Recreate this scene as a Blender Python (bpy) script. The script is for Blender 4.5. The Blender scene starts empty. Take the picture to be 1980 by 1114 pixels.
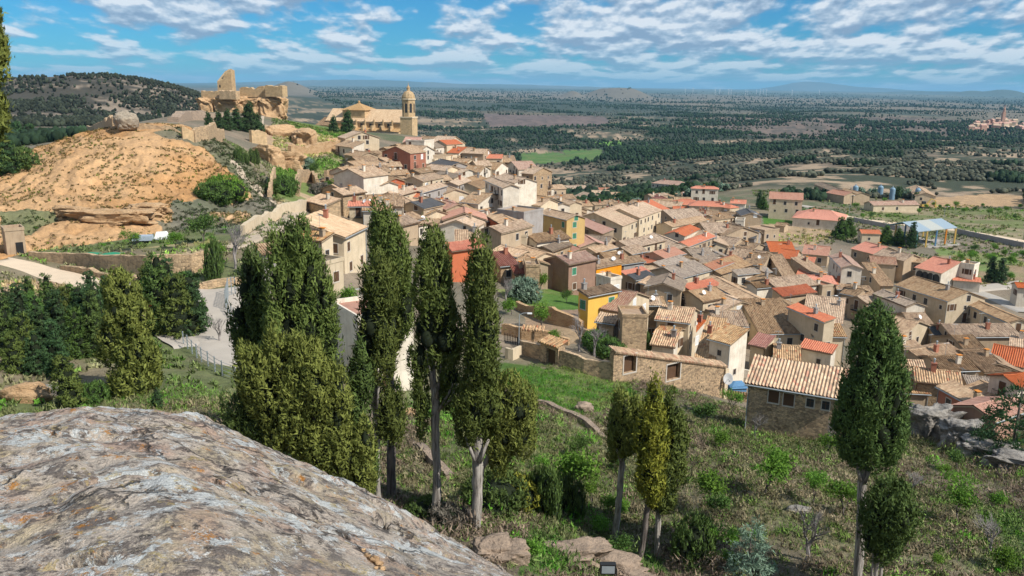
import bpy, math, random
import numpy as np
from mathutils import Vector, Matrix, Euler
random.seed(7)
RS = np.random.RandomState(11)
scn = bpy.context.scene
C = scn.collection
# ------------------------------------------------------------------ camera
FPX, CX, CY = 1600.0, 990.0, 557.0
PITCH = math.radians(13.66)
ROLL = math.radians(0.72)
cam_d = bpy.data.cameras.new("camera")
cam = bpy.data.objects.new("camera", cam_d); C.objects.link(cam)
CM = Matrix.Rotation(math.pi/2 - PITCH, 3, 'X') @ Matrix.Rotation(ROLL, 3, 'Z')
cam.matrix_world = CM.to_4x4()
cam_d.sensor_width = 36.0
cam_d.lens = 36.0*FPX/1980.0
cam_d.clip_start = 0.1
cam_d.clip_end = 90000.0
scn.camera = cam
scn.render.resolution_x = 1024; scn.render.resolution_y = 576
scn.cycles.use_denoising = True
scn.cycles.max_bounces = 5
scn.cycles.diffuse_bounces = 3
scn.cycles.glossy_bounces = 2
scn.cycles.transparent_max_bounces = 6
scn.cycles.volume_bounces = 0
scn.cycles.use_adaptive_sampling = True
scn.cycles.adaptive_threshold = 0.015
scn.view_settings.view_transform = 'Standard'
scn.view_settings.look = 'None'
scn.view_settings.gamma = 1
scn.view_settings.exposure = 0.22
# ------------------------------------------------------------------ sun and sky
SUN_AZ, SUN_EL = math.radians(122), math.radians(43)      # azimuth clockwise from +Y (view direction)
sd = Vector((math.sin(SUN_AZ)*math.cos(SUN_EL), math.cos(SUN_AZ)*math.cos(SUN_EL), math.sin(SUN_EL)))
sun_d = bpy.data.lights.new("sun", 'SUN'); sun_d.energy = 5.0; sun_d.angle = math.radians(0.5)
sun_d.color = (1.0, 0.95, 0.87)
sun = bpy.data.objects.new("sun", sun_d); C.objects.link(sun)
sun.rotation_euler = sd.to_track_quat('Z', 'Y').to_euler()
world = bpy.data.worlds.new("World"); scn.world = world; world.use_nodes = True

class NT:
    """tiny node-tree helper"""
    def __init__(s, tree):
        s.t = tree; s.n = tree.nodes; s.l = tree.links
    def new(s, typ, ins=None, **kw):
        nd = s.n.new(typ)
        for k, v in kw.items(): setattr(nd, k, v)
        if ins:
            for k, v in ins.items(): s.set(nd, k, v)
        return nd
    def set(s, nd, k, v):
        sock = nd.inputs[k]
        if hasattr(v, 'is_output') or isinstance(v, bpy.types.NodeSocket): s.l.new(v, sock)
        else: sock.default_value = v
    def math(s, op, a, b=0.0, clamp=False, c=None):
        nd = s.n.new('ShaderNodeMath'); nd.operation = op; nd.use_clamp = clamp
        s.set(nd, 0, a); s.set(nd, 1, b)
        if c is not None: s.set(nd, 2, c)
        return nd.outputs[0]
    def vmath(s, op, a, b=None, out=0):
        nd = s.n.new('ShaderNodeVectorMath'); nd.operation = op
        s.set(nd, 0, a)
        if b is not None: s.set(nd, 1, b)
        return nd.outputs[out]
    def noise(s, vec, scale, detail=4, rough=0.55, dist=0.0, col=False):
        nd = s.n.new('ShaderNodeTexNoise'); s.set(nd, 'Vector', vec)
        nd.inputs['Scale'].default_value = scale; nd.inputs['Detail'].default_value = detail
        nd.inputs['Roughness'].default_value = rough; nd.inputs['Distortion'].default_value = dist
        return nd.outputs['Color' if col else 'Fac']
    def ramp(s, fac, stops, interp='LINEAR'):
        nd = s.n.new('ShaderNodeValToRGB'); s.set(nd, 0, fac); cr = nd.color_ramp; cr.interpolation = interp
        while len(cr.elements) < len(stops): cr.elements.new(0.5)
        for e, (p, c) in zip(cr.elements, stops):
            e.position = p; e.color = (c[0], c[1], c[2], 1) if not isinstance(c, (int, float)) else (c, c, c, 1)
        return nd.outputs[0]
    def mix(s, fac, a, b, typ='MIX'):
        nd = s.n.new('ShaderNodeMix'); nd.data_type = 'RGBA'; nd.blend_type = typ
        s.set(nd, 0, fac); s.set(nd, 6, a if not isinstance(a, tuple) else (*a[:3], 1)); s.set(nd, 7, b if not isinstance(b, tuple) else (*b[:3], 1))
        return nd.outputs[2]

w = NT(world.node_tree)
for nd in list(w.n): w.n.remove(nd)
sky = w.new('ShaderNodeTexSky', sky_type='NISHITA', sun_disc=False, sun_elevation=SUN_EL, sun_rotation=SUN_AZ)
sky.altitude = 700; sky.air_density = 1.0; sky.dust_density = 0.25; sky.ozone_density = 2.5
tc = w.new('ShaderNodeTexCoord')
sep = w.new('ShaderNodeSeparateXYZ', {0: tc.outputs['Generated']})
dx, dy, dz = sep.outputs
elev = w.math('ADD', w.math('MAXIMUM', dz, 0.0), 0.020)
cu = w.math('DIVIDE', dx, elev); cv = w.math('DIVIDE', dy, elev)
def cloud_density(shift):
    # a layer of cumulus seen at a grazing angle: flat coordinates on the cloud base plane
    el = w.math('ADD', elev, shift)
    a = w.new('ShaderNodeCombineXYZ', {0: w.math('MULTIPLY', w.math('DIVIDE', w.math('ARCTAN2', dx, dy), w.math('POWER', el, 0.14)), 13.0), 1: w.math('MULTIPLY', w.math('LOGARITHM', el, math.e), 3.6), 2: 3.1}).outputs[0]
    n1 = w.noise(a, 0.8, 9, 0.52, 0.0)
    n2 = w.noise(a, 0.22, 3, 0.5)
    return w.math('ADD', w.math('MULTIPLY', n1, 0.72), w.math('MULTIPLY', n2, 0.42))
d0 = cloud_density(0.0); d1 = cloud_density(0.006)
cover = w.new('ShaderNodeMapRange', {0: d0, 1: 0.475, 2: 0.585}); cover.interpolation_type = 'SMOOTHSTEP'
lit = w.math('MULTIPLY_ADD', w.math('SUBTRACT', d0, d1), 9.0, c=0.5, clamp=True)
ccol = w.ramp(lit, [(0.12, (0.27, 0.37, 0.52)), (0.5, (0.46, 0.57, 0.70)), (0.9, (0.84, 0.88, 0.93))])
hz = w.new('ShaderNodeMapRange', {0: dz, 1: 0.004, 2: 0.05}).outputs[0]
cf = w.math('MULTIPLY', cover.outputs[0], w.math('MULTIPLY_ADD', hz, 0.45, c=0.45))
tint = w.mix(1.0, sky.outputs[0], (0.15, 0.55, 0.86), 'MULTIPLY')
skyc = w.vmath('SCALE', tint); skyc.node.inputs['Scale'].default_value = 1.15
cb = w.vmath('SCALE', ccol); cb.node.inputs['Scale'].default_value = 10.4
fin = w.mix(cf, skyc, cb)
bg = w.new('ShaderNodeBackground', {0: fin, 1: 0.085})
out = w.new('ShaderNodeOutputWorld', {0: bg.outputs[0]})

# ------------------------------------------------------------------ numpy noise
def _h(ix, iy, seed):
    n = (ix.astype(np.int64)*374761393 + iy.astype(np.int64)*668265263 + seed*1442695041) & 0x7fffffff
    n = ((n ^ (n >> 13))*1274126177) & 0x7fffffff
    return ((n ^ (n >> 16)) & 0xffff)/65535.0
def vnoise(x, y, seed=0):
    x = np.asarray(x, float); y = np.asarray(y, float)
    ix = np.floor(x); iy = np.floor(y); fx = x-ix; fy = y-iy
    fx = fx*fx*(3-2*fx); fy = fy*fy*(3-2*fy)
    a = _h(ix, iy, seed); b = _h(ix+1, iy, seed); c = _h(ix, iy+1, seed); d = _h(ix+1, iy+1, seed)
    return (a*(1-fx)+b*fx)*(1-fy)+(c*(1-fx)+d*fx)*fy
def fbm(x, y, s=1.0, octv=5, seed=0, g=0.5):
    x = np.asarray(x, float)/s; y = np.asarray(y, float)/s
    r = 0; a = 1; t = 0
    for k in range(octv):
        r = r + a*(vnoise(x, y, seed+k*17)-0.5); t += a; a *= g
        x, y = 1.93*x+0.71*y+3.1, -0.71*x+1.93*y+7.7
    return r/t*2
def sstep(a, b, x): 
    t = np.clip((x-a)/(b-a), 0, 1); return t*t*(3-2*t)
# ------------------------------------------------------------------ pixel rays (photo pixels, 1980 x 1114)
def ray(px, py):
    return CM @ Vector(((px-CX)/FPX, (CY-py)/FPX, -1.0))
def at(px, py, D):
    r = ray(px, py); return r*(D/r.y)
CMI = np.array(CM.transposed())
def project(x, y, z):
    P = CMI @ np.stack([np.ravel(x), np.ravel(y), np.ravel(z)])
    d = np.maximum(-P[2], 1e-3)
    return CX+FPX*P[0]/d, CY-FPX*P[1]/d
# ------------------------------------------------------------------ terrain height
CP = [  # photo px, photo py, distance (m) of ground points
 (840,1010,38),(925,1030,36),(1190,1045,43),(1240,1085,41),(1665,1130,38),(600,1010,34),(1400,880,60),(1500,820,82),
 (1290,762,88),(1180,737,92),(1000,700,96),(1060,595,128),(1150,600,122),(1800,832,84),(1950,905,66),(1900,1000,50),
 (1500,1000,46),(1400,1100,39),(1060,800,68),(900,800,64),(1000,1105,30),(1640,830,80),(1250,900,56),(1700,930,58),
 (300,740,57),(60,770,54),(430,765,54),(100,640,73),(420,600,85),(350,680,69),(720,742,75),(100,520,105),(20,485,112),
 (300,525,100),(280,482,110),(200,452,125),(0,470,118),(430,425,138),(320,440,128),(480,470,112),(690,505,114),(620,470,116),
 (0,345,150),(100,292,160),(170,258,175),(250,244,186),(330,243,190),(400,250,198),(100,380,137),(250,360,146),(350,350,152),
 (450,330,168),(450,292,182),(540,390,158),(560,410,150),(500,345,186),(510,310,230),(600,340,235),(600,245,345),(560,232,350),
 (450,215,350),(395,218,350),(330,225,330),(650,280,290),(650,330,240),(690,392,200),(650,370,205),(790,262,400),(700,262,380),(640,245,400),
 (770,348,262),(900,300,385),(850,282,420),(1000,332,372),(1035,378,300),(820,478,165),(890,548,136),(1000,562,138),(760,430,185),
 (740,545,120),(900,400,240),(950,460,190)]
CZ = [  # photo px (azimuth), distance, height
 (1300,120,-40),(1300,160,-43),(1300,215,-45),(1300,330,-47),(1100,160,-38),(1100,220,-42),(1100,300,-44),(1100,360,-52),(1000,430,-58),(850,500,-62),
 (1500,105,-41),(1500,140,-44),(1650,110,-42),(1650,130,-45),(1900,105,-43),(1900,135,-47),(1500,220,-47),(1600,290,-47.5),(1750,290,-48),(1950,220,-48),
 (1950,300,-49),(1400,400,-50),(1900,370,-50),(1500,440,-48),(1700,380,-50),
 (100,225,-18),(0,210,-20),(170,245,-16),(250,262,-13),(-150,150,-18),(-150,110,-21),(-150,60,-20),(-400,80,-20),
 (0,330,-24),(150,330,-22),(300,400,-20),(50,520,-26),(250,600,-30),(400,600,-35),
 (550,500,-45),(700,600,-70),(500,1200,-60),(700,1200,-85),(900,900,-85),(1100,700,-80),(1100,1000,-84),(1300,700,-72),(1600,700,-58),(1800,760,-60),(1950,600,-54),
 (1400,1400,-76),(1400,1800,-74),(1950,2000,-78),(1950,1500,-84),(1100,2000,-80),(700,2500,-70),(1300,5500,-78),(700,5500,-62),(1900,5500,-78),(300,3000,-40),
 (1300,12000,-52),(600,12000,-42),(1900,12000,-55),(1300,30000,5),(600,30000,-10),(1900,30000,5),(100,8000,-60),
 (600,5,-19),(1400,5,-20),(2300,30,-24),(2300,80,-32),(2300,150,-48),(2300,400,-50),(2300,1500,-80),(-500,30,-19),(-500,300,-24),(-500,1000,-20),
 (-500,5000,-50),(2400,8000,-78),(400,20,-19),(900,18,-19)]
_u, _v, _z = [], [], []
def _add(x, y, z):
    _u.append(math.atan2(x, y)*2.4); _v.append(math.log(math.hypot(x, y))); _z.append(z)
for px, py, D in CP:
    p = at(px, py, D); _add(p.x, p.y, p.z)
for px, D, z in CZ:
    p = at(px, 400, D); _add(p.x, p.y, z)
for a in (100, 150, 180, -100, -150):
    for D, z in ((5, -19), (40, -20), (200, -24), (1500, -50), (20000, -60)):
        _add(D*math.sin(math.radians(a))*1.0, D*math.cos(math.radians(a)), z)
_u = np.array(_u); _v = np.array(_v); _z = np.array(_z)
RC = 0.02
def _ker(u, v): return -np.sqrt((u[:, None]-_u[None])**2+(v[:, None]-_v[None])**2+RC)
_K = _ker(_u, _v); _n = len(_u)
_M = np.zeros((_n+1, _n+1)); _M[:_n, :_n] = _K + np.eye(_n)*0.02; _M[_n, :_n] = 1; _M[:_n, _n] = 1
_wt = np.linalg.solve(_M, np.append(_z, 0))
HILLS = [(1195,6500,52,150,260),(1160,6600,38,110,200),(1232,6500,40,110,200),(1108,6300,44,75,150),
         (1540,27000,170,900,900),(1590,27000,150,900,900),(1680,27000,110,1500,900),(1880,13000,75,300,300),(1945,12500,110,330,300),(1800,16000,60,900,400),
         (700,22000,150,3000,900),(950,24000,80,3200,900),(560,5200,70,130,200),(530,2600,26,190,260)]
RIDGE = [(-300,1000,-4,170,190),(-80,950,0,110,150),(70,950,14,70,140),(200,930,36,60,150),(300,950,22,60,150),(400,980,18,60,140),(490,1000,8,60,140)]
def height0(x, y):
    x = np.atleast_1d(np.asarray(x, float)); y = np.atleast_1d(np.asarray(y, float))
    D = np.maximum(np.hypot(x, y), 1.0)
    res = np.empty(len(x))
    for i in range(0, len(x), 60000):
        s = slice(i, i+60000)
        res[s] = _ker(np.arctan2(x[s], y[s])*2.4, np.log(D[s])) @ _wt[:_n] + _wt[_n]
    return res
_hp = []
for L in (HILLS, RIDGE):
    for px, D, h, wx, wy in L:
        p = at(px, 168, D); _hp.append((p.x, p.y, h if L is HILLS else (h+22)*0.26, wx*(2.2 if L is RIDGE else 1), wy))
def height(x, y, fine=True):
    x = np.atleast_1d(np.asarray(x, float)); y = np.atleast_1d(np.asarray(y, float))
    z = height0(x, y); D = np.hypot(x, y)
    for hx, hy, h, wx, wy in _hp:
        z = z + h*np.exp(-((x-hx)/wx)**2-((y-hy)/wy)**2)
    far = sstep(430, 900, D)*(1-0.0*D)
    z = z + far*(fbm(x, y, 260, 4, 5)*11 + np.abs(fbm(x, y, 700, 3, 9))*10*sstep(900, 2500, D))
    z = z + fbm(x, y, 18, 3, 2)*0.45*(1-sstep(95, 110, D))
    return z
def hs(x, y): return float(height(x, y)[0])
def hit(px, py, h=0.0, D0=24.0, D1=3000.0):
    """world point where a sight line passes h above the ground"""
    r = ray(px, py); r = r/r.y
    Ds = np.geomspace(D0, D1, 420)
    d = r.z*Ds - (height(r.x*Ds, Ds)+h)
    k = np.argmax(d <= 0)
    if d[k] > 0: k = len(Ds)-1
    if k == 0: return r*Ds[0]
    a, b = Ds[k-1], Ds[k]; da, db = d[k-1], d[k]
    D = a+(b-a)*da/(da-db) if da != db else a
    return r*float(D)
# ------------------------------------------------------------------ mesh helpers
def mesh_np(name, verts, faces, mats, uvs=None, cols=None, fmat=None, smooth=False):
    """verts Nx3, faces list of arrays (tris Mx3 and / or quads Mx4)"""
    me = bpy.data.meshes.new(name)
    verts = np.asarray(verts, np.float32)
    if not isinstance(faces, list): faces = [faces]
    faces = [np.asarray(f, np.int32) for f in faces if len(f)]
    loops = np.concatenate([f.ravel() for f in faces]); tot = np.concatenate([np.full(len(f), f.shape[1], np.int32) for f in faces])
    st = np.concatenate([[0], np.cumsum(tot)[:-1]]).astype(np.int32)
    me.vertices.add(len(verts)); me.vertices.foreach_set('co', verts.ravel())
    me.loops.add(len(loops)); me.loops.foreach_set('vertex_index', loops)
    me.polygons.add(len(tot)); me.polygons.foreach_set('loop_start', st); me.polygons.foreach_set('loop_total', tot)
    if smooth: me.polygons.foreach_set('use_smooth', np.ones(len(tot), bool))
    if fmat is not None: me.polygons.foreach_set('material_index', np.asarray(fmat, np.int32))
    for m in (mats if isinstance(mats, (list, tuple)) else [mats]): me.materials.append(m)
    if uvs is not None:
        ul = me.uv_layers.new(name='UVMap'); ul.data.foreach_set('uv', np.asarray(uvs, np.float32)[loops].ravel())
    if cols is not None:
        ca = me.color_attributes.new('Col', 'FLOAT_COLOR', 'POINT')
        c4 = np.ones((len(verts), 4), np.float32); c4[:, :3] = cols; ca.data.foreach_set('color', c4.ravel())
    me.update(calc_edges=True); me.validate(clean_customdata=False)
    return me
def link(name, me, parent=None, loc=None, rz=0.0):
    o = bpy.data.objects.new(name, me); C.objects.link(o)
    if parent is not None: o.parent = parent
    if loc is not None: o.location = loc
    if rz: o.rotation_euler = (0, 0, rz)
    return o
def tag(o, label=None, cat=None, group=None, kind=None):
    if label: o['label'] = label
    if cat: o['category'] = cat
    if group: o['group'] = group
    if kind: o['kind'] = kind
    return o
class MB:
    """collects shapes into one mesh"""
    def __init__(s): s.v = []; s.f = []; s.m = []; s.uv = []; s.n = 0
    def add(s, vs, fs, m=0, uv=None):
        s.v += [tuple(q) for q in vs]; s.f += [tuple(i+s.n for i in f) for f in fs]; s.m += [m]*len(fs); s.n += len(vs)
        s.uv += uv if uv is not None else [(q[0]+q[1], q[2]) for q in vs]
    def box(s, x0, x1, y0, y1, z0, z1, m=0, M=None):
        vs = [Vector(q) for q in ((x0,y0,z0),(x1,y0,z0),(x1,y1,z0),(x0,y1,z0),(x0,y0,z1),(x1,y0,z1),(x1,y1,z1),(x0,y1,z1))]
        if M is not None: vs = [M @ q for q in vs]
        s.add(vs, [(0,3,2,1),(4,5,6,7),(0,1,5,4),(1,2,6,5),(2,3,7,6),(3,0,4,7)], m)
    def prism(s, poly, z0, z1, m=0):
        n = len(poly)
        s.add([(x, y, z0) for x, y in poly]+[(x, y, z1) for x, y in poly],
              [tuple(range(n))[::-1], tuple(range(n, 2*n))]+[(i, (i+1) % n, n+(i+1) % n, n+i) for i in range(n)], m)
    def tube(s, pts, rads, k=6, m=0):
        pts = [Vector(p) for p in pts]; vs = []; fs = []
        for i, p in enumerate(pts):
            d = (pts[min(i+1, len(pts)-1)]-pts[max(i-1, 0)])
            d = d.normalized() if d.length > 1e-9 else Vector((0, 0, 1))
            a = d.cross(Vector((0.31, 0.95, 0.02)));  a = a.normalized() if a.length > 1e-6 else Vector((1, 0, 0))
            b = d.cross(a)
            for j in range(k):
                t = 2*math.pi*j/k; vs.append(p+(a*math.cos(t)+b*math.sin(t))*rads[i])
        for i in range(len(pts)-1):
            for j in range(k):
                fs.append((i*k+j, i*k+(j+1) % k, (i+1)*k+(j+1) % k, (i+1)*k+j))
        fs.append(tuple(range(k))[::-1]); fs.append(tuple(range((len(pts)-1)*k, len(pts)*k)))
        s.add(vs, fs, m)
    def lathe(s, prof, k=16, m=0, c=(0, 0)):
        vs = [(c[0]+r*math.cos(2*math.pi*j/k), c[1]+r*math.sin(2*math.pi*j/k), z) for r, z in prof for j in range(k)]
        fs = [(i*k+j, i*k+(j+1) % k, (i+1)*k+(j+1) % k, (i+1)*k+j) for i in range(len(prof)-1) for j in range(k)]
        fs.append(tuple(range(k))[::-1]); fs.append(tuple(range((len(prof)-1)*k, len(prof)*k)))
        s.add(vs, fs, m)
    def mesh(s, name, mats, smooth=False):
        me = bpy.data.meshes.new(name); me.from_pydata(s.v, [], s.f)
        for mm in (mats if isinstance(mats, (list, tuple)) else [mats]): me.materials.append(mm)
        me.polygons.foreach_set('material_index', s.m)
        if smooth: me.polygons.foreach_set('use_smooth', [True]*len(s.f))
        ul = me.uv_layers.new(name='UVMap')
        lv = np.empty(len(me.loops), np.int32); me.loops.foreach_get('vertex_index', lv)
        ul.data.foreach_set('uv', np.asarray(s.uv, np.float32)[lv].ravel())
        me.update(); return me
    def obj(s, name, mats, parent=None, loc=None, rz=0.0, smooth=False):
        return link(name, s.mesh(name, mats, smooth), parent, loc, rz)
def empty(name, loc, rz=0.0):
    o = bpy.data.objects.new(name, None); C.objects.link(o); o.location = loc; o.rotation_euler = (0, 0, rz); o.empty_display_size = 0.5
    return o
def copy_tree(o, parent=None):
    c = o.copy(); C.objects.link(c); c.parent = parent
    for ch in list(o.children): copy_tree(ch, c)
    return c
# ------------------------------------------------------------------ materials
def mat(name, rough=0.9):
    m = bpy.data.materials.new(name); m.use_nodes = True
    t = NT(m.node_tree); b = t.n['Principled BSDF']; b.inputs['Roughness'].default_value = rough
    b.inputs['Specular IOR Level'].default_value = 0.25
    return m, t, b
def bump(t, b, h, dist, strength=1.0):
    bp = t.new('ShaderNodeBump', {'Height': h, 'Distance': dist, 'Strength': strength}); t.l.new(bp.outputs[0], b.inputs['Normal'])
def pos(t): return t.new('ShaderNodeNewGeometry').outputs['Position']
def orand(t): return t.new('ShaderNodeObjectInfo').outputs['Random']
def roof_mat(name, pal, lichen=(0.30, 0.27, 0.20), la=0.35):
    m, t, b = mat(name, 0.92)
    uv = t.new('ShaderNodeUVMap').outputs[0]
    s = t.new('ShaderNodeSeparateXYZ', {0: uv})
    cu = t.math('FLOOR', t.math('DIVIDE', s.outputs[0], 0.32)); cv = t.math('FLOOR', t.math('DIVIDE', s.outputs[1], 0.42))
    r = orand(t)
    cell = t.new('ShaderNodeCombineXYZ', {0: cu, 1: cv, 2: t.math('MULTIPLY', r, 97.0)})
    wn = t.new('ShaderNodeTexWhiteNoise', {0: cell.outputs[0]}, noise_dimensions='3D')
    p = pos(t)
    big = t.noise(p, 0.45, 4, 0.6); med = t.noise(p, 2.2, 3, 0.6)
    w2n = t.new('ShaderNodeTexWhiteNoise', {0: t.new('ShaderNodeCombineXYZ', {0: cu, 1: t.math('FLOOR', t.math('DIVIDE', s.outputs[1], 2.6)), 2: r}).outputs[0]}, noise_dimensions='3D')
    f = t.math('ADD', t.math('ADD', t.math('MULTIPLY', wn.outputs[0], 0.42), t.math('MULTIPLY', w2n.outputs[0], 0.28)), t.math('MULTIPLY', big, 0.30))
    col = t.ramp(f, [((i+0.5)/len(pal), c) for i, c in enumerate(pal)])
    lf = t.new('ShaderNodeMapRange', {0: med, 1: 0.48, 2: 0.72, 4: la}).outputs[0]
    col = t.mix(lf, col, lichen)
    hsv = t.new('ShaderNodeHueSaturation', {'Color': col, 'Value': t.math('MULTIPLY_ADD', r, 0.4, c=0.8), 'Saturation': t.math('MULTIPLY_ADD', r, -0.3, c=1.1)})
    t.set(b, 'Base Color', hsv.outputs[0])
    w1 = t.math('ABSOLUTE', t.math('SINE', t.math('MULTIPLY', s.outputs[0], math.pi/0.32)))
    w2 = t.math('FRACT', t.math('DIVIDE', s.outputs[1], 0.42))
    hh = t.math('ADD', t.math('ADD', w1, t.math('MULTIPLY', w2, 0.5)), t.math('MULTIPLY', wn.outputs[0], 0.5))
    bump(t, b, hh, 0.09, 0.8)
    return m
R = {}
R['tan'] = roof_mat('roof_tan', [(0.20,0.115,0.065),(0.31,0.19,0.11),(0.39,0.25,0.145),(0.46,0.31,0.185),(0.53,0.375,0.23),(0.42,0.19,0.105)], (0.30,0.245,0.17), .35)
R['gold'] = roof_mat('roof_gold', [(0.44,0.26,0.13),(0.54,0.34,0.17),(0.60,0.40,0.21),(0.64,0.46,0.26)], (0.40,0.28,0.17), .25)
R['brown'] = roof_mat('roof_brown', [(0.12,0.075,0.048),(0.20,0.13,0.08),(0.28,0.18,0.108),(0.35,0.235,0.145),(0.43,0.30,0.185),(0.32,0.14,0.085)], (0.28,0.235,0.16), .35)
R['stripe'] = roof_mat('roof_stripe', [(0.20,0.11,0.06),(0.44,0.17,0.08),(0.30,0.20,0.11),(0.56,0.36,0.19),(0.42,0.25,0.13),(0.62,0.44,0.25),(0.36,0.12,0.06)], la=0.2)
R['grey'] = roof_mat('roof_grey', [(0.16,0.12,0.09),(0.24,0.18,0.135),(0.31,0.24,0.175),(0.38,0.30,0.215)], (0.24, 0.20, 0.16))
R['mauve'] = roof_mat('roof_mauve', [(0.24,0.12,0.08),(0.34,0.18,0.12),(0.42,0.27,0.18),(0.28,0.14,0.10)], (0.26, 0.2, 0.18))
R['rosy'] = roof_mat('roof_rosy', [(0.34,0.15,0.09),(0.42,0.19,0.12),(0.46,0.23,0.15),(0.38,0.20,0.14)], (0.34, 0.25, 0.19), 0.25)
R['red'] = roof_mat('roof_red', [(0.46,0.125,0.055),(0.52,0.15,0.07),(0.56,0.18,0.085),(0.44,0.13,0.065)], (0.42, 0.2, 0.12), 0.25)
R['dark'] = roof_mat('roof_dark', [(0.085,0.085,0.09),(0.10,0.10,0.105)], (0.13, 0.13, 0.13), 0.2)
R['maroon'] = roof_mat('roof_maroon', [(0.20,0.065,0.045),(0.26,0.09,0.06),(0.30,0.13,0.09)], (0.25, 0.12, 0.09), 0.15)
def wall_mat(name, c1, c2, stone=0.0, stain=0.45, sc=2.6, sd=0.35):
    m, t, b = mat(name, 0.95)
    p = pos(t); r = orand(t)
    big = t.noise(p, 0.7, 5, 0.62)
    col = t.mix(t.ramp(big, [(0.35, 0.0), (0.68, 1.0)]), c1, c2)
    st = t.new('ShaderNodeMapping', {0: p}); st.inputs['Scale'].default_value = (3.0, 3.0, 0.35)
    streak = t.noise(st.outputs[0], 0.9, 4, 0.6)
    col = t.mix(t.new('ShaderNodeMapRange', {0: streak, 1: 0.52, 2: 0.78, 4: stain}).outputs[0], col, tuple(x*0.45 for x in c2))
    if stone:
        mp = t.new('ShaderNodeMapping', {0: p}); mp.inputs['Scale'].default_value = (1, 1, 1.5)
        vo = t.new('ShaderNodeTexVoronoi', {'Vector': mp.outputs[0], 'Scale': sc, 'Randomness': 0.9}, feature='F1')
        ve = t.new('ShaderNodeTexVoronoi', {'Vector': mp.outputs[0], 'Scale': sc, 'Randomness': 0.9}, feature='DISTANCE_TO_EDGE')
        hv = t.new('ShaderNodeSeparateColor', {0: vo.outputs['Color']})
        col = t.mix(0.9, col, t.ramp(hv.outputs[0], [(0, (1-sd,)*3), (0.5, (1, 1, 1)), (1, (1+sd*0.6, 1+sd*0.5, 1+sd*0.35))]), 'MULTIPLY')
        e = t.new('ShaderNodeMapRange', {0: ve.outputs[0], 1: 0.0, 2: 0.09}).outputs[0]
        bump(t, b, t.math('ADD', e, t.math('MULTIPLY', hv.outputs[1], 0.5)), 0.06, stone)
    else:
        bump(t, b, t.noise(p, 5.0, 5, 0.65), 0.03, 0.6)
    hsv = t.new('ShaderNodeHueSaturation', {'Color': col, 'Value': t.math('MULTIPLY_ADD', r, 0.24, c=0.88)})
    t.set(b, 'Base Color', hsv.outputs[0])
    return m
W = {}
W['white'] = wall_mat('plaster_white', (0.70,0.63,0.52), (0.54,0.47,0.37), 0, 0.4)
W['cream'] = wall_mat('plaster_cream', (0.61,0.50,0.35), (0.50,0.40,0.27), 0, 0.35)
W['tan'] = wall_mat('plaster_tan', (0.44,0.335,0.225), (0.36,0.27,0.18), 0, 0.5)
W['grey'] = wall_mat('plaster_grey', (0.33,0.31,0.29), (0.27,0.24,0.215), 0, 0.5)
W['stone'] = wall_mat('wall_stone', (0.50,0.36,0.22), (0.40,0.28,0.17), 0.9)
W['front'] = wall_mat('wall_rubble', (0.54,0.395,0.25), (0.42,0.30,0.19), 1.0, 0.2, 3.4, 0.5)
W['gold'] = wall_mat('wall_golden_stone', (0.52,0.375,0.215), (0.42,0.295,0.165), 0.5, 0.25, 1.6, 0.2)
W['brick'] = wall_mat('wall_brick', (0.38,0.16,0.10), (0.31,0.125,0.08), 0, 0.35)
W['brownbrick'] = wall_mat('wall_brown_brick', (0.29,0.18,0.125), (0.22,0.135,0.095), 0, 0.3)
W['orangebrick'] = wall_mat('wall_orange_brick', (0.60,0.17,0.075), (0.52,0.15,0.07), 0, 0.15)
W['yellow'] = wall_mat('wall_yellow', (0.80,0.50,0.10), (0.74,0.45,0.09), 0, 0.12)
W['orange'] = wall_mat('wall_orange', (0.85,0.33,0.015), (0.72,0.24,0.01), 0, 0.45)
W['ochre'] = wall_mat('wall_ochre', (0.55,0.38,0.15), (0.47,0.32,0.13), 0, 0.3)
W['pink'] = wall_mat('wall_pink', (0.42,0.25,0.18), (0.36,0.22,0.16), 0, 0.35)
def flat_mat(name, c, rough=0.8, var=0.25, sc=3.0, metallic=0):
    m, t, b = mat(name, rough); b.inputs['Metallic'].default_value = metallic
    n = t.noise(pos(t), sc, 4, 0.6)
    t.set(b, 'Base Color', t.mix(n, tuple(x*(1-var) for x in c), tuple(min(1, x*(1+var)) for x in c)))
    return m
M_pane = flat_mat('window_pane', (0.035,0.037,0.04), 0.25)
M_frame = flat_mat('window_frame', (0.50,0.45,0.38), 0.8)
M_wood = flat_mat('dark_wood', (0.10,0.055,0.03), 0.8)
M_green = flat_mat('green_paint', (0.05,0.22,0.13), 0.6)
M_blind = flat_mat('pale_blind', (0.62,0.62,0.60), 0.6)
M_metal = flat_mat('grey_metal', (0.32,0.36,0.38), 0.5, 0.15, 3, 0.3)
M_white = flat_mat('white_paint', (0.78,0.78,0.76), 0.5, 0.08)
M_blue = flat_mat('blue_paint', (0.09,0.20,0.34), 0.6, 0.3)
M_teal = flat_mat('teal_sheet', (0.10,0.27,0.32), 0.5, 0.15)
M_yellow = flat_mat('yellow_paint', (0.55,0.36,0.10), 0.5, 0.1)
M_orange = flat_mat('orange_paint', (0.62,0.22,0.03), 0.5, 0.1)
M_black = flat_mat('black_paint', (0.02,0.02,0.02), 0.5, 0.1)
M_conc = flat_mat('concrete', (0.36,0.33,0.29), 0.9, 0.2, 1.0)
M_brick = W['brick']
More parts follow.
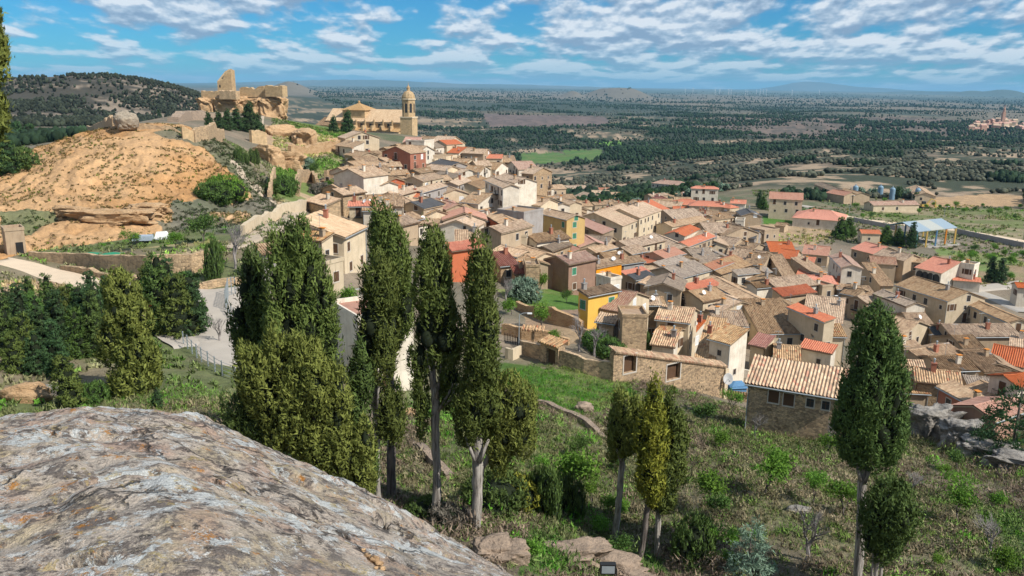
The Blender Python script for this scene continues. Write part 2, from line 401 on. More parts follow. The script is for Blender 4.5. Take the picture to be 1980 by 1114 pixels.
def foliage_mat(name, dark, light, trans=0.12, sc=0.9):
    m, t, b = mat(name, 0.75)
    g = t.new('ShaderNodeNewGeometry')
    n = t.noise(g.outputs['Position'], sc, 3, 0.6)
    f = t.math('ADD', t.math('MULTIPLY', g.outputs['Random Per Island'], 0.55), t.math('MULTIPLY', t.ramp(n, [(0.3, 0.0), (0.7, 1.0)]), 0.45))
    col = t.mix(f, dark, light)
    hsv = t.new('ShaderNodeHueSaturation', {'Color': col, 'Value': t.math('MULTIPLY_ADD', orand(t), 0.3, c=0.85), 'Hue': t.math('MULTIPLY_ADD', orand(t), 0.02, c=0.49)})
    t.set(b, 'Base Color', hsv.outputs[0])
    b.inputs['Specular IOR Level'].default_value = 0.15
    tr = t.new('ShaderNodeBsdfTranslucent', {0: hsv.outputs[0]})
    mx = t.new('ShaderNodeMixShader', {0: trans, 1: b.outputs[0], 2: tr.outputs[0]})
    t.l.new(mx.outputs[0], t.n['Material Output'].inputs[0])
    return m
L = {}
L['cypress'] = foliage_mat('cypress_foliage', (0.040,0.064,0.015), (0.165,0.205,0.048))
L['olivecyp'] = foliage_mat('yellowish_cypress_foliage', (0.06,0.08,0.016), (0.24,0.26,0.06))
L['yellowcyp'] = foliage_mat('yellow_green_foliage', (0.07,0.09,0.012), (0.30,0.28,0.04))
L['darkcyp'] = foliage_mat('dark_foliage', (0.03,0.055,0.016), (0.13,0.19,0.048))
L['pine'] = foliage_mat('pine_foliage', (0.020,0.050,0.020), (0.08,0.14,0.05))
L['fresh'] = foliage_mat('fresh_foliage', (0.06,0.14,0.02), (0.20,0.36,0.05), 0.3)
L['mid'] = foliage_mat('mid_foliage', (0.04,0.09,0.02), (0.13,0.22,0.05), 0.2)
L['silver'] = foliage_mat('silver_foliage', (0.10,0.17,0.12), (0.27,0.36,0.25), 0.15)
L['greyscrub'] = foliage_mat('grey_scrub', (0.09,0.08,0.065), (0.23,0.21,0.165), 0.1)
M_core = flat_mat('light_blocking_core', (0.012,0.018,0.007), 0.95, .6, 6)  # dark opaque bodies added inside the crowns to block light
def bark_mat(name, a, b_):
    m, t, b = mat(name, 0.95)
    mp = t.new('ShaderNodeMapping', {0: pos(t)}); mp.inputs['Scale'].default_value = (9, 9, 0.9)
    n = t.noise(mp.outputs[0], 1.0, 5, 0.65, 0.4)
    t.set(b, 'Base Color', t.mix(t.ramp(n, [(0.35, 0.0), (0.62, 1.0)]), a, b_))
    bump(t, b, n, 0.08, 1.0)
    return m
M_bark = bark_mat('grey_bark', (0.10,0.085,0.075), (0.46,0.42,0.37))
M_darkbark = bark_mat('dark_bark', (0.05,0.04,0.035), (0.20,0.17,0.15))
M_twig = flat_mat('grey_twig', (0.26,0.235,0.22), 0.9)
# ------------------------------------------------------------------ regions painted on the ground (photo pixel outlines with distance limits)
def inpoly(px, py, poly):
    inside = np.zeros(len(px), bool); n = len(poly); j = n-1
    for i in range(n):
        xi, yi = poly[i]; xj, yj = poly[j]
        c = ((yi > py) != (yj > py)) & (px < (xj-xi)*(py-yi)/((yj-yi) or 1e-9)+xi)
        inside ^= c; j = i
    return inside
MOUND = [(-60,520),(-60,330),(0,330),(60,285),(150,225),(400,225),(420,262),(470,300),(545,385),(545,430),(330,450),(40,490)]
# ------------------------------------------------------------------ ground sheet
azs = np.concatenate([np.linspace(-180, -48, 34)[:-1], np.linspace(-48, -37, 40)[:-1], np.linspace(-37, 37, 820), np.linspace(37, 48, 40)[1:], np.linspace(48, 180, 34)[1:]])
rds = np.concatenate([np.geomspace(3, 28, 25)[:-1], np.geomspace(28, 100, 150)[:-1], np.geomspace(100, 240, 330)[:-1], np.geomspace(240, 1000, 190), np.geomspace(1000, 42000, 230)[1:]])
A_, Rr = np.meshgrid(np.radians(azs), rds, indexing='ij')
X = (Rr*np.sin(A_)).ravel(); Y = (Rr*np.cos(A_)).ravel(); D_ = Rr.ravel()
Z = height(X, Y)
PX, PY = project(X, Y, Z)
front = Y > 1
mound = inpoly(PX, PY, MOUND) & front & (D_ > 112) & (D_ < 235)
mw = np.where(mound, 1.0, 0.0)
# gullies and ledges of the bare mound
led = fbm(X, Y, 9, 5, 31)
ra_ = np.arctan2(X-at(250, 244, 186).x, Y-186)      # gullies run down from the top of the mound
dd_ = np.hypot(X-at(250, 244, 186).x, Y-186)
gul = np.abs(fbm(ra_*11+led*2.5, dd_*.09+led, 1, 4, 35))
zq = Z+led*.8; stp = (zq*.8-np.floor(zq*.8)); 
Z = Z + mw*(-np.abs(led)*1.6 - gul*1.5*sstep(8, 30, dd_) + fbm(X, Y, 2.0, 3, 8)*0.5 + (sstep(.55, .95, stp)-stp)*.75)
near = (D_ < 110)
Z = Z + np.where(near, fbm(X, Y, 1.3, 3, 77)*0.14, 0)
def c3(*c): return np.array(c, float)
col = np.zeros((len(X), 3))
n1 = fbm(X, Y, 12, 4, 3)[:, None]; n2 = fbm(X, Y, 60, 4, 13)[:, None]; n3 = fbm(X, Y, 3, 3, 23)[:, None]; n4 = fbm(X, Y*0.35, 420, 4, 41)[:, None]
def mixc(a, b, t): return a*(1-t)+b*t
# foreground slope: dry grey scrub, olive grass patches
base = mixc(c3(.15,.12,.085), c3(.165,.145,.085), sstep(-.3, .3, n1))
base = mixc(base, c3(.085,.11,.035), sstep(.1, .5, n2+n1*.5)*0.6)
col[:] = base
vil = (sstep(92, 104, D_+n1[:, 0]*8))[:, None]
col = mixc(col, mixc(c3(.22,.175,.125), c3(.16,.14,.10), sstep(-.2, .3, n1)), vil)
leftlow = ((1-sstep(430, 620, PX+n1[:, 0]*90))*sstep(30, 44, D_)*(1-sstep(220, 250, D_))*front)[:, None]
col = mixc(col, mixc(c3(.20,.165,.105), c3(.12,.14,.055), sstep(-.1, .35, n1+n2*.4)), leftlow)
def DN(x, y): return fbm(x, y, 170, 4, 33)+.55*fbm(x, y*.35, 900, 3, 44)
dn_ = DN(X, Y)[:, None]
# far valley: pine green, olive grey, bare tan terraces, dark bands painted for cloud shadow
far = D_ > 430
terr = np.sin(Z*0.85+n2[:, 0]*3)[:, None]
fb = mixc(c3(.045,.055,.032), c3(.19,.145,.10), sstep(-.15, .4, n2*.8+n1*.6+n4*.6))
fb = mixc(fb, c3(.34,.25,.165), sstep(.25, .6, n1*.9+terr*.35+n4*.4-dn_*1.2))
fb = mixc(fb, c3(.028,.038,.022), sstep(.06, .16, dn_+n1*.1))
bands = fbm(X, Y*0.22, 1500, 4, 55)[:, None]
fb2 = mixc(c3(.045,.062,.045), c3(.15,.13,.095), sstep(.02, .42, bands+n4*.4))
fb2 = mixc(fb2, c3(.02,.035,.025), sstep(.05, .3, -bands))  # cloud shadow put into the ground colour as dark bands
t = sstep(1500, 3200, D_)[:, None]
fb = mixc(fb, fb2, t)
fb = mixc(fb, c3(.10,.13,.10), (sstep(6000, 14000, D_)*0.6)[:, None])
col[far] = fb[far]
tr = sstep(400, 480, D_)[:, None]
mid = (D_ > 330) & (D_ < 520)
col[mid] = mixc(mixc(c3(.19,.155,.10), c3(.10,.115,.06), sstep(-.2, .3, n1)), fb, tr)[mid]
rid = inpoly(PX, PY, [(-400,140),(420,130),(420,235),(-400,300)]) & front & (D_ > 600) & (D_ < 1400)
col[rid] = mixc(c3(.055,.050,.038), c3(.24,.19,.14), sstep(-.05, .4, n1*.8+n2*.5))[rid]
def paint(poly, c, dmin=0, dmax=1e9, c2=None, nz=None, soft=1.0):
    m = inpoly(PX+n3[:, 0]*6, PY+n3[:, 0]*2.5, poly) & front & (D_ > dmin) & (D_ < dmax)
    cc = np.broadcast_to(c3(*c), (len(X), 3))
    if c2 is not None: cc = mixc(c3(*c), c3(*c2), sstep(-.25, .3, n1 if nz is None else nz))
    col[m] = mixc(col, cc, soft)[m]
    return m
E1, E2 = (.41,.225,.095), (.46,.285,.145)
paint(MOUND, E1, 112, 235, E2)
paint([(330,238),(420,262),(470,300),(545,385),(545,430),(330,450),(300,420),(410,400),(490,380),(450,330),(390,275),(300,256)], (.13,.13,.075), 112, 235, (.17,.15,.10))
paint([(0,400),(130,392),(110,410),(60,440),(0,445)], (.11,.14,.05), 105, 200, (.15,.15,.075))
paint([(330,385),(560,375),(560,440),(420,455),(330,430)], (.12,.125,.08), 110, 200, (.165,.15,.11))
paint([(400,400),(480,405),(490,430),(420,430)], (.48,.31,.17), 110, 200, (.2,.17,.11), n3)
paint([(0,500),(130,505),(220,540),(130,560),(0,590)], (.36,.24,.155), 80, 112, (.27,.2,.13))
paint([(60,495),(400,480),(420,500),(60,500)], (.42,.32,.20), 95, 118, (.14,.19,.05))
paint([(150,465),(420,455),(420,480),(180,480)], (.10,.17,.035), 100, 125, (.30,.24,.13))
paint([(960,700),(1210,730),(1230,770),(1120,805),(1000,770),(950,730)], (.065,.12,.022), 62, 100, (.13,.155,.05), n3*1.5)
paint([(960,560),(1120,560),(1130,595),(1060,615),(1000,600)], (.075,.15,.025), 100, 150, (.20,.21,.08))
paint([(1010,600),(1180,600),(1180,670),(1020,660)], (.25,.17,.115), 98, 135, (.32,.23,.14))
paint([(780,740),(900,790),(900,840),(790,800)], (.10,.16,.04), 55, 80, (.15,.17,.07))
paint([(1030,1000),(1250,1060),(1300,1114),(1000,1114)], (.08,.125,.035), 26, 46, (.14,.135,.07))
paint([(1500,880),(1980,1000),(1980,1114),(1700,1090),(1500,960)], (.085,.145,.035), 36, 70, (.16,.14,.085), n2*1.5+n1)
paint([(1005,297),(1075,294),(1110,302),(1105,312),(1010,318)], (.075,.15,.035), 500, 1700, (.11,.16,.05), n1*1.5)
paint([(1085,291),(1165,289),(1165,300),(1145,312),(1100,303)], (.075,.15,.035), 500, 1700, (.11,.16,.05), n1*1.5)
paint([(1150,275),(1200,273),(1200,282),(1160,282)], (.12,.24,.04), 500, 2500)
paint([(930,220),(1170,225),(1180,243),(950,246)], (.155,.115,.10), 1000, 4500, (.10,.08,.07))
paint([(1380,228),(1760,226),(1960,240),(1960,268),(1640,272),(1400,258)], (.16,.12,.095), 900, 3500, (.08,.07,.055))
paint([(1770,385),(1900,376),(1975,378),(1985,398),(1790,402)], (.42,.28,.155), 300, 520, (.36,.24,.135), n3)
paint([(1690,400),(1980,405),(1980,470),(1860,455),(1660,420)], (.14,.16,.06), 230, 480, (.24,.20,.12))
paint([(1475,432),(1650,430),(1640,450),(1560,475),(1500,478)], (.38,.27,.165), 220, 330, (.30,.22,.13), n3)
paint([(1475,418),(1560,415),(1560,432),(1475,434)], (.06,.14,.02), 250, 340)
paint([(1810,480),(1980,490),(1980,560),(1820,545)], (.27,.20,.12), 180, 290, (.14,.19,.06))
paint([(560,200),(620,230),(690,265),(660,280),(560,245),(545,205)], (.10,.15,.04), 300, 420, (.16,.16,.07))
paint([(500,240),(560,250),(690,275),(720,290),(560,310),(510,275)], (.44,.30,.185), 220, 345, (.36,.26,.16), n3)
paint([(520,330),(700,290),(700,310),(620,340),(600,400),(530,390)], (.13,.17,.05), 160, 300, (.36,.27,.17))
gm, t, b = mat('ground_material', 0.97)
vc = t.new('ShaderNodeVertexColor', layer_name='Col').outputs[0]
p = pos(t)
f1 = t.noise(p, 1.6, 5, 0.65); f2 = t.noise(p, 0.22, 4, 0.6); f3 = t.noise(p, 9.0, 3, 0.6); f4 = t.noise(p, 0.03, 5, 0.65)
vv = t.math('ADD', t.math('ADD', t.math('MULTIPLY', f1, 0.75), t.math('MULTIPLY', f2, 0.6)), t.math('ADD', t.math('MULTIPLY', f3, 0.5), t.math('MULTIPLY', f4, 0.5)))
vv = t.new('ShaderNodeMapRange', {0: vv, 1: 0.80, 2: 1.55, 3: 0.5, 4: 1.5}, clamp=False).outputs[0]
sc_ = t.vmath('SCALE', vc); t.set(sc_.node, 'Scale', vv)
t.set(b, 'Base Color', sc_)
bump(t, b, t.math('ADD', t.math('MULTIPLY', f1, 0.6), t.math('MULTIPLY', f3, 0.25)), 0.35, 0.8)
na, nr = A_.shape
ii = np.arange(na*nr).reshape(na, nr)
q = np.stack([ii[:-1, :-1], ii[1:, :-1], ii[1:, 1:], ii[:-1, 1:]], -1).reshape(-1, 4)[:, ::-1]
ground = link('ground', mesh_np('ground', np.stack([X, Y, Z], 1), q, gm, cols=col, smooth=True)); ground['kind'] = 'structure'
from mathutils.bvhtree import BVHTree
GZ = Z.reshape(na, nr); _azr = np.radians(azs); _lr = np.log(rds)
def gz(x, y):
    """height of the finished sheet"""
    x = np.atleast_1d(np.asarray(x, float)); y = np.atleast_1d(np.asarray(y, float))
    a = np.arctan2(x, y); r = np.log(np.maximum(np.hypot(x, y), 3.01))
    i = np.clip(np.searchsorted(_azr, a)-1, 0, na-2); j = np.clip(np.searchsorted(_lr, r)-1, 0, nr-2)
    fa = (a-_azr[i])/(_azr[i+1]-_azr[i]); fr = (r-_lr[j])/(_lr[j+1]-_lr[j])
    return (GZ[i, j]*(1-fa)+GZ[i+1, j]*fa)*(1-fr)+(GZ[i, j+1]*(1-fa)+GZ[i+1, j+1]*fa)*fr
def gz1(x, y): return float(gz(x, y)[0])
def ghit(px, py, D0=24.0, D1=3000.0):
    p = hit(px, py, 0.0, D0, D1); p.z = gz1(p.x, p.y); return p
GC = col
# ------------------------------------------------------------------ foreground rock we stand on
def rock_profile(A):
    """tangent (slope of the skyline of the rock) per x/y"""
    xs = np.array([-4,-.8,-.62,-.52,-.42,-.36,-.30,-.24,-.155,-.08,0.005,.09,.19,.4,4])
    pts = [(-1500,830),(-300,812),(0,803),(160,790),(300,792),(400,822),(500,862),(600,908),(740,975),(860,1035),(1000,1098),(1130,1150),(1280,1200),(1600,1260),(3000,1300)]
    uu, tt = [], []
    for px, py in pts:
        r = ray(px, py); uu.append(r.x/r.y); tt.append(-r.z/r.y)
    return np.interp(A, uu, tt)
ra = np.concatenate([np.linspace(-180, -50, 60)[:-1], np.linspace(-50, 12, 560), np.linspace(12, 180, 90)[1:]])
rr = np.concatenate([np.geomspace(0.25, 1.6, 14)[:-1], np.geomspace(1.6, 11, 430), np.geomspace(11, 34, 80)[1:]])
RA, RR = np.meshgrid(np.radians(ra), rr, indexing='ij')
rx = (RR*np.sin(RA)).ravel(); ry = (RR*np.cos(RA)).ravel()
Ac = np.tan(np.clip(RA.ravel(), -1.25, 1.25))
T = rock_profile(Ac)
yy = np.where(np.abs(RA.ravel()) < 1.25, ry, RR.ravel()*np.cos(1.25))
yy = np.maximum(yy, 0.1)
Dst = np.interp(Ac, [-3, -.6, -.3, 0, .2], [6.5, 7.0, 6.5, 5.2, 4.6])
a0 = 1.75
bcoef = T-2*a0/Dst
rz_ = -(a0+bcoef*yy+a0/Dst**2*yy**2)
# ledges, hollows, cracks
nn = fbm(rx, ry, 2.3, 4, 61)*0.11 + fbm(rx, ry, 0.6, 4, 62)*0.06 - np.abs(fbm(rx, ry, 0.35, 4, 64))*0.045 + fbm(rx, ry, 0.12, 3, 63)*0.016
strat = fbm(rx*0.5+ry*0.4, ry*1.3-rx*.3, 0.9, 4, 66)
nn += -0.10*np.exp(-(strat/0.045)**2)*sstep(0.1, .4, fbm(rx, ry, 3, 2, 67)+.35)
fade = sstep(0.3, 1.5, RR.ravel())
rz_ = rz_+nn*fade*np.clip(RR.ravel()/4, .5, 1.6)
rm, t, b = mat('rock_material', 0.92)
p = pos(t)
mp = t.new('ShaderNodeMapping', {0: p}); mp.inputs['Rotation'].default_value = (0, 0, 0.5); mp.inputs['Scale'].default_value = (2.3, 2.3, 2.3)
q1 = mp.outputs[0]
a1 = t.noise(q1, 0.9, 6, 0.62, 0.3); a2 = t.noise(q1, 3.1, 6, 0.7, 0.5); a3 = t.noise(q1, 14, 5, 0.7); a4 = t.noise(q1, 45, 4, 0.7)
rc = t.ramp(a1, [(0.28, (0.38,0.345,0.31)), (0.42, (0.53,0.45,0.37)), (0.52, (0.58,0.49,0.40)), (0.62, (0.58,0.47,0.31)), (0.75, (0.52,0.49,0.45))])
rc = t.mix(t.ramp(t.noise(q1, 1.3, 3, 0.5, 0), [(0.50, 0.0), (0.62, 0.55)]), rc, (0.50, 0.30, 0.21))
dk = t.math('ADD', t.math('MULTIPLY', a2, 0.6), t.math('MULTIPLY', a3, 0.4))
rc = t.mix(t.ramp(dk, [(0.485, 0.0), (0.56, 0.85)]), rc, (0.12, 0.10, 0.09))
# grey weathered skin towards the right and lower edge of the outcrop
sx = t.new('ShaderNodeSeparateXYZ', {0: p})
gr = t.math('MULTIPLY_ADD', sx.outputs[0], 0.30, c=0.38); gr = t.math('ADD', gr, t.math('MULTIPLY', t.math('SUBTRACT', a1, 0.5), 2.4), clamp=True)
rc = t.mix(t.math('MULTIPLY', gr, 0.7), rc, t.ramp(a3, [(0.35, (0.13, 0.115, 0.11)), (0.65, (0.42, 0.385, 0.36))]))
def blotch(sc, th, th2, seed, cc, rc, amt=1.0):
    o = t.vmath('ADD', q1, (seed, seed*1.7, 0))
    v = t.new('ShaderNodeTexVoronoi', {'Vector': t.vmath('ADD', o, t.vmath('SCALE', t.noise(o, sc*3.5, 4, 0.65, 0, True))), 'Scale': sc}, feature='SMOOTH_F1')
    v.inputs['Smoothness'].default_value = 0.3
    for l in list(t.l):
        pass
    n_ = t.noise(o, sc*0.55, 3, 0.55); n3_ = t.noise(o, sc*5, 5, 0.75)
    f = t.math('ADD', n_, t.math('MULTIPLY', t.math('SUBTRACT', n3_, 0.5), 0.55))
    f = t.math('SUBTRACT', f, t.math('MULTIPLY', v.outputs[0], 0.14))
    m = t.ramp(f, [(th, 0.0), (th2, amt)])
    return t.mix(m, rc, cc), m
rc, m1 = blotch(1.7, 0.508, 0.526, 3.3, (0.62, 0.64, 0.62), rc, 0.92)
rc, m2 = blotch(5.0, 0.538, 0.556, 9.1, (0.66, 0.66, 0.63), rc, 0.85)
rc, m3 = blotch(7.0, 0.61, 0.63, 21.7, (0.52, 0.22, 0.035), rc, 0.9)
rc, m4 = blotch(4.0, 0.585, 0.60, 40.2, (0.50, 0.38, 0.14), rc, 0.6)
rc, m5 = blotch(11.0, 0.57, 0.59, 60.2, (0.05, 0.045, 0.04), rc, 0.85)
wv_ = t.vmath('ADD', q1, t.vmath('SCALE', t.noise(q1, 1.4, 5, 0.6, 0, True)))
ck = t.new('ShaderNodeTexVoronoi', {'Vector': wv_, 'Scale': 0.55, 'Randomness': 1.0}, feature='DISTANCE_TO_EDGE')
ckm = t.math('MULTIPLY', t.ramp(ck.outputs[0], [(0.004, 1.0), (0.022, 0.0)]), t.ramp(t.noise(q1, 0.7, 2, 0.5), [(0.46, 0.0), (0.54, 1.0)]))
rc = t.mix(t.math('MULTIPLY', ckm, 0.8), rc, (0.05, 0.042, 0.036))
rc = t.mix(1.0, rc, t.ramp(a4, [(0.3, 0.62), (0.7, 1.25)]), 'MULTIPLY')
t.set(b, 'Base Color', rc)
hh = t.math('ADD', t.math('ADD', t.math('MULTIPLY', a2, 1.0), t.math('MULTIPLY', a3, 0.5)), t.math('SUBTRACT', t.math('ADD', t.math('MULTIPLY', a4, 0.16), t.math('MULTIPLY', m1, 0.03)), t.math('MULTIPLY', ckm, 0.5)))
bump(t, b, hh, 0.075, 1.0)
M_rock = rm
na2, nr2 = RA.shape; ii = np.arange(na2*nr2).reshape(na2, nr2)
q = np.stack([ii[:-1, :-1], ii[1:, :-1], ii[1:, 1:], ii[:-1, 1:]], -1).reshape(-1, 4)[:, ::-1]
rock = link('rock_outcrop', mesh_np('rock_outcrop', np.stack([rx, ry, rz_], 1), q, rm, smooth=True))
tag(rock, 'broad lichen covered boulder filling the lower left foreground', 'rock')
# ------------------------------------------------------------------ stones
def stone_mesh(name, rx_, ry_, rz__, seed, m, k=3, rough=0.35, cliff=False):
    import bmesh
    bm = bmesh.new(); bmesh.ops.create_icosphere(bm, subdivisions=k, radius=1)
    co = np.array([v.co[:] for v in bm.verts]); fs = [[v.index for v in f.verts] for f in bm.faces]; bm.free()
    d = fbm(co[:, 0]*1.3+seed, co[:, 1]*1.3+co[:, 2]*1.7, 1, 4, seed)*rough
    d2 = -np.abs(fbm(co[:, 0]*2+co[:, 2], co[:, 1]*2-co[:, 2]*2.2+seed, 1, 3, seed+5))*rough*0.7
    if cliff:      # blocky stratified rock
        sq = np.sign(co)*np.abs(co)**0.62; st = np.floor(co[:, 2]*3.2+fbm(co[:, 0]*2+seed, co[:, 1]*2, 1, 2, seed)*1.2)
        d = d+((st*37.7+seed) % 1.0-.5)*.16*(np.abs(co[:, 2]) < .8)
        co = sq
    co = co*(1+d+d2)[:, None]
    co[:, 2] = np.sign(co[:, 2])*np.abs(co[:, 2])**0.8
    return mesh_np(name, co*np.array([rx_, ry_, rz__]), np.array(fs), m, smooth=k > 3)
def rockish(name, base, dark, sc=1.0):
    m, t, b = mat(name, 0.95); p = pos(t)
    mp = t.new('ShaderNodeMapping', {0: p}); mp.inputs['Scale'].default_value = (1, 1, 2.2)
    n = t.noise(mp.outputs[0], 0.5*sc, 6, 0.68, 0.4); n2_ = t.noise(mp.outputs[0], 2.5*sc, 5, 0.7)
    c = t.mix(t.ramp(n, [(0.35, 0.0), (0.62, 1.0)]), dark, base)
    c = t.mix(t.ramp(n2_, [(0.56, 0.0), (0.68, 0.7)]), c, tuple(x*0.5 for x in dark))
    t.set(b, 'Base Color', c); bump(t, b, t.math('ADD', n, t.math('MULTIPLY', n2_, 0.6)), 0.5/sc, 1.0)
    return m
M_yrock = rockish('yellow_sandstone', (0.56,0.38,0.215), (0.42,0.255,0.13))
M_grock = rockish('grey_rock', (0.36,0.33,0.29), (0.16,0.145,0.13), 1.5)
M_brock = rockish('brown_rock', (0.40,0.30,0.22), (0.22,0.17,0.13), 3)
def stone(name, px, py, sx, sy, sz, label, m, seed, sink=0.3, rz=0, rough=0.35, cat='rock', k=4, cliff=False, **kw):
    Dd = kw.pop('D', None); p = ghit(px, py, **kw) if Dd is None else at(px, py, Dd)
    o = link(name, stone_mesh(name, sx, sy, sz, seed, m, k, rough, cliff), None, (p.x, p.y, p.z+sz*(1-sink*2)), rz)
    return tag(o, label, cat)
M_egg = rockish('tan_grey_boulder', (0.42,0.35,0.26), (0.27,0.225,0.175), 2)
# standing boulder and rocks on the mound
stone('boulder', 243, 251, 2.5, 2.1, 2.25, 'tall rounded grey boulder standing on top of the bare mound', M_egg, 17, .06, 0.5, .34, k=5, D0=160)
stone('rock_ledge', 215, 420, 6.5, 2.6, 1.25, 'long overhanging sandstone ledge low on the yellow mound', M_yrock, 5, 0.1, 0.05, .55, D0=112, k=5, cliff=True)
stone('rock_ledge', 285, 404, 3.6, 2.2, 1.0, 'smaller sandstone ledge above the cave opening right of the long ledge', M_yrock, 8, 0.1, 0.1, .55, D0=112, k=5, cliff=True)
stone('rock_ledge', 145, 408, 3.0, 2.0, .9, 'sandstone ledge at the left end of the long overhang', M_yrock, 9, 0.1, -0.2, .5, D0=112, k=5, cliff=True)
stone('rock', 55, 775, 1.7, 1.0, 0.9, 'pale split boulder beside the dry slope left of the small pine', M_yrock, 12, .25, .4)
stone('rock', 100, 762, 0.9, .7, .5, 'small pale boulder right of the split boulder', M_grock, 14, .25)
stone('rock', 1110, 1085, 1.7, .9, .6, 'brown weathered rock beside the grey bare bush at the bottom', M_brock, 15, .3, .3, .6, k=5, cliff=True, D0=22)
stone('rock', 1190, 1105, 2.0, 1.0, .5, 'long brown rock running to the lower edge beside the lamp', M_brock, 16, .3, -.4, .6, k=5, cliff=True, D0=22)
stone('rock', 960, 1080, 1.2, .9, .5, 'brown rock left of the grey bare bush', M_brock, 17, .3, .2, .6, k=5, cliff=True, D0=22)
stone('rock', 1800, 846, 2.5, 2.2, 2.2, 'dark crag jutting out below the last village houses', M_grock, 21, .2, .3, .6, k=5, cliff=True)
stone('rock', 1858, 866, 2.1, 1.8, 1.6, 'grey crag right of the dark crag below the houses', M_grock, 23, .2, -.3, .6, k=5, cliff=True)
stone('rock', 1905, 888, 2.4, 1.5, 1.1, 'low grey rock running down from the crag towards the right edge', M_grock, 24, .25, -.5, .6, k=5, cliff=True)
stone('rock', 1962, 908, 2.2, 1.3, .9, 'lowest grey rock of the crag at the right edge', M_grock, 25, .25, -.5, .6, k=5, cliff=True)
stone('rock', 1130, 797, .9, .7, .6, 'pinkish boulder at the lower end of the green meadow', M_brock, 28, .2)
stone('rock', 1545, 990, .8, .5, .3, 'low pale rock in the grass above the bare tree', M_grock, 31, .2)
stone('rock', 790, 805, .7, .5, .35, 'little heap of tan stones between the cypress trunks', M_yrock, 32, .1)
for i, (px, py, s) in enumerate([(703,1062,.014),(711,1069,.020),(722,1074,.030),(733,1081,.026),(739,1090,.018),(727,1093,.012)]):
    r = ray(px, py); 
    # find the rock surface
    Ds = np.linspace(1.5, 9, 900); A0 = r.x/r.y; Tt = rock_profile(np.array([A0]))[0]; Dq = float(np.interp(A0, [-3,-.6,-.3,0,.2],[6.5,7.0,6.5,5.2,4.6]))
    zz = -(a0+(Tt-2*a0/Dq)*Ds+a0/Dq**2*Ds**2); k = np.argmin(np.abs(zz-r.z/r.y*Ds)); Dk = Ds[k]
    xx, yk = A0*Dk, Dk
    kk = np.argmin((rx-xx)**2+(ry-yk)**2)
    o = link('pebble', stone_mesh('pebble', s, s*.8, s*.7, 50+i, M_yrock, 2), None, (xx, yk, float(rz_[kk])+s*.4))
    tag(o, 'yellow pebble lying in a hollow of the foreground rock', 'pebble', 'yellow pebbles in the rock hollow')
# ------------------------------------------------------------------ windows (shared meshes)
def win_mesh(w_, h_, frame, pane, shut=None):
    m = MB()
    m.box(-w_/2-.10, w_/2+.10, -.035, .02, -.14, 0, 0); m.box(-w_/2-.09, w_/2+.09, -.03, .02, h_, h_+.12, 0)
    m.box(-w_/2-.09, -w_/2, -.03, .02, 0, h_, 0); m.box(w_/2, w_/2+.09, -.03, .02, 0, h_, 0)
    m.box(-w_/2, w_/2, -.008, .02, 0, h_, 1)
    m.box(-.025, .025, -.02, -.009, 0, h_, 2); m.box(-w_/2, w_/2, -.02, -.009, h_*.66, h_*.66+.04, 2)
    if shut:
        for s in (-1, 1):
            x0 = s*(w_/2+.12+w_*.24); m.box(x0-w_*.22, x0+w_*.22, -.055, -.032, 0, h_, 3)
    return m.mesh('window', [frame, pane, frame if pane is M_blind else M_wood, shut or frame])
WM = {'dark': win_mesh(.95, 1.25, M_frame, M_pane), 'small': win_mesh(.65, .8, M_frame, M_pane), 'wood': win_mesh(.95, 1.2, M_frame, M_wood),
      'green': win_mesh(1.1, 1.3, M_frame, M_green), 'blind': win_mesh(1.0, 1.35, M_white, M_blind), 'tall': win_mesh(1.0, 2.0, M_frame, M_wood),
      'brown': win_mesh(1.0, 1.3, M_frame, M_wood, M_wood)}
_d = MB(); _d.box(-.62, .62, -.05, .02, 0, 2.35, 0); _d.box(-.5, .5, -.07, -.052, 0, 2.2, 1); _d.box(-.02, .02, -.085, -.071, 0, 2.2, 0)
DOORM = _d.mesh('door', [M_frame, M_wood])
_d = MB(); _d.box(-.8, .8, -.75, -.06, -.2, -.08)
for k in range(9): _d.box(-.78+k*.19, -.75+k*.19, -.74, -.71, -.08, .85)
_d.box(-.8, .8, -.75, -.70, .85, .9)
for s in (-.78, .78): _d.box(s-.02, s+.02, -.70, -.06, .86, .9)
BALM = _d.mesh('balcony', M_black)
def chim_mesh(h_, m0, pot):
    m = MB(); m.box(-.32, .32, -.26, .26, -1.6, h_, 0); m.box(-.40, .40, -.34, .34, h_, h_+.1, 0)
    if pot:
        for s in (-.15, .15): m.box(s-.05, s+.05, -.25, .25, h_+.1, h_+.3, 0)
        m.box(-.38, .38, -.32, .32, h_+.3, h_+.38, 1)
    else: m.tube([(0, 0, h_+.1), (0, 0, h_+.65)], [.11, .11], 8, 1); m.lathe([(.2, h_+.65), (.02, h_+.78)], 8, 1)
    return m.mesh('chimney', [m0, M_orange if pot else M_metal])
CHM = [chim_mesh(.9, W['white'], True), chim_mesh(.7, W['tan'], True), chim_mesh(1.0, W['brick'], False), chim_mesh(.8, W['grey'], False)]
_a = MB(); _a.tube([(0, 0, -.5), (0, 0, 2.2)], [.025, .02], 4); _a.tube([(-.5, 0, 2.0), (.5, 0, 2.0)], [.02, .02], 3)
for k in range(5): _a.tube([(-.45+.22*k, -.25, 2.0), (-.45+.22*k, .25, 2.0)], [.012, .012], 3)
ANTM = _a.mesh('antenna', M_metal)
_a = MB(); _a.lathe([(.02, .0), (.28, .05), (.42, .14), (.40, .14), (.25, .08), (.02, .03)], 14); _a.tube([(0, 0, 0), (0, 0, .45)], [.015, .015], 4)
DISHM = _a.mesh('satellite_dish', M_white, True)
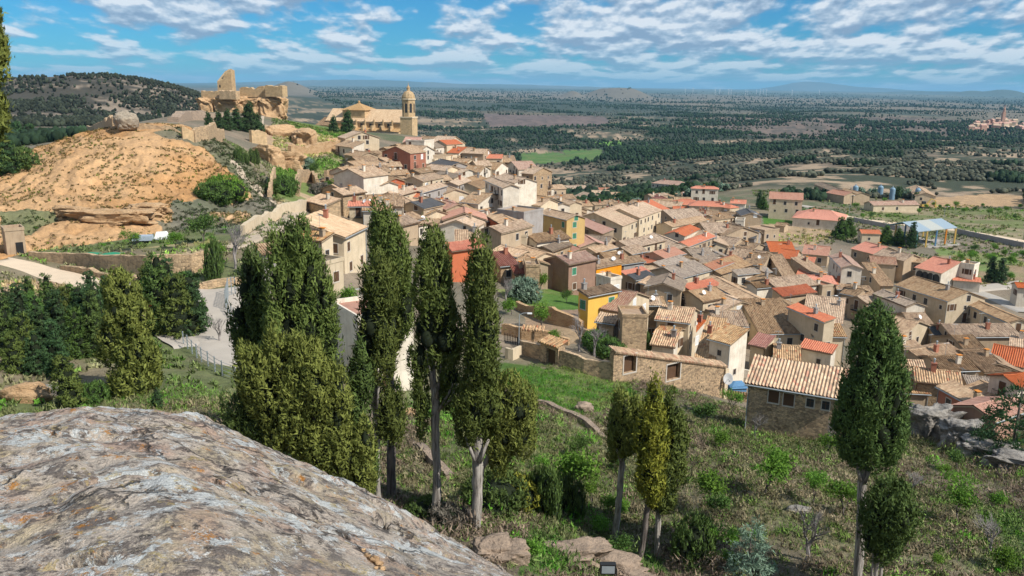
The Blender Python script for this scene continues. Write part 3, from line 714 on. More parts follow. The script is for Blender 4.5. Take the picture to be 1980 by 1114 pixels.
# ------------------------------------------------------------------ roofs
def slope_grid(mb, x0, x1, ylo, yhi, zlo, zhi, wav, m=0, side=-1, seed=0, sag=0.0, trim=None):
    """corrugated tile slope; the ridge is at yhi (local y), the eave at ylo"""
    Lr = x1-x0; per = 0.32
    nu = max(2, int(Lr/(per/4 if wav else 0.9))+1); nv = max(2, int(abs(yhi-ylo)/(0.42 if wav else 1.1))+1)
    us = np.linspace(0, Lr, nu); vs = np.linspace(0, 1, nv)
    U, V = np.meshgrid(us, vs, indexing='ij')
    x = x0+U; y = ylo+(yhi-ylo)*V; z = zlo+(zhi-zlo)*V
    z = z - sag*np.sin(np.pi*U/Lr)*V*1.0 - sag*.6*np.sin(np.pi*V)*np.sin(np.pi*U/Lr)
    z = z + fbm(x+seed*7, y+seed*3, 2.2, 3, 5)*0.07
    if wav:
        z = z + 0.12*np.abs(np.cos(np.pi*U/per))
        wob = fbm(x*3+seed, y*2.4, .5, 2, 9)*0.03; z = z+wob; y = y + (fbm(x*3, y*0+seed, .3, 2, 19)*0.06)*(V < .01)
    sl = math.hypot(yhi-ylo, zhi-zlo)
    uv = np.stack([U.ravel()+seed*13.1, (1-V).ravel()*sl], 1)
    if trim is not None: x, y, z = trim(x, y, z)
    idx = np.arange(nu*nv).reshape(nu, nv)
    f = np.stack([idx[:-1, :-1], idx[1:, :-1], idx[1:, 1:], idx[:-1, 1:]], -1).reshape(-1, 4)
    if side > 0: f = f[:, ::-1]
    P = np.stack([x.ravel(), y.ravel(), z.ravel()], 1)
    mb.add(P, f.tolist(), m, [tuple(q) for q in uv])
def roof_obj(parent, x0, x1, y0, yr, y1, ze0, zr, ze1, rm_, near, seed, mono=False, th=.14, hipx=0.0):
    mb = MB()
    def trim(x, y, z):
        if hipx <= 0: return x, y, z
        f = np.clip((y-y0)/max(yr-y0, .01), 0, 1) if True else 0
        f = np.where(y > yr, np.clip((y1-y)/max(y1-yr, .01), 0, 1), f)
        c = (x0+x1)/2; return c+(x-c)*(1-2*hipx/(x1-x0)*f), y, z
    sag = 0.0 if hipx else 0.10
    slope_grid(mb, x0, x1, y0, yr, ze0, zr, near, 0, -1, seed, sag, trim)
    if not mono: slope_grid(mb, x0, x1, y1, yr, ze1, zr, near, 0, 1, seed+1, sag, trim)
    c = hipx
    # slab below the tiles
    q = [(x0, y0, ze0-th), (x1, y0, ze0-th), (x1-c, yr, zr-th), (x0+c, yr, zr-th), (x1, y1, ze1-th), (x0, y1, ze1-th)]
    t_ = [(a, b_, z+th-.01) for a, b_, z in q]
    vs = q+t_
    fs = [(0, 3, 2, 1), (0, 1, 7, 6), (1, 2, 8, 7), (3, 0, 6, 9)]
    fs += [(3, 5, 4, 2), (4, 5, 11, 10), (2, 4, 10, 8), (5, 3, 9, 11)] if not mono else [(2, 3, 9, 8)]
    mb.add(vs, fs, 1)
    if hipx > 0 and not mono:
        for xe, s in ((x0, 1), (x1, -1)):
            vs = [(xe, y0, ze0), (xe, y1, ze1), (xe+s*hipx, yr, zr+.02)]
            mb.add(vs, [(0, 2, 1) if s > 0 else (0, 1, 2)], 0, [(0, 3), (y1-y0, 3), ((y1-y0)/2, 0)])
    if not mono:   # ridge tiles
        n = max(2, int((x1-x0-2*c)/.42)); 
        for i in range(n if near else 1):
            xa = x0+c+(x1-x0-2*c)*i/(n if near else 1); xb = x0+c+(x1-x0-2*c)*(i+1)/(n if near else 1)
            s_ = sag*math.sin(math.pi*((xa+xb)/2-x0)/(x1-x0)); vs = []
            for xx, rr_ in ((xa, .15), (xb+.03, .12)):
                for k in range(5):
                    t_ = math.pi*k/4; vs.append((xx, yr+rr_*1.1*math.cos(t_), zr-s_+.05+rr_*.8*math.sin(t_)))
            mb.add(vs, [(k, k+1, k+6, k+5) for k in range(4)], 0, [(q[0]+seed, q[1]) for q in vs])
    return mb.obj('roof', [R[rm_], W['tan']], parent)
HOUSES = []; HB = []
CTR = [0]
def house(kind, a, b, e, rm_='tan', wm='tan', hr=7.0, pitch=0.34, L=None, label=None, win='dark', name='house', hip=False, ends=None, chim=None, wins=None, dens=.62, D0=78, wn=None):
    CTR[0] += 1; sd_ = CTR[0]; rnd = random.Random(sd_*31+5)
    if kind in 'SM':
        P1 = hit(a[0], a[1], hr, D0); r2 = ray(*b); P2 = r2*(P1.z/r2.z) if r2.z < -1e-3 else P1+Vector((8, 0, 0))
        d = (P2-P1); d.z = 0; ln = d.length
        if P2.y < 0 or ln > 34: d = Vector((P2.x-P1.x if P2.y > 0 else 8, 0, 0)) if ln > 60 or P2.y < 0 else d; ln = min(max(d.length, 3), 34)
        ln = min(max(ln, 3.0), 34 if L is None else L)
        u = d.normalized(); P2 = P1+u*ln
        if kind == 'S' and L is None: gx = min(.12*ln, 1.1); P1 = P1-u*gx; P2 = P2+u*gx; ln += 2*gx
        re = ray(*e); best = None
        for sgn in (1, -1):
            n = Vector((-u.y, u.x, 0))*sgn
            den = re.z+pitch*re.dot(n)
            if abs(den) < 1e-6: continue
            tt = (P1.z+pitch*P1.dot(n))/den
            Xp = re*tt; w_ = (Xp-P1).dot(n)
            if tt > 0 and w_ > 0.3:
                sc_ = abs(w_-5)+ (0 if n.dot(-P1) > 0 else 6)
                if best is None or sc_ < best[0]: best = (sc_, n, w_)
        if best is None:
            n = Vector((-u.y, u.x, 0)); n = n if n.dot(-P1) > 0 else -n; w_ = 4.5
        else: _, n, w_ = best
        w_ = min(max(w_*(1.2 if kind == 'S' else 1.08), 2.4), 10.5 if kind == 'S' else 13.0)
        if wn: w_ = wn
        # local frame: x along ridge, -y towards n
        if Vector((u.x, u.y, 0)).cross(-n).z < 0: u = -u
        if hip: P1 = P1-u*w_*.75*(1 if (P2-P1).dot(u) > 0 else -1); P2 = P2+u*w_*.75*(1 if (P2-P1).dot(u) > 0 else -1); ln = (P2-P1).length
        mid = (P1+P2)/2; wf = min(w_, 6.0) if kind == 'S' else 0.0
        zr = P1.z; zlo = zr-pitch*w_; zhi = zr-pitch*wf if kind == 'S' else zr
        y0, yr, y1 = -w_, 0.0, wf
        if kind == 'M': y1 = 0.0
    else:
        he = max(hr-2.0, 1.5) if kind == 'G' else hr
        P1 = hit(a[0], a[1], he, D0); r2 = ray(*b); P2 = r2*(P1.z/r2.z) if r2.z < -1e-3 else P1+Vector((8, 0, 0))
        d = P2-P1; d.z = 0; ww = min(max(d.length, 3.0), 22); u0 = d.normalized(); P2 = P1+u0*ww
        n = Vector((-u0.y, u0.x, 0)); n = n if n.dot(P1) > 0 else -n      # away from camera
        ln = L or 9.0
        if kind == 'G':
            u = n; mid = (P1+P2)/2+n*ln/2
            y0, yr, y1 = -ww/2, 0, ww/2; zlo = zhi = P1.z; zr = P1.z+pitch*ww/2
        else:
            u = u0; mid = (P1+P2)/2+n*ln/2; y0, y1 = -ln/2, ln/2; yr = 0; zlo = zhi = zr = P1.z; ln = ww
            if Vector((u.x, u.y, 0)).cross(n).z < 0: u = -u
    rz = math.atan2(u.y, u.x)
    o_l = Vector((mid.x, mid.y, 0))
    cs, sn = math.cos(rz), math.sin(rz)
    def wl(x, y): return (mid.x+x*cs-y*sn, mid.y+x*sn+y*cs)
    cor = [wl(sx*ln/2, yy_) for sx in (-1, 1) for yy_ in (y0, y1)]
    gzs = gz([c[0] for c in cor], [c[1] for c in cor]); g0 = float(np.min(gzs)); gbase = float(np.median(gzs))
    root = empty(name, (mid.x, mid.y, g0-0.3), rz)
    Zo = g0-0.3; zr -= Zo; zlo -= Zo; zhi -= Zo
    D = mid.length; near = D < 190
    ins = 0.32; off = .05
    X0, X1 = -ln/2+ins, ln/2-ins; Y0, Y1 = y0+ins, y1-(ins if kind != 'M' else .06)
    pz = lambda y: (zlo+(zr-zlo)*(y-y0)/(yr-y0+1e-9) if y <= yr else zhi+(zr-zhi)*(y1-y)/(y1-yr+1e-9))-off-.14
    mb = MB()
    if kind == 'F':
        mb.box(X0, X1, Y0, Y1, 0, zr-.02)
        for bx_ in ((X0-.08, X1+.08, Y0-.08, Y0+.12), (X0-.08, X1+.08, Y1-.12, Y1+.08), (X0-.08, X0+.12, Y0+.12, Y1-.12), (X1-.12, X1+.08, Y0+.12, Y1-.12)):
            mb.box(*bx_, zr, zr+.45)
    else:
        pts = [(Y0, 0), (Y1, 0), (Y1, pz(Y1))] + ([(yr, zr-off-.14)] if kind != 'M' else []) + [(Y0, pz(Y0))]
        if hip: pts = [(Y0, 0), (Y1, 0), (Y1, pz(Y1)), (Y0, pz(Y0))]
        k = len(pts)
        mb.add([(X0, y, z) for y, z in pts]+[(X1, y, z) for y, z in pts],
               [tuple(range(k))[::-1], tuple(range(k, 2*k))]+[(i, (i+1) % k, k+(i+1) % k, k+i) for i in range(k)], 0)
    wo = mb.obj('wall', W[wm] if wm in W else wm, root)
    if ends:   # the side wall towards the right is painted orange
        em = MB(); rt = max((-1, 1), key=lambda s: (-s*sn if False else s*(-sn)))
        ys = Y0 if wl(0, Y0)[0] > wl(0, Y1)[0] else Y1; s = -1 if ys == Y0 else 1
        em.box(X0+.02, X1-.02, min(ys, ys+s*.03), max(ys, ys+s*.03), zlo-4.3, zlo-.25); em.obj('end_wall', W['orange'], root)
    if kind == 'F':
        mb = MB(); mb.box(X0+.12, X1-.12, Y0+.12, Y1-.12, zr-.01, zr+.05); mb.obj('roof', R[rm_], root)
    else:
        hx = min(-y0*.75, ln/2-.4) if hip else 0.0
        roof_obj(root, -ln/2, ln/2, y0, yr, y1 if kind != 'M' else yr, zlo, zr, zhi, rm_, near, sd_, kind == 'M', hipx=hx)
    if wins:
        for wx, wy, wk in wins:     # windows of the long front seen in the photograph
            rr_ = ray(wx, wy); nv_ = Vector((sn, -cs, 0)); p0_ = Vector((*wl(0, Y0), 0))
            tt_ = p0_.dot(nv_)/rr_.dot(nv_); q_ = rr_*tt_
            lx = (q_.x-mid.x)*cs+(q_.y-mid.y)*sn
            if abs(lx) < ln/2-.3: link('window', WM[wk], root, (lx, Y0, q_.z-Zo-.6), 0)
    # windows on the faces turned to the photographer
    faces = [((X0, X1), Y0, 'x', -1), ((X0, X1), Y1, 'x', 1), ((Y0, Y1), X0, 'y', -1), ((Y0, Y1), X1, 'y', 1)]
    nwin = 0; wmesh = WM[win]
    for (p0, p1), q_, ax, s in (faces if dens > 0 else []):
        nx, ny = (0, s) if ax == 'x' else (s, 0)
        wnx, wny = nx*cs-ny*sn, nx*sn+ny*cs
        if wins and ax == 'x' and s < 0: continue
        fx, fy = wl(*(((p0+p1)/2, q_) if ax == 'x' else (q_, (p0+p1)/2)))
        if (wnx*-fx+wny*-fy)/math.hypot(fx, fy) < 0.12: continue
        top = (pz(q_) if ax == 'x' else min(pz(Y0), pz(Y1))) if kind != 'F' else zr-.3
        gl = gz1(fx, fy)-Zo
        W_ = p1-p0; nc = max(1, int(W_/2.9)); 
        rows = [top-2.0-2.75*r_ for r_ in range(3 if kind == 'F' or hr > 8 else 2) if top-2.0-2.75*r_ > gl+.7]
        if ax == 'y' and kind in 'SG' and not hip and (y1-y0) > 6: rows = [top-.35] + rows
        for ir, zz in enumerate(rows):
            for c_ in range(nc):
                if rnd.random() > dens or nwin >= 12: continue
                pp = p0+(c_+.5+rnd.uniform(-.15, .15))*W_/nc
                if ir == 0 and ax == 'y' and len(rows) > 1 and rows[0] > top-1 and abs(pp-(p0+p1)/2) > W_*.22: continue
                wmx = wmesh if rnd.random() < (.42 if win == 'dark' else .8) else WM[rnd.choice(['small', 'small', 'wood', 'tall', 'brown', 'blind'])]
                rot = {('x', -1): 0, ('x', 1): math.pi, ('y', -1): -math.pi/2, ('y', 1): math.pi/2}[(ax, s)]
                loc = (pp, q_, zz) if ax == 'x' else (q_, pp, zz)
                link('window', wmx, root, loc, rot); nwin += 1
                if wmx is WM['tall'] and D < 300:
                    bo_ = link('balcony', BALM, root, loc, rot)
        if gl > -1 and D < 175 and ax == 'x' and rnd.random() < .25:
            link('door', DOORM, root, ((p0+p1)/2, q_, max(gl, .05)), 0 if s < 0 else math.pi)
    if kind in 'SM' and D < 230 and not hip:
        gt = MB(); gt.tube([(-ln/2, y0-.07, zlo-.1), (ln/2, y0-.07, zlo-.1)], [.07, .07], 5)
        xs_ = X0 if rnd.random() < .5 else X1; gt.tube([(xs_, y0-.07, zlo-.1), (xs_, Y0-.07, zlo-.5), (xs_, Y0-.07, .2)], [.05, .05, .05], 5)
        gt.obj('drainpipe', M_metal if rnd.random() < .6 else M_wood, root)
    nch = (1 if rnd.random() < .62 else 0) if chim is None else chim
    for k in range(nch):
        cx_ = rnd.uniform(-.35, .35)*ln; cy_ = rnd.uniform(.1, .5)*y0 if kind != 'F' else 0
        zc = (zlo+(zr-zlo)*(cy_-y0)/(yr-y0+1e-9)) if kind != 'F' else zr
        link('chimney', CHM[rnd.randrange(4)], root, (cx_, cy_, zc+.05))
    if rnd.random() < .3 and D < 260: link('antenna', ANTM, root, (rnd.uniform(-.4, .4)*ln, 0, zr))
    if rnd.random() < .12 and D < 230:
        dd = link('satellite_dish', DISHM, root, (rnd.uniform(-.3, .3)*ln, y0*.5, zlo+(zr-zlo)*.5+.5)); dd.rotation_euler = (1.0, 0, rnd.uniform(-1, 1))
    cx2 = sum(q[0] for q in (a, b))/2; cy2 = (a[1]+b[1]+e[1])/3 if e else (a[1]+b[1])/2
    HOUSES.append(dict(o=root, pts=[(cx2, cy2), ((a[0]+b[0])/2, (a[1]+b[1])/2)]+([((a[0]*.6+b[0]*.4)*.45+e[0]*.55, (a[1]*.6+b[1]*.4)*.45+e[1]*.55)] if e else []), px=cx2, py=cy2, rm=rm_, wm=wm, label=label, name=name, D=D, L=ln, hr=hr, kind=kind))
    HB.append((mid.x, mid.y, max(ln, y1-y0)/2, min(ln, y1-y0)/2, rz))
    tag(root, label, 'house' if name == 'house' else name.replace('_', ' '), 'houses of the village' if name == 'house' else None)
    return root
class Crop:
    def __init__(s, ox, oy, k): s.o = (ox, oy, k)
    def __call__(s, kind, *a, **kw):
        ox, oy, k = s.o
        c = lambda x, y: (ox+x/k, oy+y/k)
        if kind in 'SM': return house(kind, c(a[0], a[1]), c(a[2], a[3]), c(a[4], a[5]), *a[6:], **kw)
        return house(kind, c(a[0], a[1]), c(a[2], a[3]), None, *a[4:], **kw)
Z5 = Crop(620, 220, 3.98); Z6 = Crop(800, 330, 3.98); Z7 = Crop(1040, 330, 3.98); Z8 = Crop(1240, 330, 3.98); Z9 = Crop(1540, 330, 3.98)
Z10 = Crop(940, 520, 3.98); Z11 = Crop(1180, 520, 3.714); Z12 = Crop(1540, 540, 3.714); Z4 = Crop(400, 380, 4.285)
# ---- ridge village
Z5('G', 185,190, 460,185, 'tan','cream', 7, L=9, label='pale gabled house standing just below the church apse wall')
Z5('M', 205,200, 340,215, 190,250, 'tan','white', 5, label='low white lean-to house below the pale gabled house by the church')
Z5('G', 462,292, 690,306, 'tan','brick', 8, L=9, label='tall red brick house with two small windows below the church', win='dark')
Z5('S', 640,238, 800,245, 655,300, 'tan','white', 8)
Z5('S', 665,178, 770,180, 740,215, 'rosy','stone', 6)
Z5('F', 800,215, 882,205, 'grey','white', 7, L=8)
Z5('S', 925,203, 1030,198, 915,235, 'red','cream', 6, label='cream house with a red roof at the back of the ridge village')
Z5('G', 960,250, 1120,228, 'tan','cream', 6, L=8)
Z5('M', 1035,250, 1130,255, 1050,300, 'red','white', 5)
Z5('F', 840,330, 975,320, 'tan','tan', 6, L=8)
Z5('F', 880,360, 1060,325, 'tan','cream', 5, L=7)
Z5('S', 1130,265, 1270,270, 1185,300, 'tan','tan', 6)
Z5('S', 1270,310, 1390,312, 1275,338, 'red','cream', 6)
Z5('S', 1400,320, 1480,320, 1395,375, 'brown','cream', 6.5)
Z5('S', 1480,365, 1610,362, 1470,420, 'mauve','white', 9)
Z5('S', 1625,405, 1705,412, 1597,452, 'tan','stone', 13, label='tall stone tower house at the right end of the ridge village', dens=.95)
Z5('S', 1180,360, 1280,358, 1185,395, 'tan','cream', 7)
Z5('S', 1290,370, 1390,375, 1330,420, 'tan','white', 7)
Z5('S', 930,348, 1060,372, 940,398, 'dark','grey', 6, label='house with a dark grey sheet roof in the middle of the ridge village')
Z5('S', 865,388, 1000,400, 870,425, 'tan','cream', 7)
Z5('S', 1020,405, 1130,425, 1030,455, 'tan','white', 7)
Z5('S', 1150,395, 1260,400, 1160,440, 'tan','white', 9)
Z5('M', 920,440, 1090,465, 1000,492, 'grey','cream', 7)
Z5('S', 720,425, 880,400, 740,455, 'brown','tan', 6)
Z5('S', 720,480, 860,455, 708,528, 'brown','cream', 7)
Z5('S', 870,475, 965,470, 848,512, 'tan','cream', 7)
Z5('S', 1130,535, 1420,455, 1095,605, 'brown','cream', 8, L=26)
Z5('S', 1430,458, 1570,490, 1460,515, 'tan','white', 12, dens=.9)
Z5('S', 1330,488, 1460,540, 1300,520, 'tan','white', 12, dens=.9)
Z5('S', 1100,500, 1200,470, 1110,540, 'tan','white', 8)
Z5('S', 1000,520, 1090,490, 1010,560, 'tan','grey', 8)
Z5('S', 1190,600, 1310,612, 1080,665, 'tan','white', 8, dens=.8)
Z5('S', 1320,610, 1380,640, 1300,680, 'tan','white', 8)
Z5('S', 1620,615, 1750,640, 1600,690, 'tan','cream', 7)
Z5('S', 395,425, 650,520, 375,462, 'tan','orangebrick', 6, L=24, label='long narrow tan roof over an orange brick strip above the cream house')
Z5('S', 300,440, 640,560, 290,480, 'tan','white', 6, L=26)
Z5('G', 85,468, 330,490, 'tan','white', 8, L=9, label='big cream and white gabled house alone at the left end of the village', dens=.35)
Z5('M', 215,668, 420,668, 300,712, 'red','cream', 4.2, label='small house with bright red roof in front of the big cream gabled house')
Z5('M', 0,615, 160,655, 10,700, 'tan','stone', 4, label='ruined stone barn with a sagging tiled roof left of the red-roofed shed', dens=.2)
Z4('M', 720,195, 940,115, 1110,335, 'gold','cream', 4.8, pitch=.30, label='large house with a wide golden tiled roof behind the tall cypresses', win='wood', D0=80)
Z4('M', 770,262, 1060,300, 1050,352, 'stripe','cream', 3.6, label='lower tiled annex on the near side of the golden roofed house', D0=80)
Z4('F', 990,575, 1160,530, 'grey','cream', 4.0, L=6, label='small flat roofed cream building behind the left cypress cluster', D0=80)
Z4('M', 380,395, 520,380, 400,455, 'tan','grey', 4, label='low grey shed with tiled roof beside the bare leafless tree', D0=80)
Z5('G', 585,715, 795,735, 'dark','tan', 7, L=8, label='grey-roofed beige house with a balcony above the brick orange building', win='wood')
Z5('S', 530,598, 695,555, 545,640, 'tan','cream', 6)
Z5('S', 730,575, 900,530, 760,600, 'tan','grey', 7)
Z5('M', 690,598, 755,600, 700,640, 'red','white', 6)
Z5('S', 760,620, 880,655, 750,665, 'tan','tan', 6)
Z5('S', 905,650, 1045,690, 925,715, 'rosy','tan', 6)
Z5('S', 930,530, 1030,575, 905,600, 'tan','cream', 7)
Z5('S', 640,640, 740,690, 630,690, 'tan','tan', 6)
Z5('G', 890,870, 1195,885, 'tan','white', 6.5, L=8, dens=.5)
Z5('S', 800,720, 890,740, 790,770, 'tan','cream', 6)
# orange brick building
Z5('S', 1050,893, 1215,893, 950,975, 'tan','cream', 7.5, wn=4)
Z5('M', 945,992, 1212,957, 965,1018, 'red','orangebrick', 6.2, pitch=.5, label='unfinished bright orange brick building behind the middle cypresses', dens=0, chim=0)
Z5('G', 1195,900, 1392,925, 'tan','tan', 8, L=12, label='beige house with a white roller door right of the brick orange building', dens=.3)
Z6('M', 568,625, 720,612, 612,735, 'maroon','stone', 4.5, label='maroon corrugated roof on a low stone house beside the garden')
Z6('M', 740,730, 830,726, 742,798, 'maroon','stone', 3.5, label='small open porch with maroon corrugated roof by the garden')
Z6('G', 215,385, 570,385, 'rosy','tan', 7, L=9)
Z6('S', 655,318, 800,400, 650,390, 'tan','orangebrick', 7)
Z6('S', 800,355, 890,355, 795,420, 'mauve','grey', 7)
Z6('F', 850,335, 1012,302, 'tan','grey', 9, L=8)
Z6('S', 1050,293, 1235,335, 1030,335, 'tan','ochre', 10, label='ochre house with green shuttered windows in the centre of the village', win='green', dens=.8)
Z6('M', 1265,338, 1580,465, 1228,385, 'rosy','tan', 7, L=26, label='big terracotta roof sloping from the ochre house towards the town hall square')
Z6('M', 1212,418, 1320,430, 1190,497, 'rosy','tan', 6)
Z6('S', 1330,498, 1395,540, 1238,542, 'rosy','tan', 6)
Z6('S', 1330,490, 1510,505, 1400,548, 'grey','tan', 6)
Z6('S', 890,490, 1105,462, 882,552, 'brown','white', 7)
Z6('F', 765,510, 872,512, 'tan','cream', 6, L=7)
Z6('S', 1000,580, 1130,535, 1012,620, 'grey','stone', 6)
Z6('M', 1140,530, 1282,600, 1130,572, 'rosy','tan', 5)
Z6('S', 695,575, 860,612, 690,632, 'tan','tan', 5)
Z6('S', 850,575, 1005,622, 862,645, 'tan','cream', 6)
Z6('S', 1115,655, 1300,620, 1150,722, 'mauve','brownbrick', 6.5, label='brown brick house with a green window left of the orange-walled house', win='green')
Z6('G', 1255,722, 1400,755, 'tan','grey', 7, L=8, label='beige house whose right end wall is painted bright orange', win='green', dens=0, ends='orange_right', wins=[(1121,519,'green'),(1143,525,'green'),(1121,538,'green'),(1133,541,'green'),(1143,545,'green')])
Z6('S', 880,655, 950,690, 870,715, 'tan','tan', 5)
Z6('F', 1000,735, 1150,735, 'rosy','brownbrick', 4.0, L=8)
Z6('F', 850,745, 935,745, 'tan','stone', 4.5, L=6)
Z6('S', 1000,200, 1140,245, 1010,240, 'dark','white', 7)
Z6('S', 1090,190, 1240,235, 1070,215, 'tan','cream', 6)
Z6('S', 900,200, 1035,215, 880,250, 'tan','cream', 8)
Z6('S', 1130,110, 1310,115, 1140,155, 'brown','cream', 6)
Z6('S', 1030,110, 1130,105, 1040,140, 'tan','tan', 5)
Z6('M', 1305,160, 1490,200, 1330,245, 'brown','tan', 7, label='large dark brown roof with a gloomy gable behind the ochre house')
Z6('S', 1430,130, 1560,130, 1440,160, 'rosy','cream', 5)
Z6('S', 1520,165, 1640,165, 1540,205, 'tan','cream', 5)
Z6('S', 1380,150, 1600,270, 1350,180, 'tan','tan', 6)
# ---- middle of the village
Z7('S', 640,538, 880,488, 650,600, 'brown','cream', 7, dens=.9)
Z7('S', 900,480, 1130,575, 920,560, 'tan','tan', 6.5)
Z7('S', 440,320, 640,255, 630,405, 'tan','cream', 9, label=None)
Z7('S', 640,290, 800,240, 740,360, 'tan','cream', 10, dens=.9)
Z7('S', 770,242, 865,225, 900,305, 'red','cream', 8, label='orange roofed house at the top of the narrow dark street')
Z7('S', 980,300, 1180,288, 970,372, 'brown','tan', 7)
Z7('S', 985,395, 1240,348, 1060,422, 'tan','cream', 6)
Z7('S', 1060,465, 1165,418, 1080,520, 'red','white', 7)
Z7('S', 1110,548, 1300,480, 1130,575, 'red','tan', 7)
Z7('G', 1150,575, 1480,585, 'tan','cream', 6, L=15, dens=.8)
Z7('S', 1150,598, 1290,590, 1270,700, 'grey','cream', 7)
Z7('S', 1290,715, 1500,655, 1400,782, 'tan','tan', 6)
Z7('S', 1490,580, 1640,600, 1500,705, 'brown','tan', 6)
Z7('S', 1650,602, 1750,620, 1690,705, 'brown','tan', 6)
Z7('S', 1460,400, 1570,430, 1500,505, 'brown','tan', 7)
Z7('S', 1260,398, 1405,395, 1280,468, 'brown','tan', 7)
Z7('S', 1200,310, 1310,315, 1230,365, 'brown','tan', 5)
Z7('S', 940,230, 1100,240, 960,270, 'tan','tan', 5)
Z7('S', 880,185, 1000,225, 860,200, 'maroon','cream', 5)
Z7('S', 400,590, 540,558, 405,632, 'tan','cream', 6)
Z7('S', 490,630, 640,618, 520,682, 'tan','tan', 6)
Z7('S', 650,588, 760,568, 690,640, 'brown','tan', 6)
Z7('S', 560,680, 750,655, 600,722, 'brown','grey', 5.5)
Z7('S', 770,655, 900,690, 760,700, 'red','tan', 5.5)
Z7('S', 900,620, 1035,588, 905,685, 'rosy','tan', 7)
Z7('S', 1040,595, 1170,660, 1060,640, 'tan','cream', 6)
Z7('S', 905,700, 1080,652, 1000,748, 'grey','tan', 6)
Z7('S', 990,742, 1185,695, 1095,812, 'grey','cream', 7, dens=.95)
Z7('S', 800,700, 1000,775, 810,745, 'tan','tan', 5)
Z7('M', 625,775, 800,735, 650,808, 'red','tan', 5)
Z7('M', 680,800, 835,765, 735,845, 'dark','tan', 5, label='house with a ribbed dark grey sheet roof above the plaster gabled house')
Z7('S', 850,775, 1000,830, 860,800, 'dark','tan', 4.5)
Z7('G', 810,905, 1112,930, 'grey','tan', 7, L=9, label='double gabled beige plaster house with one blue rimmed window', dens=.6)
Z7('S', 870,812, 985,842, 795,855, 'tan','tan', 6)
Z7('M', 300,915, 555,868, 306,948, 'brown','yellow', 5.2, pitch=.25, label='bright yellow walled house with green shutters beside the terraced garden', win='green', dens=.6)
Z7('F', 560,850, 645,835, 'tan','white', 6, L=4)
Z7('S', 180,115, 355,112, 195,158, 'brown','cream', 6)
Z10('S', 985,153, 1150,178, 930,287, 'mauve','cream', 6, label='steep purple brown roofed house directly right of the yellow house', win='blind')
Z10('M', 880,330, 1030,350, 900,400, 'tan','stone', 3.5)
Z10('M', 1190,215, 1330,215, 1200,275, 'tan','stone', 6, label='roofless ruined stone house behind the striped tile roofs', dens=.3)
Z10('F', 1035,378, 1265,380, 'tan','stone', 5.4, L=5, label='blank brown stone house beside the slim cypress above the rubble wall', dens=.25)
# ---- right front, striped roofs
Z11('S', 925,215, 1225,212, 1015,440, 'brown','cream', 7, label='very large wavy brown tiled roof in the centre right of the village', L=24, chim=1)
Z11('S', 1225,215, 1330,290, 1390,430, 'brown','cream', 7)
Z11('S', 730,298, 920,298, 800,395, 'brown','cream', 6)
Z11('M', 700,338, 825,352, 552,612, 'stripe','cream', 8, label='long steep striped tile roof running down to the rubble wall', pitch=.36)
Z11('M', 830,388, 1003,432, 760,508, 'stripe','white', 8.5, label='white house with an open upper gallery under a striped tile roof', win='small')
Z11('S', 385,258, 590,280, 378,352, 'stripe','cream', 7, dens=.9, label='cream house with striped roof tiles and two windows above the red shed')
Z11('M', 575,345, 677,365, 522,450, 'red','white', 5, label='small steep red tiled shed roof beside the long striped roof')
Z11('M', 325,438, 507,460, 290,535, 'stripe','white', 4.5, label='little white walled house with faded pink tiles right of the slim cypress')
Z11('M', 1065,455, 1182,480, 1012,540, 'maroon','cream', 5.5, label='square house with a smooth maroon roof above the front stone house')
Z11('S', 1190,538, 1350,552, 1165,645, 'stripe','cream', 5)
Z11('M', 1400,500, 1640,545, 1380,565, 'red','white', 5.5, label='bright red striped roof over a white terrace behind the front stone house', pitch=.3)
Z11('S', 1430,390, 1630,395, 1480,470, 'stripe','cream', 6)
Z11('M', 1350,245, 1625,352, 1420,300, 'red','cream', 8.5, pitch=.25, label='tall cream house with a slanting red edged roof left of the tallest right cypress')
Z11('S', 380,400, 500,425, 375,440, 'stripe','cream', 4.5)
Z11('S', 560,170, 700,160, 600,230, 'tan','tan', 6)
Z11('S', 240,200, 350,200, 250,250, 'tan','tan', 5)
Z8('S', 380,925, 545,895, 420,1005, 'tan','cream', 7)
Z8('S', 620,945, 765,1000, 530,1052, 'tan','cream', 7)
Z8('S', 570,815, 860,965, 535,850, 'tan','cream', 7)
Z8('S', 330,875, 525,835, 345,928, 'red','cream', 6)
Z8('S', 880,758, 1000,800, 755,802, 'tan','cream', 6)
Z8('S', 980,825, 1235,798, 950,908, 'brown','white', 6)
Z8('M', 1000,905, 1268,872, 1050,972, 'red','tan', 6, label='broad bright orange red lean-to roof in the middle right of the village')
Z8('M', 1145,668, 1245,655, 1250,798, 'brown','tan', 6)
Z8('M', 1250,655, 1350,665, 1370,808, 'red','tan', 6, label='long strip of bright red roof left of the long dark sided house')
Z8('S', 1085,600, 1205,612, 1090,662, 'red','tan', 6)
Z8('S', 980,543, 1140,547, 1000,612, 'red','white', 6, label='red roof with a pale skylight in the right middle of the village')
Z8('S', 1275,568, 1440,582, 1290,632, 'rosy','tan', 5)
Z8('S', 1260,803, 1445,805, 1272,862, 'red','tan', 6)
Z8('S', 1480,828, 1605,832, 1470,898, 'brown','tan', 5.5)
Z8('S', 985,640, 1065,640, 1080,790, 'brown','tan', 6)
Z8('S', 860,625, 985,640, 890,712, 'brown','tan', 6)
Z8('S', 690,588, 835,600, 730,712, 'brown','tan', 6)
Z8('S', 795,543, 905,560, 800,592, 'brown','tan', 5.5)
Z8('S', 630,500, 760,520, 650,560, 'brown','tan', 5.5)
Z8('S', 500,590, 600,640, 480,700, 'grey','white', 5.5)
Z8('S', 500,720, 700,650, 540,760, 'rosy','tan', 6)
Z8('S', 790,450, 900,460, 830,510, 'dark','grey', 5.5)
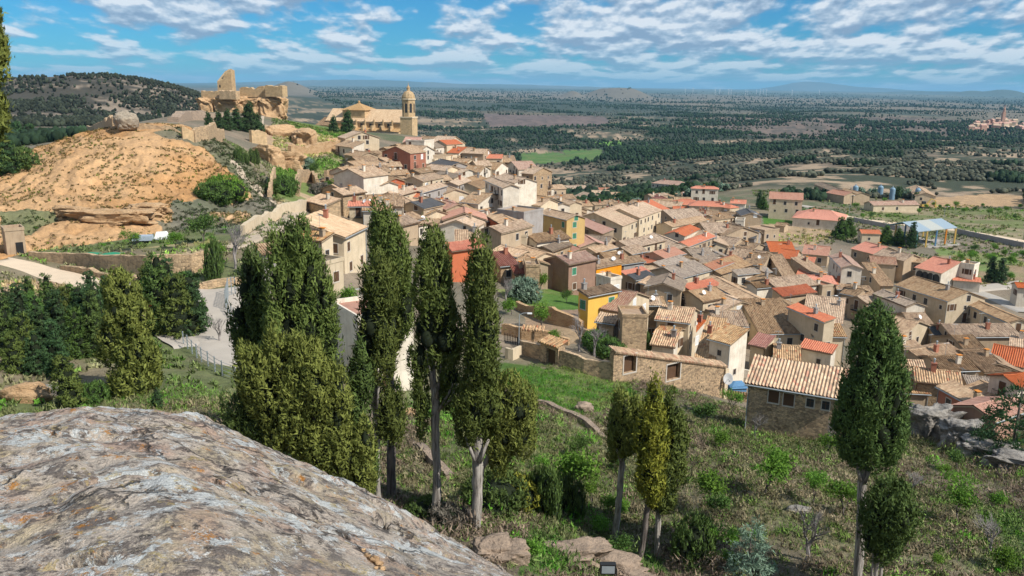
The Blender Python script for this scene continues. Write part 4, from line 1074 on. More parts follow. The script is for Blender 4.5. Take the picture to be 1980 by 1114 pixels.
Z8('F', 950,470, 1075,455, 'tan','tan', 5, L=8)
Z8('M', 690,760, 960,735, 700,800, 'grey','white', 6)
Z8('S', 850,860, 960,850, 800,905, 'tan','white', 5)
Z8('S', 500,800, 720,870, 520,830, 'tan','tan', 5)
Z8('G', 768,348, 932,352, 'dark','tan', 7, L=11, label='plain ochre grey gabled house with a dark roof at the edge of the fields', dens=.2)
Z8('F', 715,385, 800,390, 'grey','white', 4, L=6)
Z8('S', 690,395, 790,430, 640,470, 'brown','tan', 6)
Z8('S', 460,400, 600,400, 480,465, 'brown','tan', 6)
Z8('S', 1050,395, 1100,400, 1060,420, 'brown','tan', 3)
# villas at the back
Z8('S', 170,70, 290,80, 102,92, 'mauve','white', 8.5, hip=True, label='white villa with a mauve hipped roof farthest back behind the village', dens=.9)
Z8('S', 430,118, 550,122, 388,133, 'red','white', 9, hip=True, label='white villa with orange hipped roof and balconies behind the village', dens=.9, win='dark')
Z8('S', 310,218, 380,220, 290,255, 'red','tan', 5, hip=True)
Z8('S', 450,232, 590,238, 405,264, 'red','cream', 6.5, hip=True, dens=.9)
Z8('S', 625,252, 680,260, 612,276, 'red','cream', 6, hip=True)
Z8('S', 700,220, 800,225, 722,248, 'red','white', 6)
Z8('S', 1010,162, 1225,172, 1000,207, 'rosy','cream', 9.5, label='large cream villa with dormers in its reddish roof beside dark trees', dens=1)
Z8('S', 1325,296, 1440,304, 1246,340, 'red','white', 6, hip=True, label='low white house with a bright orange hipped roof beside the road', wn=7.5)
Z8('S', 170,170, 60,180, 40,200, 'brown','tan', 5)
Z8('S', 120,180, 200,215, 90,200, 'maroon','tan', 5)
# right side
Z9('S', 500,452, 625,456, 482,478, 'red','cream', 4.5)
Z9('S', 545,548, 690,582, 466,598, 'red','tan', 5.5, label='orange roofed brick and cream house near the dark garden trees')
Z9('S', 690,603, 885,640, 632,645, 'brown','tan', 7)
Z9('S', 580,655, 745,665, 548,702, 'mauve','tan', 6)
Z9('S', 830,655, 990,670, 820,690, 'tan','tan', 6)
_villa = Z9('S', 1075,662, 1250,698, 985,742, 'red','white', 7, label='white villa with a row of arches under its bright red roof', dens=0, chim=1)
Z9('F', 1240,718, 1375,738, 'tan','white', 6.5, L=4.5, label='white square tower block attached to the arcaded villa', dens=.7)
Z9('M', 1195,803, 1420,822, 1180,838, 'red','white', 3.5, pitch=.3)
Z9('S', 905,808, 1330,930, 748,858, 'tan','cream', 9, L=34, label='very long house with two rows of windows and a big blank cream gable', dens=.95, win='dark')
Z12('S', 1300,150, 1590,275, 1345,205, 'tan','cream', 7)
Z9('S', 340,637, 425,715, 262,650, 'mauve','white', 9.5, label='long dark sided house with a white balcony end facing the viewer', dens=.9)
Z9('S', 510,705, 560,705, 592,862, 'brown','tan', 6)
Z9('S', 70,805, 270,810, 85,862, 'red','tan', 5.5)
Z9('S', 430,885, 545,885, 432,952, 'brown','tan', 5.5)
Z9('S', 490,962, 690,935, 522,1012, 'brown','tan', 5.5)
Z9('S', 690,925, 905,1005, 680,962, 'grey','white', 7, label='low white house with small window in front of the very long house')
Z9('S', 830,1050, 970,1062, 800,1100, 'tan','tan', 5)
Z9('S', 610,1020, 740,1025, 620,1075, 'brown','orangebrick', 4.5)
Z9('S', 1690,858, 1760,862, 1680,875, 'red','white', 5.5)
Z9('F', 200,900, 300,890, 'rosy','tan', 5, L=5)
Z12('S', 100,112, 330,135, 330,292, 'tan','tan', 6.5)
Z12('S', 380,50, 480,70, 390,105, 'brown','tan', 5.5)
Z12('S', 700,262, 865,298, 745,412, 'tan','cream', 6.5)
Z12('S', 770,240, 905,240, 855,322, 'brown','tan', 5.5)
Z12('M', 935,335, 1040,335, 1000,480, 'dark','tan', 5, label='smooth dark asphalt roof between brown tiled roofs at the right')
Z12('S', 1035,322, 1530,318, 1085,402, 'brown','tan', 6, L=28)
Z12('S', 735,448, 835,440, 742,512, 'tan','tan', 5.5)
Z12('S', 835,508, 1065,463, 900,575, 'tan','tan', 6)
Z12('S', 1120,402, 1250,400, 1240,525, 'brown','tan', 6)
Z12('S', 1185,512, 1340,500, 1262,652, 'brown','tan', 6)
Z12('S', 1400,540, 1450,600, 1500,660, 'brown','tan', 5)
Z12('S', 965,552, 1185,545, 1062,645, 'brown','tan', 6)
Z12('S', 735,572, 852,580, 722,700, 'stripe','tan', 6)
Z12('S', 870,632, 1145,662, 852,716, 'stripe','stone', 6, label='low stone house with long striped roof right of the tallest right cypress')
Z12('S', 1440,468, 1640,500, 1555,602, 'red','white', 6, label='white house with many upper windows under a bright red roof at right edge')
Z12('S', 1500,690, 1640,672, 1570,765, 'red','white', 6, label='red roofed white house at the lower right edge behind the dark cedar')
Z12('M', 1125,722, 1400,865, 1100,770, 'tan','brick', 5.5, label='low pinkish brick walled house stepping down beside the crag')
Z12('S', 1290,905, 1460,850, 1400,985, 'rosy','pink', 4.5, label='lowest house beside the crag with a peach coloured tiled roof')
Z12('S', 1345,738, 1535,838, 1372,765, 'tan','tan', 5)
Z12('S', 1210,690, 1360,700, 1212,720, 'grey','tan', 5)
Z12('S', 740,715, 880,722, 760,800, 'stripe','tan', 4)
Z12('S', 1560,860, 1700,860, 1540,900, 'rosy','tan', 3.5)
Z12('S', 1550,400, 1700,420, 1560,470, 'tan','tan', 6)
# farm sheds beyond the road
house('G', (1650,378), (1684,378), None, 'tan','tan', 6, L=16, label='brown gabled barn beside the ploughed field', dens=.2, name='barn', D0=300)
house('S', (1684,389), (1765,388), (1684,396), 'mauve','cream', 4, label='long low farm shed with a mauve roof in front of the barns', dens=.2, name='barn', D0=300)
house('S', (1590,352), (1628,366), (1588,360), 'grey','tan', 5, label='grey roofed farm shed highest on the scrubby rise', dens=.2, name='barn', D0=300)
house('S', (1615,366), (1645,371), (1614,374), 'rosy','tan', 5, label='farm shed with a reddish roof left of the blue tanks', dens=.2, name='barn', D0=300)
house('S', (1772,358), (1790,372), (1765,371), 'tan','cream', 5, label='tall narrow yellowish barn right of the blue tanks', dens=.2, name='barn', D0=300)
# ------------------------------------------------------------------ front row: rubble wall, stone house
def obb_hit(x, y, r, k=.8):
    for hx, hy, a_, b_, z_ in HB:
        dx_, dy_ = x-hx, y-hy; c_, s_ = math.cos(z_), math.sin(z_)
        if math.hypot(dx_, dy_) < (r+(a_+b_)/2)*k: return True
    return False
wh = house('M', (1460,686), (1650,714), (1451,739), 'stripe', 'front', 7.5, label='long front stone house with a broad striped tile roof beside the tallest right cypress', dens=0, chim=0,
      wins=[(1496,767,'wood'),(1525,773,'wood'),(1567,775,'small'),(1597,780,'small')], pitch=.36)
def wall_frame(pa, pb, D0=60):
    A = ghit(*pa, D0=D0); B = ghit(*pb, D0=D0); d = B-A; d.z = 0
    return A, B, d.length, math.atan2(d.y, d.x)
def wall_run(name, pts, h, th, label, m='stone', top=.25, coping=False, cat='wall', D0=24, seed=0, group=None, cap_m=None, sunk=.8):
    """a masonry wall following the ground through photo points"""
    P = [ghit(x, y, D0=D0) for x, y in pts]; base = P[0].copy()
    root = empty(name, base) if coping else None
    vs, fs, uv = [], [], []
    S = []
    for i in range(len(P)-1):
        n = max(2, int((P[i+1]-P[i]).length/.8))
        for k in range(n): S.append(P[i].lerp(P[i+1], k/n))
    S.append(P[-1]); hh = h if isinstance(h, (list, tuple)) else [h]*len(P)
    cum = 0; N = len(S)
    for i, q in enumerate(S):
        d = S[min(i+1, N-1)]-S[max(i-1, 0)]; nrm = Vector((-d.y, d.x, 0)).normalized()
        z0 = gz1(q.x, q.y); hv = float(np.interp(i/(N-1), np.linspace(0, 1, len(hh)), hh))+float(fbm(i*.8+seed*9, seed, 2, 3, 4)[()] if False else fbm(np.array([i*.8+seed*9.]), np.array([seed*1.]), 2.2, 3, 4)[0])*top*2
        hv = max(hv, .15); jit = float(fbm(np.array([i*.9]), np.array([seed+4.]), 1.5, 2, 6)[0])*.12
        for s, zz in ((-1, -sunk), (-1, hv), (1, hv), (1, -sunk)):
            w_ = th/2*(1.0 if zz > 0 else 1.12)+jit*.5
            vs.append((q.x+nrm.x*w_*s-base.x, q.y+nrm.y*w_*s-base.y, z0+zz-base.z))
    for i in range(N-1):
        for k in range(3): fs.append((i*4+k, i*4+k+1, (i+1)*4+k+1, (i+1)*4+k))
    fs += [(3, 2, 1, 0), ((N-1)*4, (N-1)*4+1, (N-1)*4+2, (N-1)*4+3)]
    mb = MB(); mb.add(vs, [f[::-1] for f in fs])
    o = mb.obj('masonry' if coping else name, W[m] if isinstance(m, str) else m, root, None if coping else base)
    if coping:
        cb_ = MB()
        L_ = 0
        for i in range(N-1):
            a_, b_ = [Vector(vs[j*4+1])*.5+Vector(vs[j*4+2])*.5 for j in (i, i+1)]
            d = (b_-a_); n = max(1, int(d.length/.3)); nr_ = Vector((-d.y, d.x, 0)).normalized()
            for k in range(n):
                c_ = a_+d*((k+.5)/n); 
                for s in (-1, 1):
                    p0_ = c_+Vector((0, 0, .22)); p1_ = c_+nr_*s*(th/2+.22)+Vector((0, 0, .03))
                    cb_.tube([p0_, p1_], [.11, .13], 5)
        cb_.uv = [(i*.37, q[2]) for i, q in enumerate(cb_.v)]
        cb_.obj('coping', R[cap_m or 'stripe'], root)
    o = root or o
    return tag(o, label, cat, group)
# long rubble wall with two big window openings
A, B, Lw, rzw = wall_frame((1181,737), (1396,768))
rw = empty('rubble_wall', (A.x, A.y, A.z-1.2), rzw)
dzw = (B.z-A.z)
def opened_wall(root, Lw, th, H0, dz, ops, base=0):
    mb = MB(); xs = sorted(set([0, Lw]+[q for o in ops for q in o[:2]]))
    def topz(x): return H0+dz*x/Lw
    for i in range(len(xs)-1):
        x0, x1 = xs[i], xs[i+1]; o = [q for q in ops if q[0] <= x0+1e-6 and q[1] >= x1-1e-6]
        def blk(za0, za1, zb0, zb1):
            mb.add([(x0, -th/2, za0), (x1, -th/2, zb0), (x1, th/2, zb0), (x0, th/2, za0), (x0, -th/2, za1), (x1, -th/2, zb1), (x1, th/2, zb1), (x0, th/2, za1)],
                   [(0, 3, 2, 1), (4, 5, 6, 7), (0, 1, 5, 4), (1, 2, 6, 5), (2, 3, 7, 6), (3, 0, 4, 7)])
        if o: blk(base, o[0][2], base, o[0][2]); blk(o[0][3], topz(x0), o[0][3], topz(x1))
        else: blk(base, topz(x0), base, topz(x1))
    return mb
def facade_x(px, root_p, rz, py=730):
    nv_ = Vector((math.sin(rz), -math.cos(rz), 0)); r_ = ray(px, py); t_ = root_p.dot(nv_)/r_.dot(nv_); q_ = r_*t_
    return (q_.x-root_p.x)*math.cos(rz)+(q_.y-root_p.y)*math.sin(rz), q_.z-root_p.z
rp = Vector((A.x, A.y, A.z-1.2)); ops = []
for (xa, ya), (xb, yb) in (((1203,688), (1225,716)), ((1286,705), (1310,729))):
    x0, z1 = facade_x(xa, rp, rzw, ya); x1, z0 = facade_x(xb, rp, rzw, yb); ops.append((x0, x1, z0, z1))
_, zt0 = facade_x(1182, rp, rzw, 679); xe, zt1 = facade_x(1394, rp, rzw, 709)
Lw = max(Lw, xe)
opened_wall(rw, Lw, .7, zt0, zt1-zt0, ops, -5.0).obj('masonry', W['front'], rw)
fr = MB()
for x0, x1, z0, z1 in ops:
    for q in ((x0-.16, x1+.16, z0-.16, z0), (x0-.16, x1+.16, z1, z1+.16), (x0-.16, x0, z0, z1), (x1, x1+.16, z0, z1)):
        fr = MB(); fr.box(q[0], q[1], -.40, -.353, q[2], q[3])
        fr.obj('window_surround', M_frame, rw)
    pn = MB(); pn.box(x0, x1, .12, .16, z0, z1); pn.obj('shutter', M_wood, rw)
cp = MB(); n = int(Lw/.3)
for k in range(n):
    x = (k+.5)*Lw/n; z = zt0+(zt1-zt0)*x/Lw
    cp.tube([(x, .75, z+.42), (x, -.62, z-.02)], [.12, .15], 5)
cp.uv = [(q[0]*1.0, q[1]) for q in cp.v]; cp.obj('coping', R['stripe'], rw)
end = MB(); end.box(Lw-.35, Lw+.25, -.6, 3.2, -5, zt1-.25); end.obj('corner_wall', W['cream'], rw)
tag(rw, 'long brown rubble wall with two dark window openings and a tile coping', 'wall')
# dish on the corner
p = at(1392, 729, B.y-.6); t_ = (ray(1392, 729)); 
q_ = rp + Vector((math.cos(rzw)*(Lw+.4), math.sin(rzw)*(Lw+.4), 0)); xx, zz = facade_x(1392, rp, rzw, 729)
dm = MB(); dm.lathe([(.01, 0), (.35, .03), (.62, .12), (.6, .12), (.34, .06), (.01, .03)], 20)
dish = empty('satellite_dish', (q_.x, q_.y-1.3, rp.z+zz)); o = dm.obj('reflector', M_white, dish, smooth=True); o.rotation_euler = (math.radians(75), 0, math.radians(-20)); o.scale = (1, 1.25, 1)
am = MB(); am.tube([(0, 0.05, 0), (.05, -.55, -.1)], [.03, .03], 5); am.tube([(0, .05, 0), (0, .5, -.5)], [.04, .04], 5); am.box(-.06, .1, -.66, -.52, -.16, -.02); am.obj('arm', M_metal, dish)
tag(dish, 'big white satellite dish at the right end of the rubble wall', 'satellite dish')
# back yard between the wall and the stone house
wall_run('yard_wall', [(1396,768),(1455,781)], 1.0, .5, 'low tile capped wall linking the rubble wall and front stone house', 'front', .05, True, D0=60)
wall_run('yard_wall', [(1400,722),(1450,732)], 1.3, .4, 'plaster yard wall behind the blue cover next to the front stone house', 'white', .05, D0=60)
tp = ghit(1424, 757, D0=60); m_ = MB(); m_.box(-1.1, 1.1, -.8, .8, .2, 1.0); m_.add([(-1.3, -1, .8), (1.3, -1, .75), (1.2, 1, 1.2), (-1.2, 1, 1.25), (-.3, .1, 1.45)], [(0, 1, 4), (1, 2, 4), (2, 3, 4), (3, 0, 4)])
tag(m_.obj('tarpaulin', M_blue, None, tp, .2), 'crumpled blue cover in the yard beside the satellite dish', 'tarpaulin')
# garden wall with gatehouse
wall_run('garden_wall', [(1008,684),(1050,697)], 1.9, .5, 'short rubble garden wall left of the little gatehouse', 'front', .1, D0=60)
wall_run('garden_wall', [(1080,708),(1130,722),(1182,736)], [2.1, 1.8, 2.4], .5, 'rubble garden wall between the little gatehouse and the long rubble wall', 'front', .12, D0=60, seed=3)
A2, B2, L2, rz2 = wall_frame((1048,698), (1082,709))
gh = empty('gatehouse', (A2.x, A2.y, A2.z-.5), rz2); mb = MB(); mb.box(0, L2*.33, -.3, .9, 0, 3.0); mb.box(L2*.85, L2, -.3, .9, 0, 3.0); mb.box(L2*.33, L2*.85, -.3, .9, 2.5, 3.0); mb.obj('wall', W['front'], gh)
mb = MB(); mb.box(L2*.34, L2*.84, .1, .2, 0, 2.48); mb.obj('door', M_wood, gh)
mb = MB(); n = 8
for k in range(n): x = -.2+(L2+.4)*(k+.5)/n; mb.tube([(x, 1.2, 3.6), (x, -.7, 3.1)], [.15, .18], 6)
mb.uv = [(q[0], q[1]) for q in mb.v]; mb.obj('roof', R['stripe'], gh)
tag(gh, 'little stone gatehouse with a dark door and pale tiles', 'gatehouse')
wall_run('ramp_wall', [(978,693),(990,697),(1006,688)], 1.4, .35, 'tan plaster parapet with a pinkish pillar at the foot of the garden', 'cream', .02, D0=60)
wall_run('terrace_wall', [(1000,598),(1030,612),(1075,628),(1125,640)], [1.2, 1.6, 2.2, 1.4], .6, 'crumbling tan terrace wall under the yellow house garden', M_yrock, .3, D0=60, seed=5)
wall_run('terrace_wall', [(972,645),(1010,655),(1060,660),(1100,668)], [1.3, 1.5, 1.2, .8], .6, 'lower tan terrace wall behind the little tiled post roof', M_yrock, .3, D0=60, seed=6)
wall_run('terrace_wall', [(60,498),(130,510),(200,522),(290,532),(370,528),(412,515)], [.8, 1.5, 1.9, 2.2, 2.4, 2.2], .6, 'long curved dry stone terrace wall below the bare yellow mound', 'stone', .15, D0=60, seed=7)
wall_run('terrace_wall', [(120,520),(210,538),(300,550),(370,552)], [.5, .7, .7, .4], .6, 'low tumbled stone edging above the road on the left', 'stone', .3, D0=60, seed=8)
wall_run('terrace_wall', [(385,560),(430,552),(470,548)], [.8, .9, .9], .6, 'tan stone bank wall above the concrete road junction', 'stone', .2, D0=60, seed=9)
wall_run('meadow_wall', [(1035,775),(1080,795),(1120,812),(1170,850)], [.3, .4, .45, .3], .5, 'low broken stone edge along the bottom of the green meadow', M_brock, .2, D0=40, seed=10)
wall_run('meadow_wall', [(770,830),(800,862),(840,900),(870,930)], [.3, .35, .4, .3], .5, 'low stone edge running down between the pale cypress trunks', M_brock, .2, D0=30, seed=11)
wall_run('wall', [(170,254),(222,249)], 2.6, .8, 'square stone wall on top of the mound left of the boulder', 'stone', .1, D0=160)
wall_run('wall', [(264,249),(330,250),(352,253)], [1.2, 1.0, .5], .8, 'low stone wall on top of the mound right of the boulder', 'stone', .2, D0=160, seed=2)
wall_run('wall', [(352,262),(374,266)], 2.4, .8, 'ochre earth wall joined to the gabled ruin wall', 'gold', .1, D0=175, seed=3)
wall_run('wall', [(374,266),(400,268),(432,270)], [2.6, 3.6, 2.6], .8, 'grey stone ruin wall with a slight peak beside dark pines', 'stone', .1, D0=175, seed=4)
wall_run('wall', [(335,236),(365,232),(400,232),(430,234)], [1.2, 2.6, 2.8, 2.4], 3, 'heap of pale rubble walls under the castle rock', M_brock, .6, D0=250, seed=5)
wall_run('wall', [(485,275),(515,280)], 3.4, .9, 'broken tan wall right of the gabled ruin wall', 'gold', .5, D0=220, seed=6)
wall_run('wall', [(630,352),(660,345),(708,322)], [3, 3.2, 3.0], .8, 'long stone retaining wall above the big cream gabled house', 'stone', .3, D0=150, seed=7)
wall_run('wall', [(575,380),(580,352),(605,350),(615,372)], [3.5, 3.0, 2.0, 3.2], .7, 'roofless ruin walls left of the big cream gabled house', 'stone', .9, D0=120, seed=8)
wall_run('wall', [(520,380),(532,352)], [2, 3], .6, 'small ruined wall stub beside the stepped path', 'stone', .8, D0=120, seed=9)
wall_run('wall', [(470,455),(520,420),(575,410),(620,400)], [1.5, 1.8, 2.0, 1.8], .7, 'pale retaining wall climbing beside the wide path', 'cream', .1, D0=100, seed=10)
wall_run('wall', [(560,300),(620,296),(690,288)], [2.5, 3.2, 2.5], 1.2, 'eroded tan wall along the terrace above the ruins', M_yrock, .7, D0=220, seed=12)
wall_run('road_wall', [(1650,428),(1740,446),(1760,447)], 1.6, .4, 'long grey retaining wall below the road left of the pavilion', 'grey', .02, D0=200)
wall_run('road_wall', [(1850,452),(1980,480)], 1.8, .4, 'long grey retaining wall below the road right of the pavilion', 'grey', .02, D0=200)
# cliffs under the castle and beside the church
for i, (px, py, sx, sy, sz, lb) in enumerate([(411,210,5.4,8,5.2,'overhanging dark shaded crag at the left end of the castle rock'),(446,211,7.8,9,5.6,'broad golden crag under the ruined castle tower'),
        (488,210,8.0,8.5,5.3,'golden rock face right of the castle tower crag'),(528,211,6.0,7,5.4,'right hand crag under the castle wall'),(575,212,1.8,1.8,1.6,'grey boulder on the green slope right of the castle'),(592,235,1.3,1.3,1.3,'lower grey boulder on the green castle slope'),
        (545,270,8,4,4.5,'eroded golden cliff with small caves below the castle'),(590,272,9,4,4,'eroded tan cliff left of the church slope'),(520,312,5,3,4.5,'tall crumbling tan cliff behind the small cypresses'),(556,318,5,3,3.4,'crumbling cliff right of the small cypresses'),(640,285,7,3,3,'low tan cliff directly left of the church')]):
    stone('crag', px, py, sx, sy, sz, lb, M_yrock, 70+i, .5, [0,.1,-.1,.2][i] if i < 4 else i*.7, .38, k=6 if i < 4 else 5, cliff=True, **(dict(D0=240) if i in (4, 5) else dict(D=[350,350,352,352,0,0,285,280,225,230,300][i])))
# castle walls and tower
def ruin(name, px0, px1, pyb, D, h, th, label, seed, top=.4, m='gold', step=None):
    A = at(px0, pyb, D); B = at(px1, pyb, D-2); n = 16; mb = MB(); rz = math.atan2(B.y-A.y, B.x-A.x); Lr = (B-A).length
    zs = [h+float(fbm(np.array([i*.7+seed]), np.array([seed*2.]), 1.5, 3, 7)[0])*top*2 + (step(i/(n-1.)) if step else 0) for i in range(n)]
    vs = [(Lr*i/(n-1), s*th/2, z) for i in range(n) for s, z in ((-1, -1.2), (-1, zs[i]), (1, zs[i]), (1, -1.2))]
    fs = [(i*4+k, i*4+k+1, i*4+k+5, i*4+k+4) for i in range(n-1) for k in range(3)]+[(3, 2, 1, 0), (n*4-4, n*4-3, n*4-2, n*4-1)]
    mb.add(vs, [f[::-1] for f in fs])
    return tag(mb.obj(name, W[m], None, A, rz), label, 'ruined wall')
ruin('castle_wall', 392, 428, 184, 348, 1.8, 2, 'low left hand castle wall on the crag', 1)
ruin('castle_wall', 466, 522, 182, 350, 2.6, 2, 'middle stretch of pale castle wall on the crag', 2, .7)
ruin('castle_wall', 518, 551, 181, 347, 3.0, 4, 'square right hand end of the castle wall', 3, .35)
ruin('castle_wall', 428, 460, 186, 343, 2.2, 3, 'smooth pale rock cut wall directly below the ruined tower', 4, .5, 'stone')
tw = empty('castle_tower', at(439, 172, 349)); tb = MB()
tb.add([(-3.1,-2.4,-4),(2.9,-2.4,-4),(2.9,2.4,-4),(-3.1,2.4,-4),(-3.0,-2.4,3.0),(-.6,-2.4,3.6),(.2,-2.4,6.2),(2.8,-2.4,8.0),(2.8,2.4,7.4),(.6,2.4,7.9),(-1.2,2.4,7.0),(-3.0,2.4,3.4)],
       [(0,3,2,1),(0,1,7,6,5,4),(1,2,8,7),(2,3,11,10,9,8),(3,0,4,11),(4,5,10,11),(5,6,9,10),(6,7,8,9)])
tb.obj('wall', W['gold'], tw); wn_ = MB(); wn_.box(-2.3,-1.7,-2.44,-2.405,.5,1.6); wn_.obj('opening', M_black, tw)
tag(tw, 'broken castle tower rising in steps to a tall jagged corner', 'tower')
# ------------------------------------------------------------------ church
GA = at(634, 250, 412); GB = at(778, 262, 400); dch = GB-GA; dch.z = 0; Lc = dch.length; rzc = math.atan2(dch.y, dch.x)
ch = empty('church', (GA.x, GA.y, -29), rzc)
def zpy(py, D): return at(790, py, D).z+29
ze = zpy(238, 398); zrg = zpy(212, 412); za = zpy(252, 396)
mb = MB(); mb.box(0, Lc, 0, 15, 0, ze); mb.box(6, Lc, -4.0, 0, 0, za-1.0)
mb.obj('nave_wall', W['gold'], ch)
rb = MB(); slope_grid(rb, -1, Lc+.5, -.6, 7.5, ze+.1, zrg, False, 0, -1, 3); slope_grid(rb, -1, Lc+.5, 15.6, 7.5, ze+.1, zrg, False, 0, 1, 4)
rb.add([(-.7,-.3,ze),(-.7,15.3,ze),(-.7,7.5,zrg-.2),(Lc+.2,-.3,ze),(Lc+.2,15.3,ze),(Lc+.2,7.5,zrg-.2)], [(0,2,1),(3,4,5)], 1)
rb.obj('nave_roof', [R['gold'], W['gold']], ch)
rb = MB(); slope_grid(rb, 5.7, Lc+.2, -4.4, -.02, za-.9, za+.5, False, 0, -1, 5); rb.obj('aisle_roof', R['gold'], ch)
rb = MB(); rb.box(5.8, Lc+.1, -4.25, -4.003, za-1.7, za-1.15); rb.box(-.1, Lc+.1, -.25, -.003, ze-.7, ze-.1); rb.obj('cornice', W['cream'], ch)
# crossing with its pyramid roof, transept
zc0 = zrg-.5; cxm = 13.5
rb = MB(); rb.box(cxm-6, cxm+6, 1.5, 13.5, ze-2, zc0); rb.obj('crossing_wall', W['gold'], ch)
rb = MB(); ap = zpy(201, 405)
rb.add([(cxm-6.8,.7,zc0),(cxm+6.8,.7,zc0),(cxm+6.8,14.3,zc0),(cxm-6.8,14.3,zc0),(cxm,7.5,ap)], [(0,1,4),(1,2,4),(2,3,4),(3,0,4),(0,3,2,1)], 0); rb.lathe([(.6,ap-.5),(.6,ap+.5),(.1,ap+1.2)], 8, 0, (cxm,7.5)); rb.obj('crossing_roof', R['gold'], ch)
rb = MB(); rb.box(-4, 5.5, -3.5, 13, 0, ze-2.0); rb.obj('transept_wall', W['gold'], ch)
rb = MB(); slope_grid(rb, -4.5, 6, -4.2, 5, ze-2, ze+1.6, False, 0, -1, 8); slope_grid(rb, -4.5, 6, 13.6, 5, ze-2, ze+1.6, False, 0, 1, 9); rb.add([(-4.3,-3.8,ze-2),(-4.3,13.4,ze-2),(-4.3,5,ze+1.5)], [(0,2,1)], 1); rb.obj('transept_roof', [R['brown'], W['gold']], ch)
for k in range(5):
    x = 16+k*(Lc-18)/4.6
    b_ = MB(); b_.box(x-.35, x+.35, -4.0, -.02, za-.5, za+2.4-.7); b_.box(x-.3, x+.3, -1.0, -.26, za+1.7, ze+.9); b_.lathe([(.4, ze+.9), (.25, ze+1.2), (.1, ze+1.6)], 6, 0, (x, -.75)); b_.obj('buttress', W['gold'], ch)
def arch_mesh(w_, h_, y=-.03, n=8):
    m = MB(); pts = [(-w_/2, 0), (w_/2, 0)]+[(w_/2*math.cos(math.pi*k/n), h_-w_/2+w_/2*math.sin(math.pi*k/n)) for k in range(n+1)]
    m.add([(a_, y, b_) for a_, b_ in pts], [tuple(range(len(pts)))])
    return m
_vl = [c_ for c_ in _villa.children if c_.name.startswith('wall')][0]; _bb = [q[:] for q in _vl.bound_box]; _x0, _x1, _y0 = min(q[0] for q in _bb), max(q[0] for q in _bb), min(q[1] for q in _bb)
_am = arch_mesh(2.0, 2.3, -.02).mesh('arch', M_pane); _zt = min(v.co.z for v in _vl.data.vertices if v.co.z > 1)
for k in range(4): link('arch', _am, _villa, (_x0+1.3+k*(_x1-_x0-2.6)/3, _y0, _zt-2.7))
AM = arch_mesh(1.3, 2.3, -.02).mesh('window', M_pane); AM2 = arch_mesh(3.0, 4.6, -.03).mesh('portal', M_wood); AM3 = arch_mesh(1.15, 4.2, -.02).mesh('belfry_opening', M_pane)
for k in range(4): link('window', AM, ch, (18.4+k*(Lc-18)/4.6, 0, za+.6+.3))
link('portal', AM2, ch, (Lc-9, -4.0, 1.5))
sm = MB()
for s in (-2.1, 2.1): sm.box(Lc-9+s-.25, Lc-9+s+.25, -4.3, -4.003, 1, za-2.2)
sm.box(Lc-12, Lc-6, -4.4, -4.003, za-2.1, za-1.72); sm.obj('portal_surround', W['cream'], ch)
# bell tower
tp_ = at(791, 262, 388); tc_ = zpy(193, 388)-zpy(262, 388)+0
lx = (tp_.x-GA.x)*math.cos(rzc)+(tp_.y-GA.y)*math.sin(rzc); ly = -(tp_.x-GA.x)*math.sin(rzc)+(tp_.y-GA.y)*math.cos(rzc)
tr_ = empty('bell_tower', (lx, ly, 0)); tr_.parent = ch
zt = zpy(193, 388); zb = zpy(226, 388); r_ = 2.95
mb = MB(); mb.box(-r_, r_, -r_, r_, 0, zb); mb.obj('shaft', W['gold'], tr_)
def oct_(r, z): return [(r*math.cos(math.radians(22.5+45*k)), r*math.sin(math.radians(22.5+45*k)), z) for k in range(8)]
mb = MB(); mb.prism([(a, b) for a, b, _ in oct_(r_*1.0, 0)], zb+.01, zt); mb.obj('belfry', W['gold'], tr_)
for z_, rr_ in ((zb-.5, 1.06), (zt, 1.1)):
    mb = MB(); mb.prism([(a*1.0, b*1.0) for a, b, _ in oct_(r_*rr_*1.03, 0)] if z_ > zb else [(-r_*1.07,-r_*1.07),(r_*1.07,-r_*1.07),(r_*1.07,r_*1.07),(-r_*1.07,r_*1.07)], z_+.02, z_+.6); mb.obj('cornice', W['cream'], tr_)
mb = MB(); mb.lathe([(3.0, zt+.6), (3.0, zt+1.2), (2.7, zt+2.3), (2.0, zt+3.3), (1.0, zt+3.9), (.75, zt+4.0), (.75, zt+5.3), (.95, zt+5.4), (.5, zt+5.9), (.12, zt+6.6), (.1, zt+7.6)], 12); mb.obj('dome', W['gold'], tr_)
for k in range(8):
    a_ = math.radians(45*k); d_ = r_*math.cos(math.radians(22.5))
    link('belfry_opening', AM3, tr_, (d_*math.cos(a_), d_*math.sin(a_), zb+1.9), a_+math.pi/2)
tag(ch, 'golden stone church with a domed bell tower and pyramid roofed crossing', 'church')
